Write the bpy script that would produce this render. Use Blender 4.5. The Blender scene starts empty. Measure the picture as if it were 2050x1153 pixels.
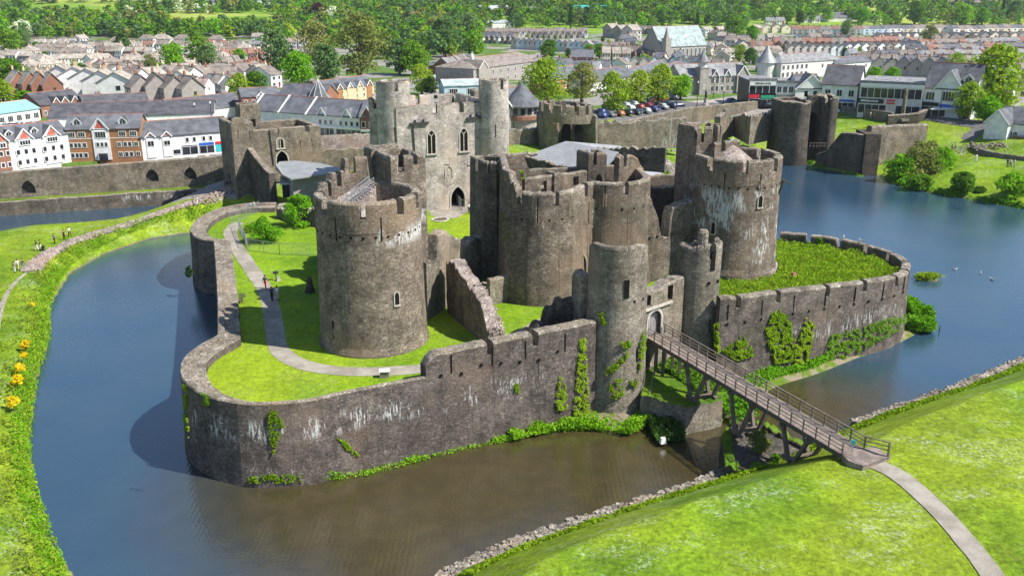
import bpy, bmesh, math, random
import numpy as np
from mathutils import Vector, Matrix
from mathutils.noise import noise as mnoise
R=random.Random(7)
PI=math.pi
sc=bpy.context.scene
COL=sc.collection
# ---------------------------------------------------------------- camera model (metres, water level z=0)
F=1807.;TH=math.radians(18.4);H=43.;CT,ST=math.cos(TH),math.sin(TH)
def ray(u,v):
    dx=(u-1025)/F;dy=(v-576.5)/F
    return dx,CT-dy*ST,-ST-dy*CT
def at(u,v,z=0.):
    d=ray(u,v);t=(z-H)/d[2];return (d[0]*t,d[1]*t)
def hz(x,y,v):
    t=(v-576.5)/F;return -y*(ST+t*CT)/(CT-t*ST)+H
def aty(u,v,y):
    d=ray(u,v);t=y/d[1];return (d[0]*t,y,H+d[2]*t)
def ats(pts,z=0.): return [at(u,v,z) for u,v in pts]
# ---------------------------------------------------------------- mesh builder
class M:
    def __init__(s): s.v=[];s.f=[];s.m=[]
    def add(s,vs,fs,mi=0):
        b=len(s.v);s.v+=[tuple(p) for p in vs]
        for f in fs: s.f.append([b+i for i in f]);s.m.append(mi)
    def box(s,c,d,rz=0,mi=0,top=1.0,rx=0,ry=0):
        x,y,z=d[0]/2,d[1]/2,d[2]/2;vs=[]
        m=Matrix.Rotation(rz,3,'Z')@Matrix.Rotation(ry,3,'Y')@Matrix.Rotation(rx,3,'X')
        for k,(a,b,e) in enumerate([(-x,-y,-z),(x,-y,-z),(x,y,-z),(-x,y,-z),(-x*top,-y*top,z),(x*top,-y*top,z),(x*top,y*top,z),(-x*top,y*top,z)]):
            p=m@Vector((a,b,e));vs.append((p.x+c[0],p.y+c[1],p.z+c[2]))
        s.add(vs,[(0,3,2,1),(4,5,6,7),(0,1,5,4),(1,2,6,5),(2,3,7,6),(3,0,4,7)],mi)
    def bar(s,a,b,w,h=None,mi=0):
        a=Vector(a);b=Vector(b);d=b-a;L=d.length
        if L<1e-5:return
        d/=L;up=Vector((0,0,1)) if abs(d.z)<.98 else Vector((1,0,0))
        r=d.cross(up).normalized();u=r.cross(d);h=h or w
        vs=[]
        for p in (a,b):
            for i,j in ((-1,-1),(1,-1),(1,1),(-1,1)): vs.append(p+r*(i*w/2)+u*(j*h/2))
        s.add(vs,[(0,1,2,3),(7,6,5,4),(0,4,5,1),(1,5,6,2),(2,6,7,3),(3,7,4,0)],mi)
    def prism(s,poly,z0,z1,mi=0,mt=None):
        n=len(poly);zf=z1 if callable(z1) else (lambda x,y:z1)
        s.add([(x,y,z0) for x,y in poly]+[(x,y,zf(x,y)) for x,y in poly],[(i,(i+1)%n,n+(i+1)%n,n+i) for i in range(n)]+[tuple(range(n-1,-1,-1))],mi)
        s.add([(x,y,zf(x,y)) for x,y in poly],[tuple(range(n))],mi if mt is None else mt)
    def lathe(s,c,prof,n=24,mi=0,a0=0,a1=2*PI):
        full=abs(a1-a0-2*PI)<1e-6;k=n if full else n+1;vs=[];fs=[]
        for r,z in prof:
            for i in range(k):
                a=a0+(a1-a0)*i/n;vs.append((c[0]+r*math.cos(a),c[1]+r*math.sin(a),z))
        for j in range(len(prof)-1):
            for i in range(n if full else n):
                i2=(i+1)%k;fs.append((j*k+i,j*k+i2,(j+1)*k+i2,(j+1)*k+i))
        s.add(vs,fs,mi)
    def tube(s,pts,rs,n=6,mi=0):
        vs=[];fs=[];pts=[Vector(p) for p in pts]
        if not hasattr(rs,'__len__'): rs=[rs]*len(pts)
        for i,p in enumerate(pts):
            d=(pts[min(i+1,len(pts)-1)]-pts[max(i-1,0)]).normalized()
            up=Vector((0,0,1)) if abs(d.z)<.9 else Vector((1,0,0))
            r=d.cross(up).normalized();u=r.cross(d)
            for k in range(n): vs.append(p+(r*math.cos(2*PI*k/n)+u*math.sin(2*PI*k/n))*rs[i])
        for i in range(len(pts)-1):
            for k in range(n): fs.append((i*n+k,i*n+(k+1)%n,(i+1)*n+(k+1)%n,(i+1)*n+k))
        fs.append(tuple(range(n-1,-1,-1)));fs.append(tuple((len(pts)-1)*n+k for k in range(n)))
        s.add(vs,fs,mi)
    def quad(s,*p,mi=0): s.add(p,[tuple(range(len(p)))],mi)
    def build(s,name,mats,parent=None,smooth=False,link=True):
        me=bpy.data.meshes.new(name)
        o=Vector((0,0,0))
        if parent is not None:
            q=parent
            while q is not None: o+=q.location;q=q.parent
        me.from_pydata([(p[0]-o.x,p[1]-o.y,p[2]-o.z) for p in s.v],[],s.f)
        if not isinstance(mats,(list,tuple)): mats=[mats]
        for m in mats: me.materials.append(m)
        me.polygons.foreach_set('material_index',[min(i,len(mats)-1) for i in s.m])
        if smooth: me.polygons.foreach_set('use_smooth',[True]*len(s.f))
        me.update();ob=bpy.data.objects.new(name,me)
        if link: COL.objects.link(ob)
        if parent is not None: ob.parent=parent
        return ob
def fixn(o):
    bm=bmesh.new();bm.from_mesh(o.data);bmesh.ops.recalc_face_normals(bm,faces=bm.faces);bm.to_mesh(o.data);bm.free();return o
def tag(o,label,cat,group=None):
    o['label']=label;o['category']=cat
    if group:o['group']=group
    return o
def thing(name,label,cat,loc=(0,0,0),group=None,rz=0):
    o=bpy.data.objects.new(name,None);COL.objects.link(o);o.location=loc;o.rotation_euler=(0,0,rz)
    o.empty_display_size=.3
    return tag(o,label,cat,group)
def single(m,name,mats,label,cat,loc,group=None,smooth=False):
    """one mesh thing with its origin at loc"""
    lx=Vector(loc);m.v=[(p[0]-lx.x,p[1]-lx.y,p[2]-lx.z) for p in m.v]
    o=m.build(name,mats,smooth=smooth);o.location=loc;return tag(o,label,cat,group)
def struct(o,kind='structure'): o['kind']=kind;return o
def dup(root,loc,rz=0,label=None,group=None,s=1.0):
    r=root.copy();COL.objects.link(r);r.location=loc;r.rotation_euler=(0,0,rz);r.scale=(s,s,s) if not hasattr(s,'__len__') else s
    if label:r['label']=label
    if group:r['group']=group
    for ch in list(root.children):
        c=ch.copy();COL.objects.link(c);c.parent=r
        for g in list(ch.children):
            d=g.copy();COL.objects.link(d);d.parent=c
    return r
ORD=['first','second','third','fourth','fifth','sixth','seventh','eighth','ninth','tenth','eleventh','twelfth','thirteenth','fourteenth','fifteenth','sixteenth','seventeenth','eighteenth','nineteenth','twentieth','twenty-first','twenty-second','twenty-third','twenty-fourth','twenty-fifth','twenty-sixth','twenty-seventh','twenty-eighth','twenty-ninth','thirtieth']
# ---------------------------------------------------------------- material nodes
class NT:
    def __init__(s,name):
        s.mat=bpy.data.materials.new(name);s.mat.use_nodes=True;s.t=s.mat.node_tree;s.t.nodes.clear()
        s.out=s.t.nodes.new('ShaderNodeOutputMaterial');s.geo=None
    def n(s,ty,**k):
        x=s.t.nodes.new(ty)
        for a,b in k.items(): setattr(x,a,b)
        return x
    def L(s,a,b): s.t.links.new(a,b)
    def setv(s,sock,v):
        if isinstance(v,bpy.types.NodeSocket): s.L(v,sock)
        elif v is not None: sock.default_value=v
    def pos(s):
        if not s.geo: s.geo=s.n('ShaderNodeNewGeometry')
        return s.geo.outputs['Position']
    def map(s,scale=(1,1,1),vec=None,loc=(0,0,0)):
        m=s.n('ShaderNodeMapping');s.L(vec or s.pos(),m.inputs[0]);m.inputs['Scale'].default_value=scale;m.inputs['Location'].default_value=loc;return m.outputs[0]
    def noise(s,scale,detail=3,vec=None,rough=.6,dist=0,col=False):
        x=s.n('ShaderNodeTexNoise');s.L(vec or s.pos(),x.inputs['Vector']);x.inputs['Scale'].default_value=scale;x.inputs['Detail'].default_value=detail;x.inputs['Roughness'].default_value=rough;x.inputs['Distortion'].default_value=dist
        return x.outputs['Color' if col else 'Fac']
    def vor(s,scale,vec=None,feat='F1',out='Color',rnd=1):
        x=s.n('ShaderNodeTexVoronoi',feature=feat);s.L(vec or s.pos(),x.inputs['Vector']);x.inputs['Scale'].default_value=scale;x.inputs['Randomness'].default_value=rnd
        return x.outputs[out]
    def ramp(s,fac,stops,interp='LINEAR'):
        x=s.n('ShaderNodeValToRGB');x.color_ramp.interpolation=interp;e=x.color_ramp.elements
        while len(e)<len(stops): e.new(.5)
        for i,(p,c) in enumerate(stops):
            e[i].position=p;e[i].color=(c[0],c[1],c[2],1) if hasattr(c,'__len__') else (c,c,c,1)
        s.setv(x.inputs[0],fac);return x.outputs[0]
    def mix(s,fac,a,b,mode='MIX'):
        x=s.n('ShaderNodeMix',data_type='RGBA',blend_type=mode);s.setv(x.inputs[0],fac)
        for i,q in ((6,a),(7,b)):
            if hasattr(q,'__len__') and not isinstance(q,bpy.types.NodeSocket): q=(q[0],q[1],q[2],1)
            s.setv(x.inputs[i],q)
        return x.outputs[2]
    def math(s,op,a,b=None,c=None,clamp=False):
        x=s.n('ShaderNodeMath',operation=op,use_clamp=clamp);s.setv(x.inputs[0],a);s.setv(x.inputs[1],b)
        if c is not None:s.setv(x.inputs[2],c)
        return x.outputs[0]
    def smooth(s,v,a,b):
        x=s.n('ShaderNodeMapRange',interpolation_type='SMOOTHSTEP');s.setv(x.inputs[0],v);x.inputs[1].default_value=a;x.inputs[2].default_value=b;return x.outputs[0]
    def sep(s,v=None):
        x=s.n('ShaderNodeSeparateXYZ');s.L(v or s.pos(),x.inputs[0]);return x.outputs
    def bump(s,h,strength=.5,dist=.1,nrm=None):
        x=s.n('ShaderNodeBump');s.setv(x.inputs['Height'],h);x.inputs['Strength'].default_value=strength;x.inputs['Distance'].default_value=dist
        if nrm:s.L(nrm,x.inputs['Normal'])
        return x.outputs[0]
    def bsdf(s,col,rough=.85,spec=.3,bump=None,metal=0,**k):
        x=s.n('ShaderNodeBsdfPrincipled')
        if hasattr(col,'__len__') and not isinstance(col,bpy.types.NodeSocket): col=(col[0],col[1],col[2],1)
        s.setv(x.inputs['Base Color'],col);s.setv(x.inputs['Roughness'],rough);x.inputs['Specular IOR Level'].default_value=spec;s.setv(x.inputs['Metallic'],metal)
        if bump: s.L(bump,x.inputs['Normal'])
        for a,b in k.items(): s.setv(x.inputs[a.replace('_',' ')],b)
        s.L(x.outputs[0],s.out.inputs[0]);return s.mat
def plain(name,c,rough=.7,spec=.3,metal=0,var=.15,sc_=1.5):
    t=NT(name);n=t.noise(sc_,4)
    c1=[max(0,q*(1-var)) for q in c];c2=[q*(1+var) for q in c]
    return t.bsdf(t.mix(t.smooth(n,.35,.65),c1,c2),rough,spec,None,metal)
def stone(name,base=(.2,.165,.13),dark=(.085,.07,.06),light=(.36,.31,.26),streak=None,moss=.3,cell=(3.2,3.2,7.6),white=(.72,.72,.7),stain=.5,bump=.9,lich=.25):
    """rubble masonry: courses of small stones, mortar, broad stains, optional lime runs in height bands"""
    t=NT(name)
    warp=t.mix(.12,t.pos(),t.noise(1.3,2,col=True),'ADD')
    mp=t.map(cell,warp)
    vc=t.vor(1,mp);e=t.vor(1,mp,'DISTANCE_TO_EDGE','Distance')
    bw=t.n('ShaderNodeRGBToBW');t.L(vc,bw.inputs[0]);cellv=bw.outputs[0]
    c=t.mix(t.smooth(cellv,.1,.6),tuple((p+q*2)/3 for p,q in zip(dark,base)),base)
    c=t.mix(t.math('MULTIPLY',t.smooth(cellv,.6,.95),.55),c,light)
    mortar=t.smooth(e,.0,.09)
    c=t.mix(mortar,tuple(q*.8 for q in base),c)
    fine=t.noise(6,4,rough=.8);mid=t.noise(1,4,vec=t.map((1.6,1.6,3.2)),rough=.75)
    c=t.mix(.75,c,t.ramp(fine,[(.3,.45),(.7,1.55)]),'MULTIPLY')
    c=t.mix(.8,c,t.ramp(mid,[(.3,.5),(.5,.95),(.72,1.5)]),'MULTIPLY')
    c=t.mix(.9,c,t.ramp(t.noise(.42,6,rough=.72,dist=.4),[(.32,.42),(.5,.92),(.68,1.45)]),'MULTIPLY')
    big=t.noise(.16,5,rough=.62)
    c=t.mix(t.math('MULTIPLY',t.smooth(big,.42,.66),stain),c,tuple(q*.8 for q in dark))
    c=t.mix(t.math('MULTIPLY',t.smooth(t.noise(.11,3,vec=t.map((1,1,1),loc=(31,7,3))),.52,.7),.5),c,(base[0]*1.35,base[1]*1.15,base[2]*.98))
    run=t.noise(1,5,vec=t.map((.9,.9,.07)),rough=.7)
    c=t.mix(t.math('MULTIPLY',t.smooth(run,.5,.68),.55*stain+.15),c,tuple(q*.55 for q in dark))
    if lich: c=t.mix(t.math('MULTIPLY',t.smooth(t.noise(1.7,5,vec=t.map((1,1,.8),loc=(5,5,5)),rough=.75),.56,.66),lich),c,tuple(min(.6,q*1.5) for q in light))
    z=t.sep()[2]
    if streak:
        for (z0,z1,amt,sx) in streak:
            s1=t.noise(1,5,vec=t.map((4.2,4.2,.75),loc=(z0,0,0)),rough=.8)
            cl=t.noise(.45,3,vec=t.map((1,1,.6),loc=(9,z0,0)))
            band=t.math('MULTIPLY',t.smooth(z,z0-.5,z0+.6),t.math('SUBTRACT',1,t.smooth(z,z1-.6,z1+.5)))
            k=t.math('MULTIPLY',t.smooth(s1,.565-amt*.06,.62-amt*.06),t.math('MULTIPLY',band,t.smooth(cl,.47,.54)))
            if sx:
                xx=t.sep()[0];k=t.math('MULTIPLY',k,t.math('MULTIPLY',t.smooth(xx,sx[0]-1,sx[0]+1),t.math('SUBTRACT',1,t.smooth(xx,sx[1]-1,sx[1]+1))))
            c=t.mix(t.math('MULTIPLY',k,.92),c,white)
    if moss:
        mo=t.math('MULTIPLY',t.smooth(t.noise(.5,5,vec=t.map((1,1,.4),loc=(3,8,1)),rough=.7),.6,.72),moss)
        c=t.mix(mo,c,(.10,.13,.03))
    hgt=t.math('ADD',t.math('MULTIPLY',mortar,.5),t.math('ADD',t.math('MULTIPLY',fine,.8),t.math('MULTIPLY',cellv,.5)))
    return t.bsdf(c,.95,.1,t.bump(hgt,bump,.16))
def grass(name,a=(.20,.32,.010),b=(.12,.225,.009),yel=(.31,.37,.018),daisy=.3,rough=0.5):
    t=NT(name)
    n1=t.noise(.13,5,rough=.65);n2=t.noise(2.2,5,rough=.75);n3=t.noise(.035,3)
    c=t.mix(t.smooth(n1,.35,.65),b,a);c=t.mix(t.math('MULTIPLY',t.smooth(n3,.45,.65),.45),c,yel)
    c=t.mix(.85,c,t.ramp(n2,[(.28,.45),(.72,1.5)]),'MULTIPLY')
    dry=t.smooth(t.noise(.6,4,vec=t.map((1,1,1),loc=(4,9,2))),.6,.72);c=t.mix(t.math('MULTIPLY',dry,.3),c,(.28,.27,.1))
    if daisy:
        d=t.math('MULTIPLY',t.smooth(t.noise(6,2,rough=.8),.58,.66),t.smooth(t.noise(.16,3,vec=t.map((1,1,1),loc=(40,3,0))),.5,.62))
        c=t.mix(t.math('MULTIPLY',d,daisy),c,(.55,.62,.5))
    return t.bsdf(c,.9,.15,t.bump(n2,.7,.25))
def leaf(name,cols,trans=.35):
    """foliage: hue varies from tree to tree and patch to patch"""
    t=NT(name);oi=t.n('ShaderNodeObjectInfo')
    n=t.noise(.28,2,vec=t.pos());n2=t.noise(1.6,3)
    f=t.math('ADD',t.math('MULTIPLY',oi.outputs['Random'],.5),t.math('MULTIPLY',n,.55))
    st=[(i/(len(cols)-1)*.7+.12,c) for i,c in enumerate(cols)]
    c=t.ramp(f,st);c=t.mix(.7,c,t.ramp(n2,[(.3,.55),(.7,1.35)]),'MULTIPLY')
    d=t.n('ShaderNodeBsdfDiffuse');t.L(c,d.inputs[0]);tr=t.n('ShaderNodeBsdfTranslucent');t.L(t.mix(1,c,(1.2,1.25,.5),'MULTIPLY'),tr.inputs[0])
    mx=t.n('ShaderNodeMixShader');mx.inputs[0].default_value=trans;t.L(d.outputs[0],mx.inputs[1]);t.L(tr.outputs[0],mx.inputs[2]);t.L(mx.outputs[0],t.out.inputs[0]);return t.mat
def roofm(name,c,var=.25,rowz=4.0):
    t=NT(name);oi=t.n('ShaderNodeObjectInfo')
    n=t.noise(.5,4);n2=t.noise(5,3,rough=.7)
    w=t.math('FRACT',t.math('MULTIPLY',t.sep()[2],rowz))
    k=t.mix(t.smooth(n,.35,.65),[q*(1-var) for q in c],[q*(1+var) for q in c])
    k=t.mix(.6,k,t.ramp(n2,[(.3,.6),(.7,1.35)]),'MULTIPLY')
    k=t.mix(.3,k,t.ramp(oi.outputs['Random'],[(0,.6),(1,1.5)]),'MULTIPLY')
    k=t.mix(t.math('MULTIPLY',t.smooth(w,.82,.95),.35),k,[q*.5 for q in c])
    return t.bsdf(k,.8,.25,t.bump(w,.3,.03))
MT={}
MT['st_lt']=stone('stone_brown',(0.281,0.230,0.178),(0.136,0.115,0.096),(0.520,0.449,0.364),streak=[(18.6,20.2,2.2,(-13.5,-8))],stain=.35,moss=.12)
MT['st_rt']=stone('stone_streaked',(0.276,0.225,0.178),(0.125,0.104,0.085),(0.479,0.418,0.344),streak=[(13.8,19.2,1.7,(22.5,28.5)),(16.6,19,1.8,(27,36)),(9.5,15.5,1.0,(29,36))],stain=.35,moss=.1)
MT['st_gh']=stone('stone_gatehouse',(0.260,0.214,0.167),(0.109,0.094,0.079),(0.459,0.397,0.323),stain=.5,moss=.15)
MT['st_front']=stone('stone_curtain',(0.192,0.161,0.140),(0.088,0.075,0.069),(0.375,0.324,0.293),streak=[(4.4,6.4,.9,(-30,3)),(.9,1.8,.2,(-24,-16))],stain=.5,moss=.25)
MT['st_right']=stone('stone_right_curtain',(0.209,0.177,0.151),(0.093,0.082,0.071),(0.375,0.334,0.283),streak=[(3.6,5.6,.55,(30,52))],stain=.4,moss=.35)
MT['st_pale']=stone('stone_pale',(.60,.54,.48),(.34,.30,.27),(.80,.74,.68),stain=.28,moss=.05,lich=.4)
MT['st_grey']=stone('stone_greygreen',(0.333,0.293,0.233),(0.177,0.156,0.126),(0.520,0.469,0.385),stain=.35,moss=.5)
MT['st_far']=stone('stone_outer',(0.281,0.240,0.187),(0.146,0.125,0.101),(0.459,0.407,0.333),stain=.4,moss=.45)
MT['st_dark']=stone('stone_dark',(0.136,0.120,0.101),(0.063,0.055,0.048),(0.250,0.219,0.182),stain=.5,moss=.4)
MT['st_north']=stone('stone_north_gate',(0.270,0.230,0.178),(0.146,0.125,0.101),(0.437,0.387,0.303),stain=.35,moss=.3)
MT['cope']=stone('stone_coping_sunlit',(0.302,0.261,0.207),(0.177,0.152,0.121),(0.520,0.480,0.405),stain=.2,moss=.35,cell=(2.5,2.5,2.5),lich=.5)  # same wall stone, coloured lighter to paint sunlit tops, plus lichen and moss
MT['pinkstone']=stone('stone_pink_rubble',(.42,.35,.31),(.25,.2,.17),(.66,.58,.54),stain=.1,moss=.05,cell=(3,3,3))
MT['rubble']=stone('rubble_bank',(.33,.29,.24),(.15,.13,.11),(.58,.53,.47),stain=.15,moss=.25,cell=(2.2,2.2,2.2))
MT['dark']=plain('opening_dark',(.012,.01,.009),.9,.1)  # near-black colour standing in for shade inside openings; shoes use it too
MT['dress']=plain('dressed_stone',(.42,.39,.34),.8,.2,var=.25,sc_=4)
MT['grass']=grass('lawn_grass',daisy=.4)
MT['grass2']=grass('rough_grass',(.12,.21,.012),(.06,.13,.01),(.2,.25,.02),daisy=.0)
def pathm():
    t=NT('gravel_path');n=t.noise(9,4,rough=.8);b=t.noise(.5,4)
    c=t.mix(t.smooth(b,.35,.65),(.25,.225,.185),(.36,.33,.28));c=t.mix(.6,c,t.ramp(n,[(.3,.6),(.7,1.3)]),'MULTIPLY')
    return t.bsdf(c,.95,.1,t.bump(n,.5,.05))
MT['path']=pathm()
MT['asphalt']=plain('asphalt',(.13,.125,.125),.9,.2,var=.2,sc_=.6)
MT['paving']=plain('pale_paving',(.36,.32,.29),.9,.2,var=.15,sc_=.5)
MT['line']=plain('road_paint',(.7,.7,.68),.8,.2)
def woodm(name,c):
    t=NT(name);n=t.noise(1,5,vec=t.map((8,8,8)),rough=.7);b=t.noise(1.2,3)
    k=t.mix(t.smooth(b,.3,.7),[q*.7 for q in c],[q*1.2 for q in c]);k=t.mix(.7,k,t.ramp(n,[(.3,.55),(.7,1.4)]),'MULTIPLY')
    return t.bsdf(k,.85,.2,t.bump(n,.4,.03))
MT['wood']=woodm('weathered_timber',(.17,.138,.115));MT['wood_d']=woodm('old_timber',(.12,.10,.08))
MT['deck']=woodm('deck_boards',(.23,.19,.165));MT['door']=woodm('grey_door_boards',(.36,.34,.34))
MT['steel']=plain('galvanised_steel',(.42,.43,.44),.45,.5,.6)
MT['dsteel']=plain('dark_metal',(.04,.04,.045),.5,.5)
MT['zinc']=plain('grey_sheet_roof',(.27,.28,.28),.5,.4,.1,var=.1,sc_=.4)
MT['zinc2']=plain('pale_sheet_roof',(.42,.44,.47),.5,.4,.1,var=.08,sc_=.4)
MT['hallroof']=roofm('hall_roof',(.27,.28,.29),.08,3)
MT['glass']=plain('window_glass',(.03,.035,.045),.12,.8,var=.3,sc_=.4)
MT['leaf']=leaf('leaf_green',[(0.0543, 0.1318, 0.0186), (0.1085, 0.2325, 0.0217), (0.186, 0.341, 0.0279)])
MT['leafy']=leaf('leaf_yellow_green',[(0.186, 0.2945, 0.031), (0.2635, 0.3875, 0.031), (0.3565, 0.4495, 0.0465)])
MT['leafb']=leaf('leaf_bright_green',[(0.1162, 0.2945, 0.0155), (0.1705, 0.3875, 0.0186), (0.248, 0.465, 0.0232)])
MT['leafo']=leaf('leaf_olive',[(0.155, 0.1938, 0.0543), (0.2325, 0.2635, 0.0775), (0.2945, 0.31, 0.093)])
MT['leafg']=leaf('leaf_blue_green',[(0.0775, 0.155, 0.0465), (0.1318, 0.2325, 0.0775), (0.2015, 0.31, 0.1162)])
MT['leafd']=leaf('leaf_dark',[(0.031, 0.0775, 0.0186), (0.0543, 0.1162, 0.0232), (0.0775, 0.155, 0.031)])
MT['leafp']=leaf('leaf_copper',[(0.0697, 0.0232, 0.031), (0.093, 0.031, 0.0388), (0.124, 0.0465, 0.0465)])
MT['leafw']=leaf('leaf_blossom',[(0.465, 0.5115, 0.372), (0.6975, 0.744, 0.589), (0.8525, 0.899, 0.744)])
MT['ivy']=leaf('leaf_ivy',[(.10,.19,.012),(.18,.29,.014),(.26,.37,.025)],.3)
MT['gorse']=leaf('gorse_flower',[(.68,.48,.012),(.82,.62,.015),(.88,.7,.03)],.3)
MT['reed']=leaf('reed_green',[(.17,.28,.014),(.23,.35,.018),(.32,.42,.04)],.35)
MT['bark']=plain('bark',(.12,.09,.065),.95,.1,var=.3,sc_=3)
WALLC={'white':(.78,.77,.74),'cream':(.66,.58,.44),'pinkw':(.58,.51,.46),'grey':(.33,.30,.27),'brick':(.27,.13,.09),'red':(.45,.08,.07),'orange':(.36,.18,.085),'buff':(.6,.46,.3),'blue':(.5,.62,.68),'pale':(.62,.6,.56)}
for k,c in WALLC.items(): MT['w_'+k]=plain('wall_'+k,c,.85,.2,var=.1,sc_=.8)
ROOFC={'brown':(.215,.185,.16),'tan':(.33,.295,.25),'slate':(.12,.125,.14),'grey':(.22,.22,.225),'redt':(.25,.135,.10),'pinkt':(.33,.25,.22),'green':(.33,.40,.40),'dslate':(.085,.085,.095)}
for k,c in ROOFC.items(): MT['r_'+k]=roofm('roof_'+k,c)
MT['trim']=plain('white_trim',(.78,.78,.76),.6,.3,var=.05)
MT['ridge']=plain('red_ridge_tile',(.5,.19,.11),.8,.2)
MT['redp']=plain('red_panel',(.55,.14,.10),.8,.2)
MT['skin']=plain('skin',(.5,.3,.22),.6,.3,var=.05)
# ---------------------------------------------------------------- masonry walls swept along a plan line
def arc(cx,cy,r,a0,a1,n=24): return [(cx+r*math.cos(math.radians(a0+(a1-a0)*i/n)),cy+r*math.sin(math.radians(a0+(a1-a0)*i/n))) for i in range(n+1)]
def polylen(p): return sum(math.dist(p[i],p[i+1]) for i in range(len(p)-1))
def smoothp(pts,n=8,closed=False):
    """Catmull-Rom through plan points"""
    out=[];k=len(pts)
    for i in range(k-1 if not closed else k):
        g=lambda j: Vector(pts[j%k]) if closed else Vector(pts[max(0,min(k-1,j))])
        a,b,c,d=g(i-1),g(i),g(i+1),g(i+2)
        for q in range(n):
            t=q/n;out.append(tuple(.5*((2*b)+(c-a)*t+(2*a-5*b+4*c-d)*t*t+(3*b-a-3*c+d)*t**3)))
    if not closed: out.append(tuple(pts[-1]))
    return out
def wall(m,path,thick,z0,top,side=1,gaps=(),zgap=1.6,batter=.0,zi=None,res=.5,cap=.25,jag=0,mi=0,mc=1,closed=False,rows=1,ragged=False):
    """path: outer face line; side=+1 puts the body to the left of travel. top: number or f(s,x,y). gaps: (s0,s1[,z]) notches"""
    jag=jag or .05
    P=[Vector((p[0],p[1])) for p in path]
    if closed and (P[0]-P[-1]).length<1e-3: P=P[:-1]
    n=len(P);seg=[];tot=0
    N=n if closed else n-1
    S=[0]
    for i in range(N): S.append(S[-1]+(P[(i+1)%n]-P[i]).length)
    L=S[-1]
    nrm=[]
    for i in range(N):
        d=(P[(i+1)%n]-P[i]).normalized();nrm.append(Vector((-d.y,d.x))*side)
    vn=[]
    for i in range(N+1):
        if closed: a,b=nrm[(i-1)%N],nrm[i%N]
        else: a,b=nrm[max(0,i-1)],nrm[min(N-1,i)]
        q=(a+b);q=q.normalized() if q.length>1e-6 else a;c=max(.4,q.dot(b));vn.append(q/c)
    ss=[]
    for i in range(N):
        k=max(1,int(math.ceil((S[i+1]-S[i])/res)))
        for j in range(k): ss.append(S[i]+(S[i+1]-S[i])*j/k)
    ss.append(L)
    ev=[]
    for g in gaps:
        for q in g[:2]: ev+= [q-.004,q+.004]
    ss=sorted(set([round(q,4) for q in ss]+[round(q,4) for q in ev if 0<q<L]))
    cols=[];rj=random.Random(int(L*100)+int(abs(path[0][0])*10))
    import bisect
    jv={}
    for s in ss:
        i=min(N-1,max(0,bisect.bisect_right(S,s)-1));t=(s-S[i])/max(1e-9,S[i+1]-S[i])
        a=P[i];b=P[(i+1)%n];p=a.lerp(b,t);nn=vn[i].lerp(vn[i+1],t)
        z=top(s,p.x,p.y) if callable(top) else top
        if jag:
            key=int(s/.45)
            if key not in jv: jv[key]=rj.uniform(-1,1)*jag
            z+=jv[key]+mnoise((p.x*.6,p.y*.6,3))*jag
        c=cap
        for g in gaps:
            if g[0]<=s<=g[1]: z=(g[2] if len(g)>2 else z-zgap);c=.03
        zb=z0(s,p.x,p.y) if callable(z0) else z0
        zin=zb if zi is None else (zi(s,p.x,p.y) if callable(zi) else zi)
        w=thick
        wb=mnoise((p.x*.35,p.y*.35,7.7))*.12
        pr=[(-batter,zb)]
        for r in range(1,rows): 
            f=r/rows;pr.append((-batter*(1-f)**2+mnoise((p.x*.5,p.y*.5,zb+f*9))*.1,zb+(z-c-zb)*f))
        e=mnoise((p.x*.9,p.y*.9,z*.5))*.05
        pr+=[(e*.5,z-c),(w*.1,z-c*.35+e),(w*.3,z-.05+e),(w*.7,z-.05-e),(w*.9,z-c*.35),(w,z-c),(w,min(zin,z-c-.01))]
        cols.append([(p.x+nn.x*o,p.y+nn.y*o,zz) for o,zz in pr])
    k=len(cols[0]);C=len(cols);vs=[q for c in cols for q in c];fs=[];fc=[];f2=[]
    capr=range(rows,rows+4)
    for i in range(C if closed else C-1):
        i2=(i+1)%C
        for j in range(k-1):
            q=(i*k+j,i2*k+j,i2*k+j+1,i*k+j+1)
            if side<0:q=q[::-1]
            (fc if j in capr else fs).append(q)
        q=(i*k+k-1,i2*k+k-1,i2*k,i*k);f2.append(q)
    if not closed:
        f2.append(tuple(range(k)));f2.append(tuple((C-1)*k+j for j in range(k-1,-1,-1)))
    b=len(m.v);m.v+=vs
    for lst,q in ((fs,mi),(fc,mc),(f2,mi)):
        for f in lst: m.f.append([b+x for x in f]);m.m.append(q)
    return L
def every(L,gap,pitch,start=None,z=None):
    o=[];s=pitch-gap if start is None else start
    while s+gap<L: o.append((s,s+gap) if z is None else (s,s+gap,z));s+=pitch
    return o
def archpoly(w,h,n=7,pointed=True):
    """opening outline in (x,z): straight jambs then a two-centred head"""
    pts=[(-w/2,0)];hs=h-w*.8 if pointed else h-w/2
    if pointed:
        r=w*1.0
        for i in range(n+1):
            a=i/n*math.acos(.5);pts.append((w/2-r*math.cos(a),hs+r*math.sin(a)*.92))
        L=pts[1:];pts+=[(-x,z) for x,z in L[-2::-1]]
    else:
        for i in range(n*2+1):
            a=PI-PI*i/(2*n);pts.append((w/2*math.cos(a),hs+w/2*math.sin(a)))
    pts.append((w/2,0));return pts
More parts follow.
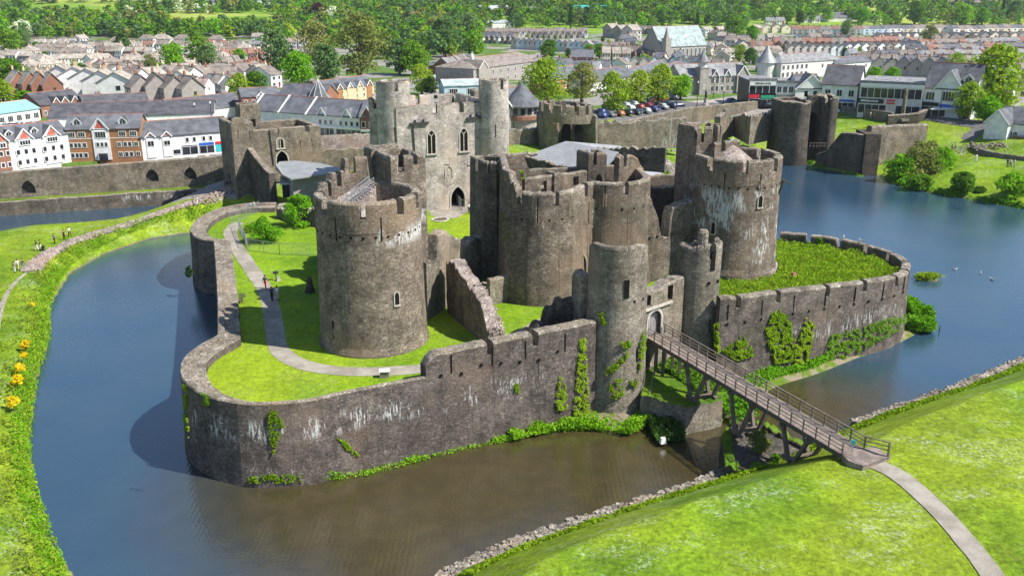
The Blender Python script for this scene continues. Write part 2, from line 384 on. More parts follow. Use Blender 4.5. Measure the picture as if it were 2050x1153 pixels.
def archprism(m,p,face,w,h,d0,d1,mi=0,pointed=True):
    """p: foot centre on the wall face, face: outward unit (x,y). extrude from d0 (outside) to d1 (inside)"""
    f=Vector((face[0],face[1])).normalized();t=Vector((-f.y,f.x))
    pl=archpoly(w,h,pointed=pointed);n=len(pl);vs=[]
    for d in (d0,-d1):
        for x,z in pl: vs.append((p[0]+f.x*d+t.x*x,p[1]+f.y*d+t.y*x,p[2]+z))
    m.add(vs,[tuple(range(n)),tuple(range(2*n-1,n-1,-1))]+[(i,i+n,(i+1)%n+n,(i+1)%n) for i in range(n)],mi)
def archframe(m,p,face,w,h,fw=.25,out=.06,inn=.3,mi=0,pointed=True):
    f=Vector((face[0],face[1])).normalized();t=Vector((-f.y,f.x))
    a=archpoly(w,h,pointed=pointed);b=[(x*(1+2*fw/w),z*(1+fw/h) if z>0 else 0) for x,z in a];n=len(a);vs=[]
    for pl,d in ((b,out),(a,out),(a,-inn),(b,-inn)):
        for x,z in pl: vs.append((p[0]+f.x*d+t.x*x,p[1]+f.y*d+t.y*x,p[2]+z))
    fs=[]
    for k in range(4):
        k2=(k+1)%4
        for i in range(n-1): fs.append((k*n+i,k*n+i+1,k2*n+i+1,k2*n+i))
    fs+= [(0,n,2*n,3*n),(4*n-1,3*n-1,2*n-1,n-1)]
    m.add(vs,fs,mi)
def cut(o,cm,mat=None):
    """real openings: subtract the prisms in cm from o"""
    me=bpy.data.meshes.new('c');off=Vector((0,0,0));q=o
    while q is not None: off+=q.location;q=q.parent
    me.from_pydata([(p[0]-off.x,p[1]-off.y,p[2]-off.z) for p in cm.v],[],cm.f);me.materials.append(mat or o.data.materials[0])
    c=bpy.data.objects.new('c',me);COL.objects.link(c);fixn(c)
    # both in the same local space
    par=o.parent;loc=o.location.copy();o.parent=None;o.location=(0,0,0)
    md=o.modifiers.new('b','BOOLEAN');md.operation='DIFFERENCE';md.object=c;md.solver='EXACT';md.use_self=True
    try: md.material_mode='TRANSFER'
    except Exception: pass
    bpy.context.view_layer.update();dg=bpy.context.evaluated_depsgraph_get()
    nm=bpy.data.meshes.new_from_object(o.evaluated_get(dg));o.modifiers.clear()
    if len(nm.polygons)>10: o.data=nm
    o.parent=par;o.location=loc
    bpy.data.objects.remove(c)
def slitm(p,face,w=.16,h=1.8,parent=None,name='arrow_slit',surround=True,cross=False):
    """arrow slit: near-black box painted as the shaded embrasure, thin dressed surround"""
    f=Vector((face[0],face[1])).normalized();a=math.atan2(f.y,f.x)+PI/2
    m=M()
    if surround:
        for s in (-1,1): m.box((p[0]+f.x*.01-f.y*s*(w/2+.06),p[1]+f.y*.01+f.x*s*(w/2+.06),p[2]+h*.3),(.12,.06,h*.6),a,1)
    m.box((p[0]-f.x*.03,p[1]-f.y*.03,p[2]+h/2),(w,.1,h),a,0)
    if cross: m.box((p[0]-f.x*.028,p[1]-f.y*.028,p[2]+h*.5),(w*4,.1,w),a,0)
    return m.build(name,[MT['dark'],MT['cope']],parent)
def holes(pts,parent,sz=.28):
    """putlog holes: near-black boxes painted as the shade in small square sockets"""
    for p,f in pts:
        m=M();f=Vector((f[0],f[1])).normalized();m.box((p[0]-f.x*.03,p[1]-f.y*.03,p[2]),(sz,.12,sz),math.atan2(f.y,f.x)+PI/2);m.build('putlog_hole',MT['dark'],parent)
def window_t(p,face,w,h,parent,lights=2,name='window',pointed=True,cm=None):
    """traceried window: frame part with pane and mullions below it"""
    f=Vector((face[0],face[1])).normalized();t=Vector((-f.y,f.x));a=math.atan2(f.y,f.x)+PI/2
    sm=w<.8;m=M();archframe(m,p,f,w,h,.1 if sm else .22,.05 if sm else .09,.3,0,pointed);m.box((p[0]+f.x*.03,p[1]+f.y*.03,p[2]-.1),(w+(.22 if sm else .7),.2 if sm else .45,.14 if sm else .24),a)
    hs=h-w*.8 if pointed else h
    for k in range(1,lights):
        x=-w/2+w*k/lights;m.box((p[0]+t.x*x-f.x*.05,p[1]+t.y*x-f.y*.05,p[2]+hs*.55),(.13,.16,hs*1.1),a)
    for z in np.arange(.55,hs,.55): m.box((p[0]-f.x*.1,p[1]-f.y*.1,p[2]+z),(w,.05,.05),a)
    if pointed and lights==2:
        for s in (-1,1): m.bar((p[0]-f.x*.05,p[1]-f.y*.05,p[2]+hs*1.05),(p[0]+t.x*s*w*.3-f.x*.05,p[1]+t.y*s*w*.3-f.y*.05,p[2]+hs*1.05+w*.32),.12)
    o=m.build(name,MT['dress'],parent)
    g=M();archprism(g,p,f,w,h,.0,.35,0,pointed)
    g.build('pane',MT['dark'],o)
    return o
U=Vector((.878,.479));V=Vector((-.479,.878))
def cyl(cx,cy,r,deg): return (cx+r*math.cos(math.radians(deg)),cy+r*math.sin(math.radians(deg)))
def tower_floor(m,cx,cy,r,z,mi=1,n=32,dome=0): 
    vs=[(cx,cy,z+dome)]+[(cx+r*math.cos(2*PI*i/n),cy+r*math.sin(2*PI*i/n),z) for i in range(n)]
    m.add(vs,[(0,1+i,1+(i+1)%n) for i in range(n)],mi)
def rtower(parent,cx,cy,r,z0,zt,mat,gapdeg,thick=1.0,flare=.35,plinth=True,zfl=None,topf=None,gw=9,zg=1.65,name='tower_wall',rb=None):
    """battered drum with a crenellated parapet; gapdeg: list of crenel angles"""
    m=M();rb=rb or r+flare;n=72
    pr=[(rb+.22,z0-1.5),(rb+.2,z0+.15)] if plinth else [(rb,z0-1.5),(rb,z0)]
    zp=zt-3.2
    for i in range(0,9): 
        f=i/8;pr.append((r+(rb-r)*(1-f)**1.7,z0+(.9 if plinth else .1)+(zp-z0-.9)*f))
    m.lathe((cx,cy),pr,n,0)
    path=arc(cx,cy,r+.04,-90,270,n);L=2*PI*(r+.04)
    gaps=[]
    for g in gapdeg:
        gg=g if hasattr(g,'__len__') else (g,gw)
        c=((gg[0]+90)%360)/360*L;w=gg[1]/360*L
        gaps.append((c-w/2,c+w/2))
    tf=topf or (lambda s,x,y: zt)
    wall(m,path,thick,zp+.001,tf,side=1,gaps=gaps,zgap=zg,zi=(zfl or zt-2.6)-.2,closed=True,res=.45,cap=.3)
    tower_floor(m,cx,cy,r-thick+.05,zfl or zt-2.6)
    return m.build(name,[mat,MT['cope']],parent,smooth=False)
# ================= north-west round tower (left foreground)
T=thing('round_tower','great round crenellated tower of brown rubble in the left foreground beside the curving gravel path','tower',(-14.9,91.2,7))
cx,cy=-14.9,91.2
def ltop(s,x,y):
    a=(s/(2*PI*5.5)*360-90)%360
    if 95<=a<=128: return 25.9
    if 128<a<=150: return 24.6
    if 150<a<=168: return 23.9
    return 23.2
rtower(T,cx,cy,5.42,7,23.2,MT['st_lt'],[-132,-88,-45,-14,(118,10),(139,8),(159,8),180],topf=ltop,zfl=20.6,gw=9,flare=.3)
# square stair turret behind the drum
C=Vector((-12.9,95.2));B=C+U*4.0;D=C+V*8.3;E_=D+U*4.2
m=M();wall(m,[tuple(D),tuple(C),tuple(B),tuple(B+V*5.5),tuple(B+V*5.5-U*2.6),tuple(E_),tuple(D)],.8,7,26,side=1,gaps=[(2.6,3.5),(9.0,9.85,24.2),(10.9,11.4,24.9),(14.2,15.2),(22,23)],closed=True,zi=24.2,cap=.35)
m.prism([tuple(C+(U+V)*.3),tuple(B+(V-U)*.3),tuple(B+V*5.2-U*.3),tuple(B+V*5.2-U*2.9),tuple(E_-V*.3-U*.3),tuple(D+(U-V)*.3)],20,24.0)
o=m.build('stair_turret',[MT['st_lt'],MT['cope']],T)
cm=M();p=C+V*2.3;archprism(cm,(p.x,p.y,20.2),-U,1.7,2.9,.6,1.6);cut(o,cm,MT['st_dark'])
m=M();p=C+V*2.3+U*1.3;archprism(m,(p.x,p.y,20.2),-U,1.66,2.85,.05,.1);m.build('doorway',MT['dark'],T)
# pale rubble stair slope and its hand rail, low stone cone
m=M();a0=[(cx-3.9,cy-.2),(cx-3.5,cy+2.4),(cx-1.6,cy+4.0),(cx+.3,cy+4.1),(cx+.2,cy+2.0),(cx-1.7,cy+.2)]
m.prism(a0,20.3,lambda x,y:20.75+max(0,(y-cy))*.5);m.build('stair_ramp',MT['pinkstone'],T)
m=M();cc=(cx+1.1,cy+1.2);m.lathe(cc,[(2.6,20.62),(1.9,21.1),(1.0,21.5),(.25,21.75),(0,21.8)],20);m.build('cone_cap',MT['st_pale'],T,True)
m=M();p0=Vector((cx-2.9,cy-1.6,20.9));p1=Vector((cx+.3,cy+2.9,22.9))
for off in (0,.9):
    q=Vector((-off*.7,off*.7,0))
    for h in (.35,.7,1.05): m.bar(p0+q+Vector((0,0,h)),p1+q+Vector((0,0,h)),.06)
    for k in range(6): b=p0.lerp(p1,k/5)+q;m.bar(b-Vector((0,0,.2)),b+Vector((0,0,1.1)),.07)
for k in range(14): b=p0.lerp(p1,k/13);m.bar(b,b+Vector((-.63,.63,0)),.08,.16)
m.build('stair_railing',MT['steel'],T)
f=lambda d:(math.cos(math.radians(d)),math.sin(math.radians(d)))
for d,z,hh in ((-117,20.2,2.4),(-68,20.2,2.4)):
    slitm((*cyl(cx,cy,5.46,d),z-1),f(d),.12,hh,T,surround=False)
o=window_t((*cyl(cx,cy,5.6,-55),12.4),f(-55),.5,1.35,T,1,'lancet_window')
slitm((*cyl(cx,cy,5.68,-128),8.6),f(-128),.18,2.0,T)
holes([((*cyl(cx,cy,5.44,d),19.6),f(d)) for d in range(-165,0,13)],T,.21)
# ================= south-west round tower (right)
T=thing('round_tower','tall round tower with white lime streaks above the overgrown ward on the right','tower',(29,115.3,8))
cx,cy=29,115.3
rtower(T,cx,cy,5.55,8,22.9,MT['st_rt'],[-92,-47,-4,40,85,(125,14),-140],gw=9,zfl=20.2,flare=.3)
m=M();m.lathe((cx+.2,cy+.2),[(6.05,7.9),(6.05,8.35),(5.7,8.42)],48);m.build('foundation_ring',MT['pinkstone'],T)
P0=Vector((24.0,115.6))-U*.4
Q=[P0,P0+U*1.9-V*.6,P0+U*3.1-V*.6+V*.0,P0+U*4.6+V*.6,P0+U*4.8+V*3.6,P0+U*.1+V*4.2]
m=M();wall(m,[tuple(q) for q in Q+[Q[0]]],.75,7,26.2,side=1,gaps=[(.5,.95,24.2),(2.1,2.9,24.0),(3.5,4.3,23.6),(6.0,6.9),(8.6,9.4),(12.2,13),(16.5,17.3)],closed=True,zi=23.6,cap=.35)
m.prism([tuple(q+(Vector((sum(a.x for a in Q)/6,sum(a.y for a in Q)/6))-q)*.12) for q in Q],20,23.6)
m.build('stair_turret',[MT['st_rt'],MT['cope']],T)
m=M();p=P0+U*3.2-V*1.4;wall(m,[tuple(p-U*1.4),tuple(p+U*1.6),tuple(p+U*2.6-V*.2)],.8,7,24.3,side=1,gaps=[(1.1,1.8,22.9)],res=.4,cap=.3);m.build('parapet_wall',[MT['st_rt'],MT['cope']],T)
m=M();m.lathe((cx-.6,cy+1.5),[(3.1,20.2),(2.9,21.8),(1.5,22.9),(.2,23.8),(0,23.85)],14);m.build('cone_cap',MT['pinkstone'],T)
window=window_t((*cyl(cx,cy,5.62,-70),17.0),f(-70),.6,1.5,T,1,'lancet_window')
window_t((*cyl(cx,cy,5.75,-128),13.4),f(-128),.5,1.5,T,1,'lancet_window')
for d in (-118,-72): slitm((*cyl(cx,cy,5.6,d),19.2),f(d),.13,2.0,T)
holes([((*cyl(cx,cy,5.57,d),19.4),f(d)) for d in range(-160,10,12)],T,.21)
slitm((*cyl(cx,cy,5.72,-20),13.2),f(-20),.15,1.6,T,surround=False)
m=M();q=cyl(cx,cy,5.6,-28);m.bar((*q,18.0),(q[0]+.3,q[1]-.3,20.0),.22);m.bar((q[0]+.3,q[1]-.3,19.9),(q[0]+1.2,q[1]-.5,19.5),.2);m.build('timber_bracket',MT['wood_d'],T)
# ================= west inner gatehouse (centre)
T=thing('castle_gatehouse','inner gatehouse of two joined rounded bastions between the two round towers, dark brown stone','gatehouse',(6,106,7))
rim=[(-1.7,114.5),(-1.5,111)]+arc(3.55,106.5,4.85,192,318,26)+[(8.1,104.9),(8.9,106.8)]+arc(12.5,111.9,4.85,238,352,24)
L=polylen(rim)
def sat(i): return polylen(rim[:i+1])
def ghtop(s,x,y):
    if x<-.35: return 22.8
    if x<.35: return 21.7
    return 20.7
def snear(x,y):
    b=min(range(len(rim)),key=lambda i:math.dist(rim[i],(x,y)));return sat(b)
G=[at(u,v,20.7) for u,v in ((1044,381),(1117,385),(1173,370),(1252,366))]
gl=[]
for g in G:
    s=snear(*g);gl.append((s-.35,s+.35))
m=M();wall(m,rim+[(17.0,117.5),(14.5,119.5),(-3.4,115.0)],1.0,5.5,ghtop,side=1,gaps=gl,closed=True,zi=18,batter=.7,cap=.35,rows=6,zgap=1.6)
m.prism([(-1.2,112.5),(1.2,104.6),(3.0,102.9),(4.8,103.2),(8.2,107.2),(12.2,108),(14.3,109.6),(16,113),(14.5,118.5),(-2.5,114)],15,18.6,1)
o=m.build('bastion_wall',[MT['st_gh'],MT['cope']],T)
cm=M();archprism(cm,(8.15,105.6,7),(.8,-.6),2.4,9.2,2.5,3.5);
o2=M();
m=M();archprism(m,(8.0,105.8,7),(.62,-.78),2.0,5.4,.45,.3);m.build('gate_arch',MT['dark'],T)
m=M();archframe(m,(8.0,105.8,7),(.62,-.78),2.0,5.4,.25,.55,.2);m.build('arch_surround',MT['st_grey'],T)
for (x,y,z,dx,dy,h) in ((2.95,101.35,17.2,0,-1,3.0),(5.7,102.3,17.6,.72,-.7,2.9),(11.2,106.6,17.9,.05,-1,2.6),(14.6,108.2,18.1,.7,-.7,2.2)):
    slitm((x,y,z),(dx,dy),.14,h,T)
hp=[]
for i in range(8,len(rim),4):
    a=Vector(rim[i]);b=Vector(rim[min(i+1,len(rim)-1)]);d=(b-a)
    if d.length<1e-4: continue
    d.normalize();nn=Vector((d.y,-d.x));hp.append(((a.x+nn.x*.02,a.y+nn.y*.02,17.4),(nn.x,nn.y)))
holes(hp,T,.26)
# rear parapets and stair turrets on the gatehouse roof
m=M();wall(m,[(1.6,108.9),(9.6,114.0)],.7,18,20.9,side=1,gaps=[],cap=.25);o=m.build('roof_wall',[MT['st_gh'],MT['cope']],T)
cm=M()
for t_ in (.28,.8): p=Vector((1.6,108.9)).lerp(Vector((9.6,114)),t_);cm.box((p.x,p.y+.3,19.3),(.85,3.2,1.9),math.atan2(5.1,8))
cut(o,cm)
m=M();p=Vector((5.3,110.9));wall(m,[tuple(p),tuple(p+U*.9),tuple(p+U*.9+V*2),tuple(p+V*2)],.4,18,21.1,side=1,closed=True);m.build('chimney_stack',[MT['st_gh'],MT['cope']],T)
P0=Vector((-3.6,112.2));Q=[P0,P0+U*1.2-V*1.2,P0+U*3.3-V*.2,P0+U*3.4+V*4.0,P0+U*.2+V*4.2]
m=M();wall(m,[tuple(q) for q in Q+[Q[0]]],.6,6,22.4,side=1,gaps=[(.55,.95,20.8),(1.8,2.4,20.6),(5.6,6.3),(9,9.8),(13.2,14)],closed=True,zi=20.4,cap=.35,batter=.2)
m.prism([tuple(q.lerp(P0+U*1.8+V*1.6,.15)) for q in Q],18,20.4);m.build('stair_turret',[MT['st_gh'],MT['cope']],T)
P0=Vector((10.2,114.2));Q=[P0+V*.8,P0+U*2.1-V*.2,P0+U*3.0+V*2.8,P0+U*.2+V*4.0]
m=M();wall(m,[tuple(q) for q in Q+[Q[0]]],.6,15,23.0,side=1,gaps=[(.6,1.1,21.4),(3.4,4.2),(6.6,7.4)],closed=True,zi=20.9,cap=.35)
m.prism([tuple(q.lerp(P0+U*1.3+V*2,.15)) for q in Q],18,20.9);m.build('stair_turret',[MT['st_gh'],MT['cope']],T)
m=M();archprism(m,(11.2,114.45,17.9),(-.03,-1),.8,2.4,.05,.2);m.build('doorway',MT['dark'],T)
m=M();wall(m,[(13.7,114.5),(15.2,116.2),(17.2,117.2),(17.6,119.5)],.8,15,lambda s,x,y:22.6-max(0,s-2.6)*.8,side=1,gaps=[(1.0,1.7,21)],jag=.3,cap=.3);m.build('ruined_parapet',[MT['st_gh'],MT['cope']],T)
# ================= inner curtain, NW tower to gatehouse (broken top)
def tp(lst):
    def f(s,x,y):
        if s<=lst[0][0]: return lst[0][1]
        for (a,za),(b,zb) in zip(lst,lst[1:]):
            if s<=b: return za+(zb-za)*(s-a)/max(1e-6,b-a)
        return lst[-1][1]
    return f
m=M();wall(m,[(-9.6,96.6),(-7.4,101.5),(-3.9,112.0)],1.6,6.5,tp([(0,14),(1.8,12.7),(2.3,12.7),(2.9,16.2),(5,16.4),(6,15.4),(9,14.6),(9.4,13.4),(15,12.9)]),side=1,jag=.25,res=.3,cap=.2)
single(m,'curtain_wall',[MT['st_grey'],MT['rubble']],'broken curtain wall joining the left round tower to the central gatehouse','wall',(-7.4,101.5,6.5))
# ruined cross wall with torn end
m=M();wall(m,[(-7.6,99.4),(-6.4,96.6),(-2.6,88.6)],1.5,6.8,tp([(0,12.6),(.6,13.3),(1.6,13.9),(3,13.6),(5,12.9),(7,12.4),(9,11.8),(10.6,11.0),(11.6,9.5),(12.0,8.2)]),side=1,jag=.35,res=.3,cap=.15,rows=6)
o=single(m,'ruined_wall',[MT['st_gh'],MT['pinkstone']],'tall ruined wall fragment with torn pale rubble end on the lawn right of the left tower','wall',(-5,93,7))
m2=M();wall(m2,[(-16.9,103.0),(-26.8,121.5)],1.6,6.5,tp([(0,18),(4.2,18),(4.3,15.5),(8,15.8),(8.1,17.5),(11.5,17.2),(11.6,13.5),(15,12.8),(21,9.5)]),side=-1,jag=.3,res=.3,cap=.2,rows=4)
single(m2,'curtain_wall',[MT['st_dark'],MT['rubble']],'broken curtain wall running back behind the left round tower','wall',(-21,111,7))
m2=M();wall(m2,[(-28,139),(-33,141),(-37,145),(-35.5,150)],1.5,6.5,tp([(0,9.3),(3,9.8),(6,8.6),(9,8.2),(12,9.0),(20,7.6)]),side=1,jag=.6,res=.3,cap=.25,rows=4)
single(m2,'ruined_wall',[MT['st_dark'],MT['rubble']],'low tumbled ruin behind the round bush','ruin',(-33,142,7))
# loose torn masonry on the ruin's end and slope
m=M();rr=random.Random(4)
for i in range(330):
    t_=rr.random();s=rr.uniform(0,1);x=-2.6+(-2.6)*(t_**3)*.9+rr.uniform(-.1,1.4);z=7+rr.random()*(3.2+t_*2.5)
    base=Vector((-2.35,88.75)).lerp(Vector((-5.6,95.6)),max(0,(z-8.8)/5.2)*.9)
    o_=Vector((.905,.43))*rr.uniform(-.05,1.55)
    m.box((base.x+o_.x,base.y+o_.y,z),(rr.uniform(.2,.5),rr.uniform(.2,.5),rr.uniform(.12,.25)),rr.uniform(0,3),rx=rr.uniform(-.3,.3))
c=m.build('torn_rubble',MT['pinkstone'],o)
m=M();wall(m,[(-2.6,101.7),(.5,103.5)],.9,6.6,tp([(0,10.2),(3.6,10.4)]),side=1,jag=.08,rows=3)
single(m,'low_wall',[MT['st_grey'],MT['cope']],'low stone wall closing the lawn between the ruined fragment and the gatehouse','wall',(-1,102.5,7))
# ================= inner curtain gatehouse to SW tower
m=M();wall(m,[(15.9,109.3),(23.8,114.2)],1.6,6.8,tp([(0,18.9),(1.4,18.2),(2.6,16.6),(3.2,15.0),(3.7,13.0),(4.9,12.9),(5.15,16.8),(9,17.0)]),side=1,jag=.25,res=.3,cap=.2,rows=5)
o=single(m,'curtain_wall',[MT['st_gh'],MT['rubble']],'breached curtain wall between the central gatehouse and the streaked right tower','wall',(19,111.4,7))
m=M();m.box((20.1,112.6,14.2),(1.2,.06,.9),.5);m.build('guard_rail',MT['steel'],o)
holes([((16.4+k*1.05,109.55+k*.62,13.0),(.5,-.86)) for k in range(5)],o,.24)
# rear hall / range walls behind
T=thing('castle_hall','long ruined hall with a big grey sheet roof behind the central gatehouse','hall',(22,135,7))
A=at(1052,312,16.5);B_=at(1132,283,18.8);C_=at(1240,305,18.2);D_=at(1186,362,15.5);E2=at(1128,345,15.0)
m=M();m.quad((*A,16.5),(*E2,15.0),(*D_,15.5),(*C_,18.2),(*B_,18.8))
m.quad((*B_,18.8),(*C_,18.2),(*at(1300,318,17.2),17.2),(*at(1240,292,17.6),17.6))
m.add([(*A,16.2),(*E2,14.7),(*D_,15.2),(*C_,17.9),(*B_,18.5)],[(4,3,2,1,0)])
m.build('roof',MT['hallroof'],T)
m=M();wall(m,[at(1046,313,16.7),at(1128,346,15.4)],.8,7,tp([(0,16.9),(20,15.8)]),side=1,jag=.15,cap=.2);m.build('side_wall',[MT['st_dark'],MT['cope']],T)
m=M();wall(m,[at(1046,311,16.8),at(1132,280,19.1),at(1240,300,18.3),at(1330,335,16)],.8,7,tp([(0,16.9),(12,18.0),(24,19.2),(36,18.6),(50,17)]),side=1,jag=.25,cap=.2);m.build('gable_wall',[MT['st_dark'],MT['cope']],T)
m=M();wall(m,[(9.0,117.5),(18.0,122.5)],1.2,14,tp([(0,15.8),(1.5,17.3),(2.5,18.3),(4,18.5),(5.2,17.8),(6,16),(10,15.5)]),side=1,jag=.3,cap=.3);m.build('ruined_gable',[MT['st_dark'],MT['rubble']],T)
m=M();q=[at(1288,330,16.2),at(1365,347,15.4),at(1365,372,14.5),at(1300,350,15.3)]
m.prism([q[0],q[3],q[2],q[1]],13.8,lambda x,y:15.2);m.build('glazed_roof',MT['zinc2'],T)
m=M();wall(m,[(17.5,117.5),(17.9,124),(24.8,127)],1,7,18.2,side=-1,jag=.1);m.build('cross_wall',[MT['st_dark'],MT['cope']],T)
m=M();wall(m,[(17.3,118.0),(24.8,121.8)],1,7,17.6,side=1,jag=.15);m.build('inner_wall',[MT['st_dark'],MT['cope']],T)
# grassed ruined ranges behind (wall tops)
for (u,v,z,w,h_,s) in ((1270,312,16.3,9,6,1),(1330,318,15.5,8,5,2),(1335,345,16.0,8,3,3),(1215,298,16.8,7,4,4)):
    m=M();x,y=at(u,v,z);vs=[];n=14;k=5;b=len(m.v)
    for j in range(k+1):
        for i in range(n):
            a=2*PI*i/n;r=(j/k);q=1+.35*mnoise((math.cos(a)*1.5+s*5,math.sin(a)*1.5,j*.3))
            vs.append((x+math.cos(a)*w/2*r*q,y+math.sin(a)*h_/2*r*q,z-r**2.2*7+mnoise((x+i,y+j,s))*.5))
    m.add(vs,[(j*n+i,(j+1)*n+i,(j+1)*n+(i+1)%n,j*n+(i+1)%n) for j in range(k) for i in range(n)],1 if s in(1,3) else 0)
    single(m,'ruined_range',[MT['rubble'],MT['grass2']],['','grassed ruined wall top directly behind the central gatehouse','bare rubble mound beside the streaked tower','low grassed rubble mound left of the streaked tower','rubble mound at the right end of the hall roof'][s],'ruin',(x,y,7))
# ================= east inner gatehouse (pale, tall, behind)
T=thing('castle_gatehouse','tall pale great gatehouse with two slim round corner turrets and two traceried windows','gatehouse',(-11,152,7))
A=Vector(at(822,214,24.6));B_=Vector(at(960,206,24.6));d=(B_-A).normalized();nn=Vector((-d.y,d.x));fo=-nn;W=(B_-A).length
Bk=B_+nn*15;Ak=A+nn*15;A_=A-d*2.5;B2=B_+d*2.5
m=M();wall(m,[tuple(A_),tuple(B2),tuple(B2+nn*15),tuple(A_+nn*15)],1.2,6,24.8,side=1,gaps=[(2.5+W*.31,2.5+W*.31+.8,23.2),(2.5+W*.70,2.5+W*.70+.8,23.2),(W+8,W+9),(W+13,W+14)]+[(W+20+k*4.0,W+20.9+k*4.0) for k in range(5)]+[(2*W+32,2*W+33),(2*W+37,2*W+38)],closed=True,zi=22.2,cap=.3)
m.prism([tuple(A_+(d+nn)*.8),tuple(B2+(nn-d)*.8),tuple(B2+nn*14.2-d*.8),tuple(A_+nn*14.2+d*.8)],18,22.4)
o=m.build('main_wall',[MT['st_pale'],MT['cope']],T)
cm=M();gp=A+d*(W*.56);gx=at(901,407,7);tt=(Vector(gx)-A).dot(d);gp=A+d*tt
archprism(cm,(gp.x,gp.y,6.9),fo,2.5,3.7,2,5)
wins=[]
for u in (864,927):
    t_=(aty(u,260,151)[0]-A.x)/d.x;wins.append(A+d*t_)
for w_ in wins: archprism(cm,(w_.x,w_.y,16.6),fo,1.45,4.0,2,.8)
cut(o,cm,MT['st_pale'])
m=M();archprism(m,(gp.x+nn.x*3.4,gp.y+nn.y*3.4,6.95),fo,2.45,3.65,.2,.3);m.build('gate_recess',MT['dark'],T)
m=M();archframe(m,(gp.x,gp.y,6.95),fo,2.5,3.7,.3,.1,.3);m.build('arch_surround',MT['dress'],T)
for w_ in wins: window_t((w_.x,w_.y,16.65),fo,1.35,3.85,T,2,'traceried_window')
for (u,v,w0,h0) in ((896,318,.7,1.5),(887+52,320,.55,1.5),(950,366,.5,1.3)):
    x,y,z=aty(u,v,151.5);t_=(x-A.x)/d.x;p=A+d*t_;zz=hz(p.x,p.y,v);window_t((p.x,p.y,zz-h0/2),fo,w0,h0,T,1,'lancet_window')
x,y,z=aty(898,347,151);t_=(x-A.x)/d.x;p=A+d*t_;m=M();archframe(m,(p.x,p.y,hz(p.x,p.y,356)),fo,1.2,2.0,.15,.12,.2);m.build('niche',MT['dress'],T)
for (u0,u1,v) in ((822,857,247),(932,960,236)):
    m=M();a=A+d*((aty(u0,v,150)[0]-A.x)/d.x);b=A+d*((aty(u1,v,150)[0]-A.x)/d.x);z=hz((a.x+b.x)/2,(a.y+b.y)/2,v)
    m.bar((a.x+fo.x*.2,a.y+fo.y*.2,z),(b.x+fo.x*.2,b.y+fo.y*.2,z),.45,.3)
    for q in (.3,.75): r_=a.lerp(b,q);m.box((r_.x+fo.x*.1,r_.y+fo.y*.1,z+.4),(.25,.3,.4))
    if u0==822: m.bar((a.x+d.x*.5+fo.x*.15,a.y+d.y*.5+fo.y*.15,z),(a.x+d.x*.7+fo.x*.15,a.y+d.y*.7+fo.y*.15,z-6),.2)
    m.build('roof_gutter',MT['dsteel'],T)
for (u0,u1,vt,cu) in ((752,820,161,0),(958,1018,158,1)):
    uc=(u0+u1)/2;yy=A.y+ (1.8 if cu==0 else 6.6);x,y,z=aty(uc,vt,yy);r=(u1-u0)/2*(yy*CT+15*ST)/F
    m=M();rb=r;m.lathe((x,y),[(rb+.15,6),(rb+.05,12),(rb,z-2.6)],40)
    L=2*PI*r;gd=[( (a+90)%360)/360*L for a in ((-72,60,170,110) if cu==0 else (-55,70,150,-150))]
    wall(m,arc(x,y,r,-90,270,40),.6,z-2.61,z,side=1,gaps=[(g-.3,g+.3) for g in gd],closed=True,zi=z-2.4,cap=.25,zgap=1.5);tower_floor(m,x,y,r-.5,z-2.2)
    m.build('corner_turret',[MT['st_pale'],MT['cope']],T)
    slitm((*cyl(x,y,r+.03,-82),z-9.5),f(-82),.12,2.2,T,surround=False)
m=M();x,y,z=aty(749,196,A.y+4);wall(m,[(x-.7,y-1),(x+2,y-1.5),(x+2,y+6),(x-1.2,y+6)],.5,6,z,side=1,gaps=[(.6,1.3)],closed=True,zi=z-2);m.build('side_turret',[MT['st_pale'],MT['cope']],T)
m=M();x,y,z=aty(953,190,A.y+16);m.box((x,y,z-2),(1.4,2.0,5.2),.4);m.box((x,y,z+.7),(1.5,2.1,.25),.4);m.build('chimney_stack',MT['st_grey'],T)
# ================= west front: curtain from left bastion (walkway) to outer gate
def prof(m,path,sec,side=1,mi=0,mis=None,closed=False,wf=None):
    """sweep a cross-section (offset inward, z) along the plan path"""
    P=[Vector(p) for p in path];n=len(P);k=len(sec);vs=[]
    for i,p in enumerate(P):
        a=(P[i]-P[max(0,i-1)]);b=(P[min(n-1,i+1)]-P[i]);a=a.normalized() if a.length>0 else b.normalized();b=b.normalized() if b.length>0 else a
        t=(a+b).normalized();q=Vector((-t.y,t.x))*side/max(.5,t.dot(b))
        for o,z in sec:
            if wf and o>.1: o*=wf(p.x,p.y)
            e=mnoise((p.x*.8,p.y*.8,o*2))*.06;zz=z(p.x,p.y) if callable(z) else z
            vs.append((p.x+q.x*(o+e),p.y+q.y*(o+e),zz+e*.6))
    b=len(m.v);m.v+=vs
    for i in range(n-1):
        for j in range(k-1):
            f_=[b+i*k+j,b+(i+1)*k+j,b+(i+1)*k+j+1,b+i*k+j+1]
            m.f.append(f_ if side>0 else f_[::-1]);m.m.append(mis[j] if mis else mi)
        m.f.append([b+i*k+k-1,b+(i+1)*k+k-1,b+(i+1)*k,b+i*k]);m.m.append(mi)
    for i in (0,n-1): m.f.append([b+i*k+j for j in range(k)]);m.m.append(mi)
WP=[(-40.2,151.0),(-45.5,150.2),(-48.9,146.4),(-50.0,140.0),(-49.2,133.7),(-47.5,129.8),(-45.7,127.6),(-43.6,126.4)]
WP1=smoothp(WP,5)
WP2=[(-43.2,126.0),(-39,113.4),(-34.8,100.6),(-31.2,89.0)]
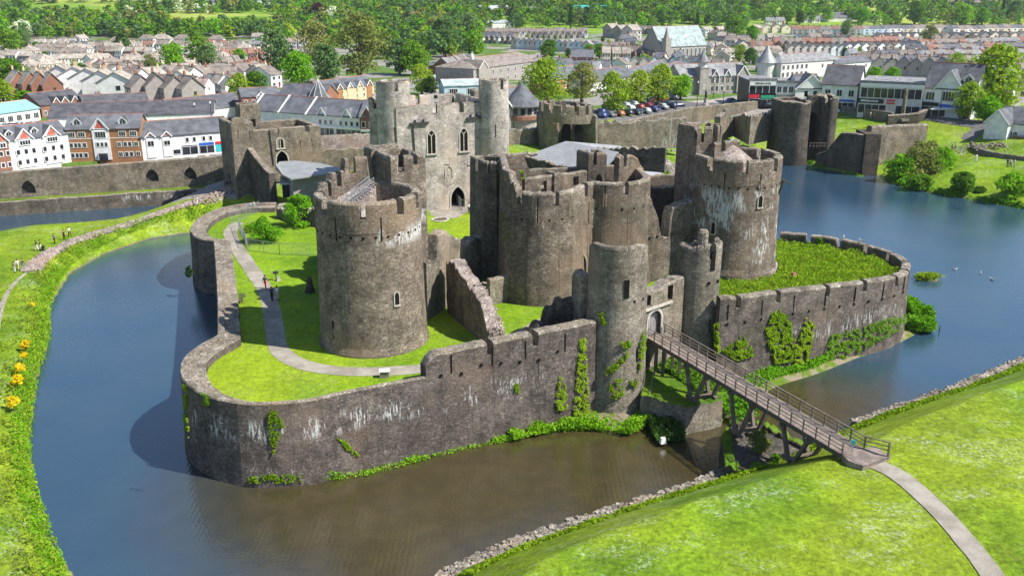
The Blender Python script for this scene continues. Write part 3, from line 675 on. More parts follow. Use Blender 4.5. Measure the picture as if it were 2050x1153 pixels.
WP3=smoothp([(-31.2,88.8),(-32.2,86.2),(-32.6,82.9),(-31.9,79.7),(-30.3,76.7),(-27.6,74.1),(-24.4,72.6),(-21.4,72.4),(-18.0,73.1),(-14.8,74.9),(-11.3,76.6),(-7.9,78.2)],5)
sec=[(-.55,-1.5),(-.3,1.5),(-.1,4.5),(0,8.05),(.1,8.2),(.75,8.2),(.8,7.85),(2.3,7.8),(2.35,7.75),(2.4,5.5)]
mis=[0,0,0,1,1,1,1,1,0]
wp=[];
m=M();prof(m,WP1+smoothp([WP2[0],WP2[1],WP2[2],WP2[3]],8)+WP3[1:],sec,1,0,mis,wf=lambda x,y:1 if y>86 else max(.5,1-.5*max(0,min(1,(x+31)/7))) if y<81 else 1)
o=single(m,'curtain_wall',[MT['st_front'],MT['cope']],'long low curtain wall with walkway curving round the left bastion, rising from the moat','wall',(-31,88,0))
# crenellated part
a=Vector((-8.1,78.1));b=Vector((8.6,86.3));L=(b-a).length;dd=(b-a).normalized()
gaps=[]
for u in (966,1078):
    gx=at(u,690,9.6);s=(Vector(gx)-a).dot(dd);gaps.append((s-.35,s+.35,9.2))
m=M();wall(m,[tuple(a),tuple(a+dd*6),tuple(a+dd*12),tuple(b)],1.5,-1.5,tp([(0,9.3),(.35,9.8),(.7,10.35),(L,10.8)]),side=1,gaps=gaps,batter=.5,rows=6,cap=.25)
o=single(m,'curtain_wall',[MT['st_front'],MT['cope']],'higher crenellated curtain wall with lime streaks meeting the wide round gate turret','wall',(0,82,0))
nf=Vector((dd.y,-dd.x))
for s in (2.6,6.9,10.5,15): p=a+dd*s+nf*.06;slitm((p.x,p.y,8.1),nf,.1,1.9,o,surround=False)
holes([(((a+dd*s+nf*.12).x,(a+dd*s+nf*.12).y,7.7+(s%3)*.25),nf) for s in np.arange(1.5,16,2.1)],o,.26)
# dark ruined masonry behind the wall, against the gate turret
m=M();wall(m,[(1.4,86.8),(3.2,88.6),(4.6,90.0),(8.4,91.2)],1.3,6.5,tp([(0,7.6),(1,9.2),(2.3,9.6),(3,9.4),(4.2,11.2),(6.4,11.6),(8,10.6)]),side=1,jag=.4,res=.3,cap=.35,rows=4)
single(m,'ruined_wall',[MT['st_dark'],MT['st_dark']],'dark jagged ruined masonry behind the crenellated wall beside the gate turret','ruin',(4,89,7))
# ================= outer west gate: two slim round turrets and gate wall
T=thing('castle_gatehouse','outer gatehouse of two slender ruined round turrets standing at the end of the timber bridge','gatehouse',(15,93,5))
cx,cy=10.9,89.0;r=3.0
m=M();m.lathe((cx,cy),[(4.0,-1.5),(3.7,.5),(3.4,3.5),(3.2,8),(3.05,13),(r,17.0)],56)
wall(m,arc(cx,cy,r,-90-88,-90+72,30),.8,16.99,tp([(0,18.2),(1,18.6),(7,18.7),(9,18.3)]),side=1,cap=.35,res=.3)
wall(m,arc(cx,cy,r,-18,182,30),.8,16.99,tp([(0,17.6),(2,17.1),(9.4,16.6),(10.4,16.2)]),side=1,cap=.2,res=.3,jag=.12);tower_floor(m,cx,cy,r-.5,17.0)
o=m.build('wide_turret',[MT['st_grey'],MT['cope']],T)
m=M();wall(m,[(7.3,91.5),(8.1,89.2)],1.0,6,tp([(0,14.5),(1.5,15.0),(2.3,14.6)]),side=-1,jag=.2,res=.3,cap=.3);m.build('turret_wing',[MT['st_grey'],MT['rubble']],T)
slitm((*cyl(cx,cy,3.1,-78),13.3),f(-78),.5,1.9,T,surround=False);slitm((*cyl(cx,cy,3.35,-52),6.2),f(-52),.1,1.5,T,surround=False)
holes([((*cyl(cx,cy,3.06,dg),12.8),f(dg)) for dg in (-60,-35)],T,.26)
cx2,cy2=21.1,97.5;r2=2.45
m=M();m.lathe((cx2,cy2),[(2.8,-1),(2.65,3),(2.5,8),(2.4,12),(r2,14.6)],44)
La=2*PI*r2
wall(m,arc(cx2,cy2,r2,-90,270,48),.75,14.59,lambda s,x,y:(16.3+math.sin(s*1.2)*.1 if (s/La*360-90)%360>250 or (s/La*360-90)%360<20 else (16.0 if (s/La*360-90)%360>175 else 15.4)),side=1,gaps=[(La*((-66+90)/360)-.42,La*((-66+90)/360)+.42,13.9+.75)],closed=True,cap=.5,jag=.18,res=.3);tower_floor(m,cx2,cy2,r2-.5,14.7)
o=m.build('slim_turret',[MT['st_grey'],MT['cope']],T)
m=M();q=cyl(cx2,cy2,2.46,-64);archprism(m,(q[0],q[1],13.3),f(-64),.55,2.2,.03,.2);m.build('window_gap',MT['dark'],T)
m=M();m.lathe((cx2+.5,cy2+1.2),[(.6,14.8),(.65,16.8),(.45,17.1),(0,17.15)],10);m.build('chimney_stump',MT['cope'],T,False)
holes([((*cyl(cx2,cy2,2.52,dg),11.9),f(dg)) for dg in (-72,-40)],T,.3);slitm((*cyl(cx2,cy2,2.56,-62),6.0),f(-62),.12,1.6,T,surround=False)
# gate wall between them
a=Vector((13.6,90.6));b=Vector((19.2,95.6));L=(b-a).length;dd=(b-a).normalized();nf=Vector((dd.y,-dd.x))
m=M();wall(m,[tuple(a),tuple(b)],1.6,-1,tp([(0,12.3),(3,12.2),(5,12.5),(L,12.7)]),side=1,jag=.2,res=.3,cap=.3,rows=5);o=m.build('gate_wall',[MT['st_grey'],MT['rubble']],T)
cm=M();g=a+dd*2.55;archprism(cm,(g.x,g.y,6.8),nf,2.2,2.9,1,.9,pointed=False)
p=a+dd*1.5;cm.box((p.x,p.y,11.1),(.65,1.6,1.2),math.atan2(dd.y,dd.x));p=a+dd*5.1;cm.box((p.x,p.y,11.2),(.9,1.6,1.7),math.atan2(dd.y,dd.x));cut(o,cm,MT['st_dark'])
m=M()
for s in (-.53,.53):
    q=g+dd*s-nf*.45;m.box((q.x,q.y,7.95),(1.03,.12,2.3),math.atan2(dd.y,dd.x))
    for k in range(4): w_=q+dd*(-.39+.26*k)+nf*.07;m.box((w_.x,w_.y,7.95),(.03,.03,2.3),math.atan2(dd.y,dd.x),1)
archprism(m,(g.x-nf.x*.5,g.y-nf.y*.5,7.6),nf,2.15,2.05,0,.1,pointed=False)
m.build('gate_door',[MT['door'],MT['wood_d']],T)
m=M();archframe(m,(g.x,g.y,6.8),nf,2.2,2.9,.28,.12,.1,pointed=False);q=a+dd*2.6+nf*.15;m.box((q.x,q.y,10.15),(5.4,.35,.2),math.atan2(dd.y,dd.x));m.build('arch_surround',MT['dress'],T)
# ================= right (south-west) ward curtain
RW=smoothp([(23.0,94.2),(25.2,94.7),(30.4,97.3),(35.7,99.7),(41.0,102.2),(46.4,105.0),(49.4,107.6)],4)+smoothp([(50.9,110.2),(52.3,113.8),(52.0,118.2),(50.0,122.3),(46.9,125.5),(43.3,127.8),(39.0,129.3),(34.5,130.2)],5)
L=polylen(RW)
def rs(x,y):
    b=min(range(len(RW)),key=lambda i:math.dist(RW[i],(x,y)));return polylen(RW[:b+1])
gaps=[]
for u,v,z in ((1484,607,9.6),(1564,592,9.5),(1642,578,9.4),(1718,566,9.3),(1786,553,9.2)):
    s=rs(*at(u,v,z));gaps.append((s-.33,s+.33))
s=gaps[-1][0]+4.6
while s<L-1: gaps.append((s,s+.7));s+=4.5
m=M();wall(m,RW,1.2,-1.5,lambda s,x,y:10.6-min(1.6,s*.045),side=1,gaps=gaps,zgap=1.35,batter=.5,rows=6,cap=.3,zi=6)
o=single(m,'curtain_wall',[MT['st_right'],MT['cope']],'crenellated curtain wall sweeping round the overgrown ward on the right','wall',(45,110,0))
hp=[];sl=[]
for s in np.arange(1.0,30,2.35):
    k=0;acc=0
    while acc+math.dist(RW[k],RW[k+1])<s: acc+=math.dist(RW[k],RW[k+1]);k+=1
    p=Vector(RW[k]).lerp(Vector(RW[k+1]),(s-acc)/max(.01,math.dist(RW[k],RW[k+1])));t_=(Vector(RW[k+1])-Vector(RW[k])).normalized();nn_=Vector((t_.y,-t_.x))
    hp.append(((p.x+nn_.x*.1,p.y+nn_.y*.1,7.4-s*.02),nn_))
    if int(s/2.35)%2==0: slitm((p.x+nn_.x*.06,p.y+nn_.y*.06,7.9-s*.03),nn_,.1,1.8,o,surround=False)
holes(hp,o,.26)
# rear inner parapet beside the right tower
# ================= north gate (left middle distance)
T=thing('castle_gatehouse','dark square north gatehouse with arched doorway above the dam at the left','gatehouse',(-46,178,8))
A=Vector(at(500,345,8.5));B_=Vector(at(646,330,8.5));d=(B_-A).normalized();nn=Vector((-d.y,d.x));fo=-nn;W=(B_-A).length
zt=hz(A.x+d.x*W/2,A.y+d.y*W/2,247)-.9
m=M();wall(m,[tuple(A),tuple(B_),tuple(B_+nn*12),tuple(A+nn*12)],1.2,6,zt,side=1,gaps=[(W*.37,W*.37+.9),(W*.79,W*.79+.9)],closed=True,zi=zt-2.5,zgap=1.2,cap=.2)
m.prism([tuple(A+(d+nn)*.8),tuple(B_+(nn-d)*.8),tuple(B_+nn*11.2-d*.8),tuple(A+nn*11.2+d*.8)],zt-5,zt-1.6);o=m.build('main_wall',[MT['st_north'],MT['cope']],T)
def onw(u,v):
    x,y,z=aty(u,v,A.y+3);t_=(x-A.x)/d.x;p=A+d*t_
    for _ in range(3): x,y,z=aty(u,v,p.y);p=A+d*((x-A.x)/d.x)
    return p,hz(p.x,p.y,v)
cm=M();p,z=onw(566,333);archprism(cm,(p.x,p.y,z),fo,2.3,3.1,1,3);cut(o,cm,MT['st_dark'])
m=M();archprism(m,(p.x+nn.x*2.3,p.y+nn.y*2.3,z),fo,2.25,3.05,.1,.2);m.build('gate_recess',MT['dark'],T)
m=M();archframe(m,(p.x,p.y,z),fo,2.3,3.1,.25,.1,.2);m.build('arch_surround',MT['dress'],T)
p,z=onw(562,297);window_t((p.x,p.y,z),fo,1.25,1.9,T,2,'window',False)
for u,v in ((602,295),(625,292)): p,z=onw(u,v);slitm((p.x,p.y,z),fo,.15,1.5,T)
m=M();p,z=onw(539,262);p2,z2=onw(547,330);m.bar((p.x+fo.x*.1,p.y+fo.y*.1,z),(p2.x+fo.x*.1,p2.y+fo.y*.1,z2),.2);m.build('drain_pipe',MT['dsteel'],T)
m=M();a=A-d*3.4-nn*2.4;z2=hz(a.x,a.y,247);wall(m,[tuple(a),tuple(a+d*4.2),tuple(a+d*4.2+nn*9),tuple(a+nn*9)],1,2,z2,side=1,gaps=[(.2,2.6,z2+.9)],closed=True,cap=.2,zi=z2-2);m.prism([tuple(a+(d+nn)*.5),tuple(a+d*3.7+nn*.5),tuple(a+d*3.7+nn*8.5),tuple(a+d*.5+nn*8.5)],z2-4,z2-2)
m.build('side_tower',[MT['st_north'],MT['cope']],T)
for q,hh in ((1.6,-9),(3.4,-3.5),(1.2,-3)): pp=a+d*q;slitm((pp.x,pp.y,z2+hh),fo,.14,1.7,T,cross=(hh==-9))
m=M();p=A-d*.2+nn*2;z3=hz(p.x,p.y,210);wall(m,[tuple(p),tuple(p+d*3.9),tuple(p+d*3.9+nn*3.5),tuple(p+nn*3.5)],.5,zt-3,z3,side=1,closed=True,cap=.15,jag=.1,zi=z3-1.5);m.prism([tuple(p+(d+nn)*.2),tuple(p+d*3.7+nn*.2),tuple(p+d*3.7+nn*3.3),tuple(p+(nn*3.3+d*.2))],zt-2,z3-1)
m.build('roof_turret',[MT['st_north'],MT['cope']],T)
m=M();p=A+d*2.2+nn*1.96;m.box((p.x,p.y,zt+1.2),(.8,.1,1.4),math.atan2(d.y,d.x));m.build('turret_opening',MT['dark'],T)
# spur wall running towards the camera from the north gate
a=at(511,310,13.0);b=at(552,348,11.6);c=at(556,395,7.6)
m=M();wall(m,[(A.x+.6,A.y),(at(555,392,7)[0],at(555,392,7)[1])],1.2,1,tp([(0,14.2),(7,12.6),(14,11.4),(22,10.8)]),side=-1,cap=.2,rows=3)
single(m,'spur_wall',[MT['st_dark'],MT['cope']],'dark sloping spur wall dropping towards the moat from the north gatehouse','wall',(A.x,A.y-6,3))
# visitor shelter roofs
T=thing('visitor_shelter','modern visitor building with a curved grey sheet roof beside the north gatehouse','building',(*at(600,360,7),7))
z=11.2;m=M();pl=[at(u,v,z) for u,v in ((553,338),(566,350),(582,358),(646,349),(700,341),(640,333),(592,328),(560,330))]
m.prism(pl,z-.25,lambda x,y:z+(.6 if y>at(600,340,z)[1] else 0),0);m.build('curved_roof',MT['zinc'],T)
z=9.6;m=M();pl=[at(u,v,z) for u,v in ((562,352),(560,368),(640,366),(646,352),(600,346))];m.prism(pl,z-.2,z);m.build('flat_roof',MT['zinc2'],T)
m=M();pl=[at(u,v,9.3) for u,v in ((564,366),(640,363),(640,352),(566,352))];m.prism(pl,6.5,9.3);m.build('glazed_front',MT['glass'],T)
m=M();pl=[at(u,v,11) for u,v in ((585,355),(690,345),(690,336),(570,340))];m.prism(pl,6.5,10.9);m.build('wall',MT['w_grey'],T)
# ================= dam: outer walls at left
def line_top(u0,v0,u1,v1,z): return at(u0,v0,z),at(u1,v1,z)
a,b=_a0,_b0=at(-260,416.5,2.9),at(452,368.5,2.9)
m=M();wall(m,[a,b],1.4,2.4,lambda s,x,y:7.9+1.3*s/75,side=1,cap=.2,rows=4,res=1.2,jag=.05)
o=single(m,'dam_wall',[MT['st_far'],MT['cope']],'long high retaining wall of the dam with three arched recesses','wall',((a[0]+b[0])/2,(a[1]+b[1])/2,3))
dv=Vector((b[0]-a[0],b[1]-a[1])).normalized();nf=Vector((dv.y,-dv.x));cm=M();rec=[]
for u,v in ((59,388),(306,364),(382,360)):
    p=Vector(a)
    for _ in range(4):
        x,y,z=aty(u,v,p.y);p=Vector(a)+dv*((x-a[0])/dv.x)
    zz=hz(p.x,p.y,v);rec.append((p,zz));archprism(cm,(p.x,p.y,zz),nf,2.5,2.7,1,.9)
cut(o,cm,MT['st_dark'])
for p,zz in rec: q=p-nf*.84;slitm((q.x,q.y,zz+.7),nf,.14,1.1,o)
a2,b2=at(-260,421,2.9),at(458,374,2.9)
m=M();wall(m,[a2,b2],1.0,-1.5,2.9,side=1,cap=.2,rows=3,res=1.2,jag=.08,batter=.4)
single(m,'moat_wall',[stone('stone_moat_wall',(.19,.165,.13),(.09,.08,.065),(.34,.3,.25),streak=[(1.2,2.5,.8,(-80,-52))],stain=.4,moss=.7),MT['cope']],'low mossy retaining wall below the dam, standing in the upper moat','wall',((a2[0]+b2[0])/2,(a2[1]+b2[1])/2,0))
m=M();m.quad((a2[0],a2[1]+.5,2.86),(b2[0],b2[1]+.5,2.86),(b[0],b[1]+.2,2.86),(a[0],a[1]+.2,2.86));struct(m.build('dam_berm',MT['grass2']))
# ================= back walls and leaning tower, south gate
T=thing('leaning_tower','leaning ruined tower, torn open, with a crenellated top behind the hall','tower',(*at(1135,290,9),9))
cxx,cyy=at(1137,290,9)[0],at(1137,290,9)[1]+2
m=M();wall(m,[(cxx-6.4,cyy-1),(cxx-4.8,cyy-2.6),(cxx-2.5,cyy-2.4),(cxx-1.8,cyy+1.0),(cxx+.4,cyy+1.2),(cxx+.8,cyy-1.0),(cxx+3.0,cyy+.6),(cxx+6.3,cyy-2.0),(cxx+7.2,cyy+3),(cxx+4,cyy+6),(cxx-4,cyy+6),(cxx-7,cyy+3)],1.4,7,lambda s,x,y:15.2+mnoise((x*.4,y*.4,2))*1.3,side=1,closed=True,jag=.5,res=.4,cap=.2,rows=5)
m.prism([(cxx-5,cyy+1),(cxx+5,cyy+1),(cxx+5,cyy+5),(cxx-5,cyy+5)],13,14.5)
def lean(mm,k=.10):
    mm.v=[(p[0]+(p[2]-9)*k*1.0,p[1]+(p[2]-9)*.0,p[2]-(p[0]-cxx)*.07) for p in mm.v]
o=lean(m,-.02) or m.build('torn_wall',[MT['st_north'],MT['rubble']],T)
m=M();wall(m,arc(cxx-.2,cyy+1.8,6.2,-170,10,24),.9,14.0,18.0,side=1,gaps=every(19.4,1.1,3.0,1.2),cap=.2,zgap=2);wall(m,arc(cxx-.2,cyy+1.8,6.2,10,190,24),.9,14.0,17.8,side=1,gaps=every(19.4,1.1,3.0,1.2),cap=.2,zgap=2);lean(m,-.02);m.build('parapet',[MT['st_north'],MT['cope']],T)
for u in (1133,1158): 
    x=aty(u,270,cyy-1)[0];m=M();archprism(m,(x,cyy-(1.1 if u<1140 else 1.9),8.5),(0,-1),2.0,5.4,.25,.1);m.build('arch_opening',MT['dark'],T)
def simplewall(name,pts,tops,z0,thick,mat,label,cat='wall',side=1,jag=.1,gaps=(),cope=None,rows=2):
    m=M();wall(m,pts,thick,z0,tops,side=side,jag=jag,gaps=gaps,cap=.2,res=.8,rows=rows)
    return single(m,name,[mat,cope or MT['cope']],label,cat,(pts[0][0],pts[0][1],z0))
p0,p1=at(1190,300,9),at(1380,262,9)
simplewall('outer_curtain_wall',[at(1196,291,7.5),at(1372,283,7.5)],tp([(0,12.8),(30,13.2)]),6,1.5,MT['st_far'],'long ruined outer curtain wall running right from the leaning tower',jag=.4,cope=MT['rubble'])
simplewall('outer_curtain_wall',[at(1018,300,8),at(1082,292,8)],12.2,6,1.5,MT['st_far'],'short stretch of outer curtain wall left of the leaning tower',jag=.3,cope=MT['rubble'])
simplewall('outer_curtain_wall',[at(625,330,8),at(752,322,8)],13.8,6,1.2,MT['pinkstone'],'pinkish rubble wall between the north gatehouse and the pale gatehouse',jag=.1)
simplewall('inner_range_wall',[at(640,345,7),at(742,338,7)],11.5,6,1.2,MT['st_far'],'lower dark wall in front of the pinkish rubble wall',jag=.2)
simplewall('inner_range_wall',[at(1010,345,8),at(1060,340,8)],11.6,6,1.2,MT['st_far'],'low wall stub right of the pale gatehouse',jag=.2)
simplewall('outer_curtain_wall',[at(1440,272,6.5),at(1468,262,6.5),at(1500,275,7),at(1562,262,7)],tp([(0,11.5),(5,13.0),(8,9.8),(12,10.5),(18,12.0),(40,12.5)]),5,1.6,MT['st_far'],'broken curtain wall left of the south gate tower with torn gaps',jag=.4,cope=MT['rubble'])
simplewall('roadside_wall',[at(1195,268,9),at(1385,228,9),at(1500,214,9.3),at(1560,207,9.3)],lambda s,x,y:10.8,6,.8,MT['st_far'],'roadside stone wall below the car park',jag=.05)
# south gate twin towers
T=thing('castle_gatehouse','twin rounded south gate towers with a tall arch beyond the lake','gatehouse',(*at(1612,310,1),1))
bx,by=at(1590,322,1.2)
zt=hz(bx,by+2,203)
m=M()
pth=smoothp([(bx-4.0,by+11),(bx-4.3,by+3.5),(bx-2.6,by+.8),(bx,by-.8),(bx+2.6,by+.1),(bx+3.6,by+2.6),(bx+3.7,by+5)],5)
wall(m,pth+[(bx+3,by+11)],1.2,-.5,lambda s,x,y:zt+mnoise((x*.5,y*.5,1))*.4,side=1,closed=True,cap=.3,rows=4,batter=.4,zi=zt-1);m.prism([(bx-3.4,by+10),(bx-3.4,by+3.6),(bx-1.8,by+1.6),(bx+.2,by+.4),(bx+2.4,by+1.2),(bx+2.9,by+3),(bx+2.6,by+10)],zt-3,zt-.7,1,mt=1)
m.build('left_tower',[MT['st_dark'],MT['cope']],T)
m=M();pth=smoothp([(bx+6.3,by+5),(bx+6.6,by+2.8),(bx+8.3,by+1.2),(bx+10.2,by+2.0),(bx+11.0,by+4.5),(bx+11.4,by+10)],5)
wall(m,pth+[(bx+6.3,by+10)],1.2,-.5,lambda s,x,y:zt+1.0+mnoise((x*.7,y*.5,5))*.8,side=1,closed=True,cap=.3,jag=.3,rows=4,gaps=[(3,4)],zi=zt-1);m.build('right_tower',[MT['st_dark'],MT['cope']],T)
m=M();wall(m,[(bx+3.3,by+4.2),(bx+6.8,by+4.2)],1.2,1.5,zt+1.4,side=1,gaps=[(1,2)],cap=.3);o=m.build('arch_wall',[MT['st_dark'],MT['cope']],T)
cm=M();archprism(cm,(bx+5.0,by+4.2,3.5),(0,-1),2.4,9.5,1,3);cut(o,cm)
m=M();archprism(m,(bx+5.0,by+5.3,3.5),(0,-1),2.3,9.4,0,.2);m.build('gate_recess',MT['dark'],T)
m=M();
for k in range(9): x=bx+3.8+k*.9;m.bar((x,by+.6,4.2),(x,by+.6,5.6),.12)
m.bar((bx+3.6,by+.6,5.6),(bx+11.2,by+.6,5.6),.14);m.bar((bx+3.6,by+.6,4.9),(bx+11.2,by+.6,4.9),.1);m.build('bridge_railing',MT['wood'],T)
# lakeside walls right of the south gate
p1=at(1632,326,1);p2=at(1722,349,.2);p3=at(1752,349,.2)
def zv(p,v): return hz(p[0],p[1],v)
m=M();wall(m,[p1,(p2[0]-.2,p2[1])],1.4,-.5,tp([(0,zv(p1,300)-1),(3,zv(p1,298)),(6.5,zv(p2,272)),(9,zv(p2,270)),(20,zv(p2,270))]),side=1,cap=.2,rows=3)
o=m.build('causeway_wall',[MT['st_dark'],MT['cope']],T)
o.parent=None;o.location=(0,0,0);o.data.transform(Matrix.Translation(T.location));o.name='causeway_wall';tag(o,'dark sloping wall stepping up from the water right of the south gate','wall')
zb=zv(p2,268);m=M();m.prism([(p2[0],p2[1]-1),(p3[0],p3[1]-1),(p3[0]-.6,p3[1]+7),(p2[0]+.4,p2[1]+7)],-.5,zb);single(m,'wall_buttress',[MT['st_dark']],'square buttress rising straight from the lake at the end of the sloping wall','buttress',(p2[0],p2[1],0))
q0=(p3[0]-1,p3[1]+3);q1=at(1850,310,3.0)
m=M();wall(m,[q0,q1],1.6,0,tp([(0,zv(q0,252)),(30,zv(q1,258)+0.8)]),side=1,cap=.5,rows=3);single(m,'lakeside_wall',[MT['st_far'],MT['cope']],'thick brown wall with turfed top behind the lake bushes','wall',(q0[0],q0[1],0))
q2=at(1775,262,6.0);q3=at(1835,262,6.0);q4=at(1922,238,6.5)
m=M();wall(m,[q2,q3,q4],1.2,4,tp([(0,10.2),(6,10.6),(14,11.4),(40,9.6)]),side=1,cap=.3,rows=2);single(m,'bastion_wall',[MT['st_dark'],MT['cope']],'dark angular wall below the white shops, around the tall stone post','wall',(q2[0],q2[1],4))
m=M();x,y=at(1806,240,8.8);m.lathe((x,y),[(1.1,8),(1.0,8.9),(.62,9),(.5,16.5),(.3,17.2),(0,17.5)],8);m.box((x,y,8.9),(3.4,3.4,.6),.4);single(m,'stone_pillar',[MT['st_far']],'tall slim stone pillar on the dark wall in front of the shops','pillar',(x,y,8))
m=M();wall(m,[at(1668,217,9.2),at(1785,236,8.8)],.7,5,10.3,side=1,rows=2);single(m,'roadside_wall',[MT['st_far'],MT['cope']],'roadside stone wall above the lawn right of the south gate','wall',(*at(1668,217,9.2),5))
m=M();wall(m,smoothp([at(1945,290,4.2),at(1940,305,4),at(1955,318,3.8),at(2000,330,3.7),at(2110,345,3.6)],4),.8,2,6.4,side=1,rows=2);single(m,'garden_wall',[MT['st_far'],MT['cope']],'curved retaining wall beside the lakeside footpath at the right edge','wall',(*at(1945,300,4),2))
# ================= terrain
LAKE=[at(u,v,0) for u,v in ((120,1250),(150,1153),(100,1080),(66,970),(58,880),(75,760),(98,680),(103,610),(140,548),(210,508),(300,478),(380,466),(455,448))]+[(-41,153),(-38,130),(-20,90),(6,92),(30,102),(44,112),(43,124),(34,131),(36,160),(41,190)]
LAKE+=[at(u,v,0) for u,v in ((1562,322),(1600,324),(1640,337),(1720,352),(1762,352),(1800,374),(1880,388),(1960,402),(2050,418),(2300,470),(2900,640),(2700,700),(2250,690),(2050,740),(1900,798),(1740,852),(1640,890),(1545,938),(1400,985),(1200,1050),(1050,1100),(930,1150),(860,1200),(700,1320))]
UPPER=[at(u,v,0) for u,v in ((-400,520),(-150,490),(0,478),(60,466),(150,459),(230,452),(300,438),(350,424),(385,412),(425,404),(462,380),(0,415),(-400,440))]
_a=at(-260,416.5,2.9);_b=at(452,368.5,2.9);DAM0=_a;DAMS=(_b[1]-_a[1])/(_b[0]-_a[0])
def segd(px_,py_,poly):
    P=np.array(poly);Q=np.roll(P,-1,0);d=np.full(px_.shape,1e9);ins=np.zeros(px_.shape,bool)
    for (x1,y1),(x2,y2) in zip(P,Q):
        dx,dy=x2-x1,y2-y1;L=dx*dx+dy*dy+1e-9
        t=np.clip(((px_-x1)*dx+(py_-y1)*dy)/L,0,1);d=np.minimum(d,np.hypot(px_-x1-t*dx,py_-y1-t*dy))
        c=((y1>py_)!=(y2>py_))&(px_<(x2-x1)*(py_-y1)/(y2-y1+1e-12)+x1);ins^=c
    return np.where(ins,-d,d)
def sst(v,a,b): t=np.clip((v-a)/(b-a),0,1);return t*t*(3-2*t)
def heightfar(x,y):
    base=9-6.5*sst(y,290,450)-.9*sst(-x,44,60)*(1-sst(y,230,400))
    hill=np.clip(y-840-40*np.sin(x*.005),0,None)*(.060-.006*sst(x,0,300))
    hill=hill*(1+.12*np.sin(x*.011+y*.006))+np.where(y>850,2*np.sin(x*.022+2)*np.sin(y*.016),0)*sst(y,850,1000)
    return base+hill
def height(x,y):
    x=np.asarray(x,float);y=np.asarray(y,float)
    d1=segd(x,y,LAKE);d2=segd(x,y,UPPER);d=np.minimum(d1,d2)
    dam=DAM0[1]+(x-DAM0[0])*DAMS+.6;left=(x<-28)&(y<dam)&(d1>0);right=(y<112)&(x>-16)
    nz=np.sin(x*.21+y*.13)*np.cos(y*.17-x*.05)
    far=heightfar(x,y)
    z=np.minimum(far,.35+np.clip(d,0,None)*.2)            # lake shore rising to the street
    zp=np.minimum(6.88,.5+np.clip(d,0,None)*3);prec=(x>-44)&(x<40)&(y>118)&(y<186);z=np.where(prec,zp,z)
    z=np.where((y>=dam)&(x<-38),far,z)
    zl=np.minimum(2.1+nz*.12,.15+np.clip(d,0,None)*.62);zl=np.where(x<-95,np.minimum(zl+np.clip(-x-95,0,60)*.05,6),zl)
    ramp=np.clip((y-152)*.13,0,3.6)*sst(x,-74,-56)*(x<-38);zl=np.minimum(zl+ramp,.15+np.clip(d,0,None)*.9)
    z=np.where(left,zl,z)
    zr=np.minimum(6.3+nz*.15,.75+np.clip(d,0,None)*.62+nz*.1)+np.clip(d-9,0,200)*.012;z=np.where(right,zr,z)
    return np.where(d<0,np.maximum(-1.4,-.3+d*.5),z)
def G(x,y): return float(height(np.array([x]),np.array([y]))[0])
def FASTG(u,v):
    d=ray(u,v);lo,hi=230.,4200.
    for _ in range(2):
        gy=np.linspace(lo,hi,500);t=gy/d[1];X_=d[0]*t;Z_=H+d[2]*t;g=heightfar(X_,gy);k=int(np.argmax(Z_<=g))
        if Z_[k]>g[k]: k=int(np.argmin(Z_-g))
        lo,hi=gy[max(0,k-1)],gy[min(499,k+1)]
    return float(X_[k]),float(gy[k]),float(g[k])
def atg(u,v,dz=0):
    if v<215: return FASTG(u,v)
    z=9.
    for _ in range(8): x,y=at(u,v,z);z=G(x,y)+dz
    return x,y,z
ys=np.concatenate([np.linspace(30,75,90),np.linspace(75.5,250,270),250*np.exp(np.linspace(.006,2.75,190))])
us=np.linspace(-1.15,1.15,430)
Y,UU=np.meshgrid(ys,us,indexing='ij');X=UU*(Y+8);Z=height(X,Y)
def gridmesh(name,X,Y,Z,mat):
    r,c=X.shape;me=bpy.data.meshes.new(name);co=np.stack([X,Y,Z],-1).reshape(-1,3)
    idx=np.arange(r*c).reshape(r,c);q=np.stack([idx[:-1,:-1],idx[:-1,1:],idx[1:,1:],idx[1:,:-1]],-1).reshape(-1,4)
    return npmesh(name,co,q,mat,True)
def npmesh(name,co,q,mat,smooth=False,link=True):
    me=bpy.data.meshes.new(name);k=q.shape[1]
    me.vertices.add(len(co));me.vertices.foreach_set('co',np.asarray(co,np.float32).ravel())
    me.loops.add(q.size);me.loops.foreach_set('vertex_index',q.astype(np.int32).ravel())
    me.polygons.add(len(q));me.polygons.foreach_set('loop_start',np.arange(0,q.size,k,dtype=np.int32));me.polygons.foreach_set('loop_total',np.full(len(q),k,np.int32))
    if smooth: me.polygons.foreach_set('use_smooth',np.ones(len(q),bool))
    me.materials.append(mat);me.update(calc_edges=True);me.validate()
    o=bpy.data.objects.new(name,me)
    if link: COL.objects.link(o)
    return o
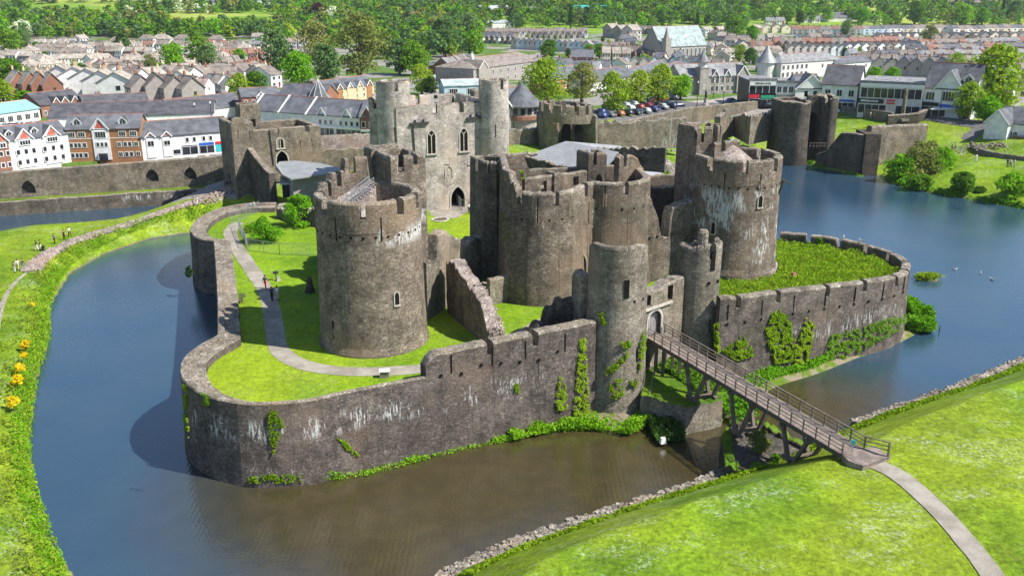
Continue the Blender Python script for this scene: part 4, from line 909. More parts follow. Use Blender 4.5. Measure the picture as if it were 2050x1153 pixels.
def groundm():
    t=NT('ground_surface')
    n1=t.noise(.13,5,rough=.65);n2=t.noise(2.4,5,rough=.75);n3=t.noise(.045,3)
    a=(.185,.29,.014);b=(.105,.195,.011);yel=(.28,.32,.024)
    c=t.mix(t.smooth(n1,.35,.65),b,a);c=t.mix(t.math('MULTIPLY',t.smooth(n3,.42,.62),.4),c,yel)
    c=t.mix(.95,c,t.ramp(n2,[(.25,.3),(.72,1.6)]),'MULTIPLY');c=t.mix(.8,c,t.ramp(t.noise(.55,5,rough=.75),[(.3,.62),(.7,1.3)]),'MULTIPLY')
    mow=t.noise(1,3,vec=t.map((.9,.09,.5)));c=t.mix(t.math('MULTIPLY',t.smooth(mow,.5,.7),.25),c,(.19,.25,.03))
    dry=t.smooth(t.noise(.35,5,vec=t.map((1,1,1),loc=(4,9,2)),rough=.7),.58,.74);c=t.mix(t.math('MULTIPLY',dry,.22),c,(.30,.28,.09))
    dz=t.math('MULTIPLY',t.smooth(t.noise(3.2,4,rough=.85),.5,.62),t.smooth(t.noise(.13,5,vec=t.map((1,1.5,1),loc=(40,3,0)),rough=.72),.50,.60))
    c=t.mix(t.math('MULTIPLY',dz,.42),c,(.62,.66,.55))
    xyz=t.sep();y=xyz[1];z=xyz[2];x=xyz[0]
    # town ground: gardens, yards and tarmac
    tv=t.vor(.075,feat='F1',out='Color');bw=t.n('ShaderNodeRGBToBW');t.L(tv,bw.inputs[0])
    tc=t.mix(t.smooth(bw.outputs[0],.48,.5),(.27,.255,.24),(.10,.17,.03));tc=t.mix(.8,tc,t.ramp(t.noise(.8,5,rough=.8),[(.3,.4),(.7,1.5)]),'MULTIPLY')
    tm=t.math('MULTIPLY',t.smooth(y,262,266),t.math('SUBTRACT',1,t.smooth(y,850,880)))
    lf=t.math('MULTIPLY',t.smooth(y,172,173),t.math('SUBTRACT',1,t.smooth(x,-48,-46)));tm=t.math('MAXIMUM',tm,t.math('MULTIPLY',lf,t.math('SUBTRACT',1,t.smooth(y,850,880))))
    c=t.mix(tm,c,tc)
    # far fields
    fv=t.vor(.006,vec=t.map((1,1.6,0)));bw2=t.n('ShaderNodeRGBToBW');t.L(fv,bw2.inputs[0])
    fc=t.mix(t.smooth(bw2.outputs[0],.3,.7),(.17,.29,.03),(.30,.36,.07));fc=t.mix(.5,fc,t.ramp(t.noise(.05,4),[(.3,.7),(.7,1.3)]),'MULTIPLY')
    c=t.mix(t.smooth(y,850,880),c,fc)
    mud=t.math('SUBTRACT',1,t.smooth(z,.02,.32));c=t.mix(t.math('MULTIPLY',mud,.85),c,(.16,.13,.09))
    return t.bsdf(c,.93,.12,t.bump(n2,.7,.25))
MT['ground']=groundm()
g=struct(gridmesh('ground',X,Y,Z,MT['ground']))
# ================= water
def waterm():
    t=NT('lake_water');x,y,z=t.sep()
    n=t.noise(.06,4,rough=.6);n2=t.noise(.5,4,rough=.6)
    body_brown=t.mix(t.smooth(n2,.35,.65),(.046,.037,.015),(.06,.047,.019));sky_blue=t.mix(t.smooth(n,.35,.65),(.022,.056,.095),(.032,.066,.10))
    # sky reflection is painted in as blue; brown body stays where the castle mirrors
    dx=t.math('MULTIPLY',t.math('ADD',x,-9),.0285);dy=t.math('MULTIPLY',t.math('ADD',y,-76),.036)
    r=t.math('ADD',t.math('MULTIPLY',dx,dx),t.math('MULTIPLY',dy,dy));r=t.math('ADD',r,t.math('MULTIPLY',t.math('SUBTRACT',n,.5),.5))
    c=t.mix(t.smooth(r,.6,1.9),body_brown,sky_blue)
    w=t.noise(1,4,vec=t.map((1.6,3.6,1)),rough=.65);w2=t.noise(1,2,vec=t.map((.5,1.1,1)))
    w3=t.n('ShaderNodeTexWave',wave_type='BANDS');t.L(t.map((.75,1.9,1)),w3.inputs[0]);w3.inputs['Scale'].default_value=.9;w3.inputs['Distortion'].default_value=5;w3.inputs['Detail'].default_value=3;w3.inputs['Detail Scale'].default_value=1.6
    h=t.math('ADD',t.math('ADD',w,t.math('MULTIPLY',w3.outputs['Fac'],.35)),t.math('MULTIPLY',w2,.8))
    b=t.bsdf(c,.07,.5,t.bump(h,.16,.12));t.t.nodes['Principled BSDF'].inputs['IOR'].default_value=2.1
    return b
MT['water']=waterm()
m=M();m.quad((-450,20,0),(450,20,0),(450,330,0),(-450,330,0));
# keep the sheet under the land only where the land is above it
struct(m.build('lake_water',MT['water']))
# ================= ward surfaces
def sheet(name,poly,z,mat,kind='structure',sub=None):
    bm=bmesh.new();vs=[bm.verts.new((x,y,z(x,y) if callable(z) else z)) for x,y in poly]
    es=[bm.edges.new((vs[i],vs[(i+1)%len(vs)])) for i in range(len(vs))]
    bmesh.ops.triangle_fill(bm,edges=es,use_beauty=True);bmesh.ops.recalc_face_normals(bm,faces=bm.faces)
    me=bpy.data.meshes.new(name);bm.to_mesh(me)
    if me.polygons and sum(p.normal.z for p in me.polygons)<0: me.flip_normals()
    bm.free();me.materials.append(mat);o=bpy.data.objects.new(name,me);COL.objects.link(o)
    if kind:o['kind']=kind
    return o
wardpoly=[(-39,152.5)]+[(-43.3,149.3),(-47,145.6),(-48,140),(-47.3,134.4),(-45.8,131),(-42.6,127.5),(-37.5,113.4),(-33.2,100.6),(-29.8,90),(-30.8,86),(-31,82.9),(-30.4,80.3),(-29,77.8),(-27.1,74.9),(-24.2,73.4),(-21.4,73.2),(-18.3,73.9),(-15.2,75.6),(-11.7,77.3),(-8,79),(7.9,87.0),(12,90.5),(14.2,92.0),(19.4,96.6),(22,98.5),(22.5,100),(20,112),(33,121),(33,185),(-36,185)]
sheet('ward_lawn',wardpoly,7.0,MT['grass'])
rwp=[(22.2,95.8)]+[(p[0]-.55,p[1]+.75) for p in RW[2:26]]+[(p[0]-.8,p[1]-.2) for p in RW[27:42]]+[(40,128.2),(34,129.4),(24,122),(20,112)]
MT['veg']=grass('ward_weeds',(.13,.22,.014),(.07,.14,.012),(.2,.25,.03),daisy=0)
sheet('right_ward_ground',rwp,7.55,MT['veg'])
def ribbon(name,pts,w,z,mat,kind='structure',sm=6,dz=.03,build=True,label=None):
    P=[Vector(p[:2]) for p in smoothp([p[:2] for p in pts],sm)];n=len(P);m=M();vs=[]
    W=w if hasattr(w,'__len__') else [w]*2
    for i,p in enumerate(P):
        a=(P[min(n-1,i+1)]-P[max(0,i-1)]).normalized();q=Vector((-a.y,a.x));ww=(W[0]+(W[-1]-W[0])*i/(n-1))*(1+.09*mnoise((p.x*.7,p.y*.7,3)))
        for k in (-.5,-.25,0,.25,.5):
            x=p.x+q.x*ww*k;y=p.y+q.y*ww*k;vs.append((x,y,(z(x,y) if callable(z) else z)+dz))
    m.add(vs,[(i*5+j,i*5+j+1,i*5+j+6,i*5+j+5)[::-1] for i in range(n-1) for j in range(4)])
    o=m.build(name,mat)
    if o.data.polygons[0].normal.z<0:o.data.flip_normals()
    if kind:o['kind']=kind
    return o
ribbon('gravel_path',[(-44.2,141.5),(-43.9,136.5),(-41.6,130),(-36.2,118.5),(-31.0,107.5),(-28.3,100),(-26.3,93.5),(-24.3,87.6),(-21.2,83.9),(-17.0,82.2),(-12,82.2),(-7.7,83.4),(-3,87.2),(.6,91.2),(3,95),(6,99),(7.6,102)],[2.0,2.2],7.0,MT['path'])
ribbon('court_path',[(-14.5,154),(-9,152.5),(-3,150.5),(6,150)],[5,7],7.0,MT['path'])
sheet('court_gravel',ats([(862,415),(900,413),(935,425),(915,437),(878,437),(860,430)],7),7.02,MT['path'])
# path across the near right lawn
ribbon('gravel_path',[at(1740,922,6.3),at(1800,950,6.35),at(1870,1010,6.45),at(1935,1085,6.5),at(1995,1165,6.6),at(2050,1280,6.7)],[1.8,1.5],G,MT['path'],dz=.06)
ribbon('left_track',[at(-10,700,2),at(5,610,2),at(40,560,2),at(90,528,2)],[.7,.5],G,MT['path'],dz=.04)
# ================= timber footbridge
T=thing('footbridge','long timber footbridge on raking trestles leading from the lawn to the gate','bridge',(21,79,3))
A=Vector((14.7,91.9));B_=Vector((27.0,65.7));d=(B_-A).normalized();n_=Vector((-d.y,d.x));L=(B_-A).length;wd=2.35;zd=6.8
m=M();k=int(L/.2)
for i in range(k):
    p=A+d*(i*.2+.1)+n_*wd/2;m.box((p.x,p.y,zd+mnoise((i*.7,0,0))*.015),(.185,wd+.1,.08),math.atan2(d.y,d.x))
# splayed landing
e=[B_,B_+n_*wd,B_+n_*(wd+1.0)+d*1.3-n_*0,B_+d*3.1+n_*1.7,B_+d*2.1-n_*.25]
lz=lambda x,y:zd+.03-.13*max(0,(Vector((x,y))-B_).dot(d));pe=[tuple(B_),tuple(B_+n_*wd),at(1750,897,6.6),at(1782,917,6.4),at(1727,937,6.4),at(1697,926,6.5)]
m.prism(pe,6.2,lz)
for i in range(19):
    t_=i/18;a_=B_.lerp(Vector(pe[4]),t_);b_=(B_+n_*wd).lerp(Vector(pe[3]),t_);m.bar((a_.x,a_.y,lz(*a_)+.015),(b_.x,b_.y,lz(*b_)+.015),.13,.03)
m.build('deck',MT['deck'],T)
m=M()
for o_ in (.1,wd*.5,wd-.1): a=A+n_*o_;b=B_+n_*o_;m.bar((*a,zd-.25),(*b,zd-.25),.22,.4)
for i in range(12): p=A+d*(1+i*2.45);m.bar((*(p-n_*.1),zd-.12),(*(p+n_*(wd+.1)),zd-.12),.16)
m.build('beams',MT['wood_d'],T)
for o_,nm in ((-.02,0),(wd+.02,1)):
    m=M();ns=19
    for i in range(ns+1):
        p=A+d*(L*i/ns)+n_*o_;m.box((p.x,p.y,zd+.5),(.11,.11,1.3),math.atan2(d.y,d.x))
    a=A+n_*o_;b=B_+n_*o_
    for h,w in ((1.12,.13),(.74,.06),(.4,.06)): m.bar((*a,zd+h),(*b,zd+h),w,.07)
    if nm:
        c=b+d*1.6+n_*1.0
        for h,w in ((1.12,.13),(.74,.06),(.4,.06)): m.bar((*b,zd+h),(*c,zd+h),w,.07)
        m.box((c.x,c.y,zd+.4),(.13,.13,1.5))
    m.build('railing',MT['wood'],T)
def ondeck(u,v): 
    p=Vector(at(u,v,zd-.4));return (p-A).dot(d)
for (u1,v1,u2,v2,zf) in ((1371,730,1409,754,3.1),(1465,783,1507,810,2.6),(1569,846,1622,878,3.4)):
    s1=ondeck(u1,v1);s2=ondeck(u2,v2);sm=(s1+s2)/2-.25
    m=M()
    for o_ in (.05,wd-.05):
        ft=A+d*sm+n_*o_
        for s in (s1,s2): 
            tp_=A+d*s+n_*o_;off=d*(.35 if s==s2 else -.35)
            m.bar((*(ft+off),zf),(*tp_,zd-.45),.34,.3)
        m.bar((*(ft-d*1.0),zf),(*(ft+d*1.0),zf),.35,.35)
        for s in (s1,s2): q=A+d*s+n_*o_;m.box((q.x,q.y,zd-.6),(.6,.36,.3),math.atan2(d.y,d.x))
    for s in (s1,s2): q=A+d*s;m.bar((*(q-n_*.3),zd-.55),(*(q+n_*(wd+.3)),zd-.55),.26)
    q=A+d*sm;m.bar((*(q-n_*.3),zf+.05),(*(q+n_*(wd+.3)),zf+.05),.32)
    m.build('trestle',MT['wood'],T)
m=M()
for s in (.5,1.9,3.2):
    for o_ in (.1,wd-.1): q=A+d*s+n_*o_;m=M();m.bar((*q,3.4),(*q,zd-.4),.3);m.build('post',MT['wood_d'],T)
# masonry piers
def veg_top(m,poly,z,mi): pass
m=M();poly=ats([(1374,815),(1447,800),(1446,752),(1400,715),(1340,712),(1290,745),(1283,790)],3.0)
wall(m,poly+[poly[0]],1.0,-1.5,lambda s,x,y:3.0+mnoise((x*.6,y*.6,0))*.35,side=1,closed=True,batter=.25,rows=4,jag=.12,res=.3,cap=.12);m.prism([(x*.94+Vector(poly[0]).lerp(Vector(poly[3]),.5).x*.06,y*.94+Vector(poly[0]).lerp(Vector(poly[3]),.5).y*.06) for x,y in poly],-1,2.75,1)
pier1=single(m,'bridge_pier',[MT['st_grey'],MT['grass2']],'squared masonry bridge pier with grassy top nearest the gate','pier',(poly[0][0],poly[0][1],0))
m=M();poly=ats([(1445,872),(1452,935),(1500,945),(1580,925),(1640,925),(1650,905),(1560,855),(1500,835),(1460,845)],2.2)
wall(m,poly+[poly[0]],1.0,-1.5,lambda s,x,y:2.3+mnoise((x*.7,y*.7,4))*.5,side=1,closed=True,batter=.3,rows=4,jag=.25,res=.3,cap=.15);m.prism([(x*.93+poly[0][0]*.07,y*.93+poly[0][1]*.07) for x,y in poly],-1,lambda x,y:2.0+mnoise((x,y,1))*.5,0)
pier2=single(m,'bridge_pier',[MT['st_dark'],MT['grass2']],'dark rounded ruined pier with a bush beside the lawn bank','pier',(poly[0][0],poly[0][1],0))
# ================= rubble revetments
def rubble_strip(pts,w,zf,n,sz,label,mat=MT['rubble'],hgt=.25):
    P=smoothp(pts,6);m=M();prof(m,P,[(-.1,lambda x,y:zf(x,y)-1.3),(0,lambda x,y:zf(x,y)+hgt*.5),(w*.3,lambda x,y:zf(x,y)+hgt),(w*.75,lambda x,y:zf(x,y)+hgt*.9),(w,lambda x,y:zf(x,y)-.2)],1)
    L=polylen(P);rr=random.Random(n)
    for i in range(n):
        k=rr.random()*(len(P)-1);j=int(k);a=Vector(P[j]);b=Vector(P[j+1]);p=a.lerp(b,k-j);t_=(b-a).normalized();q=Vector((-t_.y,t_.x));o_=rr.uniform(-.05,w*.95);p=p+q*o_
        s=rr.uniform(.5,1.3)*sz;m.box((p.x,p.y,zf(p.x,p.y)+hgt*.8+rr.uniform(-.1,.1)),(s*1.5,s,s*.6),math.atan2(t_.y,t_.x)+rr.uniform(-.5,.5),rx=rr.uniform(-.3,.3),ry=rr.uniform(-.25,.25),top=.8)
    return single(m,'stone_revetment',[mat],label,'revetment',(P[0][0],P[0][1],0))
rubble_strip(ats([(870,1185),(940,1137),(1060,1088),(1200,1040),(1330,1000),(1420,968),(1490,940),(1548,925)],.9),1.25,lambda x,y:.75,900,.3,'narrow stone revetment along the near lawn below the bridge')
rubble_strip(ats([(1722,852),(1800,825),(1880,796),(1960,764),(2060,724),(2150,690)],.9),1.25,lambda x,y:.75,600,.3,'narrow stone revetment along the lake edge right of the bridge')
rubble_strip(ats([(80,540),(105,512),(160,484),(240,458),(330,436),(420,420),(505,402)],2.4),2.8,lambda x,y:max(1.75,G(x,y)-.15),1700,.32,'pale rubble bank along the causeway at the left',MT['pinkstone'],.5)
# muddy / stony berms at the wall feet
def berm(pts,w,z,label):
    P=smoothp(pts,5);m=M();prof(m,P,[(0,-.5),(0.3,.02),(w*.35,z*.6),(w,z),(w+.6,z)],1);return struct(m.build('bank',MT['bankm']))
t=NT('bank_soil');n=t.noise(2,5,rough=.75);MT['bankm']=t.bsdf(t.mix(t.smooth(t.noise(.8,3),.4,.6),t.mix(n,(.06,.12,.015),(.14,.2,.02)),(.24,.2,.14)),.95,.1,t.bump(n,.8,.2))
berm(ats([(690,951),(770,938),(850,915),(950,893),(1030,877),(1120,862),(1200,862),(1265,868),(1300,845),(1320,820)],0),2.6,.8,'')
berm(ats([(1450,845),(1500,812),(1560,775),(1640,750),(1720,718),(1780,698),(1835,672),(1866,655),(1862,638),(1838,615)],0),3.0,.7,'')
# ================= foliage
def leafquads(P,N,S,rng,name,mat,link=False,asp=1.0):
    """P centres, N preferred normals, S sizes -> mesh of small leaf-cluster faces"""
    n=len(P);N=N+rng.normal(0,.55,(n,3));N/=np.linalg.norm(N,axis=1)[:,None]+1e-9
    r=rng.normal(0,1,(n,3));a=np.cross(N,r);a/=np.linalg.norm(a,axis=1)[:,None]+1e-9;b=np.cross(N,a)
    a=a*S[:,None];b=b*S[:,None]*asp
    k=rng.uniform(.6,1,(n,4,1))
    v=np.stack([P-a*k[:,0]-b*.35,P+b*k[:,1]-a*.3,P+a*k[:,2]+b*.35,P-b*k[:,3]+a*.3],1).reshape(-1,3)
    return npmesh(name,v,np.arange(n*4).reshape(n,4),mat,False,link)
def crownpts(rng,n,h,w,shape='round',lobes=16,z0=.12):
    """scatter points over overlapping lobes filling an uneven crown"""
    L=[]
    for i in range(lobes):
        t=(i+.5)/lobes;z=z0+(1-z0)*t*.86;prof={'round':math.sin(PI*min(1,max(.12,(t*.85+.12))))**.6,'tall':math.sin(PI*(t*.8+.15))**.7*.85,'cone':(1.05-t)*.9,'weep':math.sin(PI*(t*.7+.25))**.5}[shape]
        for q in range(3):
            a=rng.uniform(0,2*PI);rr=rng.uniform(.25,.72)*w/2*prof
            L.append((rr*math.cos(a),rr*math.sin(a),z*h+rng.uniform(-.04,.04)*h,rng.uniform(.17,.30)*w*max(.45,prof)))
    L=np.array(L);i=rng.integers(0,len(L),n);d=rng.normal(0,1,(n,3));d/=np.linalg.norm(d,axis=1)[:,None];d[:,2]=np.where(d[:,2]<-.3,-d[:,2]*.6,d[:,2])
    P=L[i,:3]+d*(L[i,3]*rng.uniform(.62,1.08,n))[:,None]*np.array([1,1,.82])
    return P,d
TREES={}
def treeproto(key,h,w,n,ls,mat,shape='round',seed=0,asp=1.0,sparse=0):
    rng=np.random.default_rng(seed+5)
    root=bpy.data.objects.new('tree',None);COL.objects.link(root)
    m=M();rt=w*.035+.08
    m.tube([(0,0,-.5),(.05*w*.2,0,h*.2),(0,.03*w,h*.45),(0,0,h*.8)],[rt*1.3,rt,rt*.7,rt*.2],7)
    for k in range(7):
        a=k*2.4+seed;z=h*(.25+.07*k);rr=w*.34;m.tube([(0,0,z),(math.cos(a)*rr*.5,math.sin(a)*rr*.5,z+h*.12),(math.cos(a)*rr,math.sin(a)*rr,z+h*.2)],[rt*.5,rt*.3,rt*.08],5)
    m.build('trunk',MT['bark'],root)
    P,N=crownpts(rng,n,h,w,shape);c=leafquads(P,N,rng.uniform(.6,1.2,n)*ls,rng,'crown',MT[mat],True,asp);c.parent=root
    TREES[key]=root;return root
for i,(k,h,w,n,ls,mt,sh) in enumerate([('green',11,10,3200,.36,'leaf','round'),('green2',12,9,3000,.36,'leafg','round'),('bright',9,9,3200,.32,'leafb','round'),('yellow',10,9,2600,.28,'leafy','round'),('olive',13,11,3000,.3,'leafo','round'),('dark',12,9,2600,.38,'leafd','round'),('copper',9,9,2200,.36,'leafp','round'),('blossom',7,7,2200,.3,'leafw','round'),('tall',16,8,3000,.36,'leafg','tall'),('fir',14,7,2200,.38,'leafd','cone'),('weep',10,10,3400,.24,'leafy','weep')]):
    treeproto(k,h,w,n,ls,mt,sh,i)
def plant_tree(key,u,v,s,label,group=None,name='tree',dz=-.2,cat='tree',sz=1.0):
    x,y,z=atg(u,v);o=dup(TREES[key],(x,y,z+dz),R.uniform(0,6.28),label,group,(s,s,s*sz));o['category']=cat;o.name=name
    for c in o.children: c.name='trunk' if 'trunk' in c.name else 'crown'
    return o
# individual trees of the town and parkland: key,u,v(base),scale
TL=[('bright',348,138,1.5,'round bright green tree among the white houses at left'),('green',402,130,1.5,'broad green tree right of the round bright tree'),('green2',420,150,1.3,'bluish green tree in front of the broad green tree'),
('yellow',10,222,1.0,'green tree at the left frame edge above the market'),('green',22,112,1.5,'tree group at the far left by the grey houses'),('green2',45,108,1.3,'second tree of the pair at far left by the grey houses'),
('yellow',480,205,1.0,'yellow green tree behind the long slate roofs'),('green',515,200,.9,'green tree behind the slate roofs left of the pyramid roof'),('green2',555,150,1.9,'tall mixed tree left of the parkland'),('bright',598,172,1.6,'large bright green tree above the pyramid roofed flats'),('olive',640,150,2.0,'tall olive poplar shaped tree in the parkland'),('green2',655,168,1.5,'bluish tree right of the large bright green tree'),('olive',722,165,2.4,'large sparse olive tree with visible branches in the buttercup meadow'),
('green',775,118,1.4,'dense round green tree behind the meadow'),('green2',800,150,1.5,'bluish green tree at the right edge of the meadow'),('green',832,152,1.5,'green tree above the left round turret'),('yellow',845,190,1.1,'yellow willow between the two pale turrets'),('dark',862,192,.6,'small dark bush below the yellow willow'),('green2',890,115,2.0,'broad grey green tree left of the old school'),('green2',940,85,1.9,'tall grey willow behind the old school'),('olive',870,88,1.5,'olive tree in the park centre'),
('copper',637,48,2.2,'dark copper beech on the wooded hillside'),('blossom',668,48,2.4,'whitish blossoming tree beside the copper beech'),('yellow',705,52,1.5,'small golden tree near the copper beech'),('fir',1142,58,1.6,'tall dark fir above the terraces'),('fir',1395,66,1.3,'dark fir behind the church'),
('green',1470,82,1.8,'round green tree right of the church'),('bright',1505,82,1.3,'bright tree right of the church'),('yellow',1480,125,1.0,'pale tree by the white villas'),('green',1500,128,.8,'dark green bush by the white villas'),
('weep',1092,212,1.55,'big yellow green willow beside the restaurant turret'),('olive',1165,208,1.05,'thin olive tree behind the leaning tower'),('yellow',1228,226,1.25,'pale sapling tree in the car park, left'),('yellow',1275,212,1.15,'pale sapling tree in the car park, middle'),('yellow',1318,208,1.3,'yellow green tree behind the parked cars'),('bright',1362,200,.95,'bright tree beside the clock tower building'),
('green',1098,122,1.1,'green bush tree between the school and the red house'),('bright',1180,115,.9,'bright green shrub tree by the red house'),('green',1200,118,.8,'green tree beside the cream house'),('bright',1290,135,.8,'bright tree above the slate roofed shops'),('green',1410,140,.8,'green tree behind the library roof'),
('green2',1537,155,1.0,'tree left of the silver turret building'),('green2',1692,72,1.1,'dark green tree in the terrace row'),('olive',1858,95,1.2,'sparse tree among the right terraces'),('yellow',1912,150,1.1,'yellow weeping tree behind the white shed'),('bright',1750,165,.8,'green tree above the flat roofed shops'),('bright',1785,165,.8,'hedge like bright tree above the shops'),
('bright',1968,272,.85,'compact bright green tree beside the right path'),('yellow',1985,232,2.1,'large pale yellow willow at the right edge'),('yellow',1935,240,1.1,'thin pale tree in front of the white gabled shop'),
('bright',1725,48,1.9,'bright tree in front of the hipped hall'),('green',1830,50,2.1,'green tree near the top right'),('bright',1925,52,2.4,'large bright tree mass at the top right'),('bright',1965,50,1.8,'second bright tree at the top right'),('fir',2005,40,1.6,'dark fir at the top right'),('green2',2030,42,1.8,'bluish tree at the top right corner'),
('green',1575,48,1.6,'tree left of the white bungalows at upper right'),('dark',1600,50,1.2,'dark hedge tree at upper right'),('green2',252,110,.9,'dark tree among the left houses'),('dark',245,108,1.1,'dark small tree among the left houses'),('bright',480,128,.9,'tree by the left terraces'),('yellow',150,138,.5,'garden shrub in front of a white terrace'),('bright',320,150,.7,'hedge bush beside the round bright tree'),('olive',300,152,.8,'olive bush beside the round bright tree'),('yellow',395,218,.5,'yellow green bush at the grey brown houses'),('green',30,190,1.2,'green tree above the market roofs'),('bright',55,220,.7,'bright shrub above the market roofs')]
for k,u,v,s,l in TL: plant_tree(k,u,v,s*(1.08 if v<135 else 1.05 if v<165 else 1),l,name={'fir':'fir_tree','weep':'willow_tree'}.get(k,'tree'))
# scattered garden trees in the estates
rr=random.Random(21);gt=[]
for (u0,u1,v0,v1,n,d) in ((20,520,90,190,34,'left estate'),(960,1330,70,130,16,'middle terraces'),(1440,2040,70,160,34,'right terraces')):
    for i in range(n):
        u=u0+(u1-u0)*(i+.5)/n+rr.uniform(-8,8);v=rr.uniform(v0,v1)
        plant_tree(rr.choice(['green','bright','yellow','green2','dark']),u,v,rr.uniform(.35,.6),f'{ORD[min(29,i)] if i<30 else "last"} small garden tree from the left in the {d}'+(', right end' if i>=30 else ''),'small garden trees')
# hedgerow and riverside tree bands as masses: one object each
def woodmass(name,zones,mat,label_unused,seed,cs=7,leafs=95,ls=.95,smin=.7,smax=1.5):
    rng=np.random.default_rng(seed);Ps=[];Ns=[];Ss=[]
    for (u0,v0,u1,v1,dens) in zones:
        n=int(dens)
        for i in range(n):
            u=rng.uniform(u0,u1);v=rng.uniform(min(v0,v1),max(v0,v1));x,y,z=FASTG(u,v)
            if z is None: continue
            s=rng.uniform(smin,smax)*cs;h=s*rng.uniform(.9,1.35);k=leafs
            P,N=crownpts(rng,k,h,s,'round',5,.15);P+=np.array([x,y,z-.3]);Ps.append(P);Ns.append(N);Ss.append(rng.uniform(.6,1.2,k)*ls*s/cs)
    return struct(leafquads(np.concatenate(Ps),np.concatenate(Ns),np.concatenate(Ss),rng,name,MT[mat],True),'stuff')
def trees_mix(zones,seed,cs,tag_,**k):
    mats=['leaf','leafg','leafb','leafo','leafd','leafy'];fr=[.34,.28,.12,.1,.1,.06]
    for i,(mt,f_) in enumerate(zip(mats,fr)):
        woodmass('woodland',[(a,b,c,d,e*f_) for a,b,c,d,e in zones],mt,'',seed+i*13,cs,**k)
Z1=[(-90,40,335,80,420),(335,64,560,80,110),(-90,2,60,30,50),(555,8,960,75,760),(560,60,960,100,140),(760,85,960,120,70),(60,3,440,8,60),(230,24,440,30,50),(440,12,560,28,50),(400,18,480,22,14)]
Z2=[(960,20,1500,58,420),(1040,0,1560,20,300),(1480,0,2120,48,420),(960,0,1060,20,60),(1700,42,2050,62,30),(940,-12,2150,2,300),(-100,-14,940,0,230)]
trees_mix(Z1,100,10,'left',leafs=190,ls=.95)
trees_mix(Z2,200,10.5,'right',leafs=190,ls=.95)
woodmass('hedgerow',[(60,3,400,9,22),(250,24,430,29,20),(0,6,60,16,6),(30,76,60,80,4),(190,38,280,50,6)],'leafw','',77,10,leafs=120,ls=1.1)
# ---------------------------------------------------------------- bank vegetation (uncountable growth)
def growth(name,fn,n,size,mat,seed,kind='stuff',up=.6,asp=1.6):
    rng=np.random.default_rng(seed);P=[];rr=random.Random(seed)
    for i in range(n):
        p=fn(rr)
        if p is not None:P.append(p)
    P=np.array(P);N=np.tile([0,0,up],(len(P),1))+rng.normal(0,.6,(len(P),3))
    o=leafquads(P,N,rng.uniform(.6,1.3,len(P))*size,rng,name,MT[mat],True,asp);o['kind']=kind;return o
def along(pts,w0,w1,zf,hh,clump=.9,thr=.0,sc_=.45):
    P=[Vector(p[:2]) for p in smoothp(pts,5)];seg=[(P[i+1]-P[i]).length for i in range(len(P)-1)];cum=np.cumsum([0]+seg)
    def f(r):
        s=r.random()*cum[-1];i=int(np.searchsorted(cum,s)-1);i=max(0,min(len(seg)-1,i));t=(s-cum[i])/max(seg[i],1e-6);d=(P[i+1]-P[i]).normalized();q=Vector((-d.y,d.x));p=P[i].lerp(P[i+1],t)+q*r.uniform(w0,w1)
        k=mnoise((p.x*sc_,p.y*sc_,2.2))
        if k<thr-1+r.random()*.3: return None
        if k<thr: return None if r.random()<.8 else (p.x,p.y,zf(p.x,p.y)+r.random()*hh*.3)
        return (p.x,p.y,zf(p.x,p.y)+r.random()**1.5*hh*(.35+max(0,k+.3)))
    return f
lsh=ats([(130,1180),(98,1080),(62,970),(54,880),(70,760),(94,680),(99,608),(136,544),(206,503),(296,472),(378,460),(450,442)],0)
growth('bank_reeds',along(lsh,-1.2,1.6,lambda x,y:max(0,G_(x,y)),1.1,thr=-.35),26000,.15,'reed',3,asp=2.2) if False else None
_hx=np.linspace(-110,90,401);_hy=np.linspace(40,330,581);_HX,_HY=np.meshgrid(_hx,_hy,indexing='ij');_HH=height(_HX,_HY)
def G_(x,y):
    i=int((x+110)/.5);j=int((y-40)/.5)
    if 0<=i<401 and 0<=j<581: return float(_HH[i,j])
    return G(x,y)
growth('bank_reeds',along(lsh,-.4,2.0,G_,.75,thr=-.1),14000,.075,'reed',3,asp=2.8);growth('bank_reeds',along(lsh,-.5,1.2,G_,.9,thr=-.3),9000,.075,'leafb',23,asp=2.8);growth('bank_weeds',along(lsh,.8,3.0,G_,.3,thr=.05),7000,.07,'leafo',24,asp=2)
growth('bank_weeds',along(lsh,2.0,7.0,G_,.25,thr=.22),5000,.11,'ivy',4)
growth('moat_edge_weeds',along(ats([(0,470),(60,458),(150,452),(230,446),(300,432),(360,414),(425,398)],0.3),-1,1.2,G_,.7,thr=-.3),7000,.2,'reed',5)
growth('wall_foot_weeds',along(ats([(495,953),(560,958),(690,950),(770,936),(850,912),(950,890),(1030,873),(1120,857),(1200,856),(1262,862)],.4),-.2,1.2,lambda x,y:.1,.6,thr=.02),12000,.08,'leafb',6)
growth('wall_foot_weeds',along(ats([(1030,870),(1120,850),(1200,848),(1262,858),(1300,835),(1330,800),(1345,770)],1),0,1.8,lambda x,y:.4,1.1,thr=-.35),14000,.09,'leafb',7)
growth('wall_foot_weeds',along(ats([(1455,790),(1500,780),(1560,750),(1640,728),(1700,700),(1780,672),(1815,650)],1.2),.6,2.6,lambda x,y:.5,.8,thr=-.3),17000,.10,'leafb',8)
growth('wall_foot_weeds',along(ats([(1815,650),(1850,655),(1868,650),(1855,625),(1835,605),(1826,600)],1.0),-.4,2.2,lambda x,y:.6,1.6,thr=-.8),9000,.15,'leafb',9)
growth('pier_weeds',along(ats([(1300,735),(1345,730),(1400,760),(1435,785)],2.8),-2.0,2.0,lambda x,y:2.7,.7,thr=-.3),7000,.13,'leaf',10)
growth('pier_weeds',along(ats([(1400,700),(1430,770),(1470,810),(1500,830)],1.0),-1.5,1.5,lambda x,y:.6,1.6,thr=-.4),7000,.14,'leafb',11)
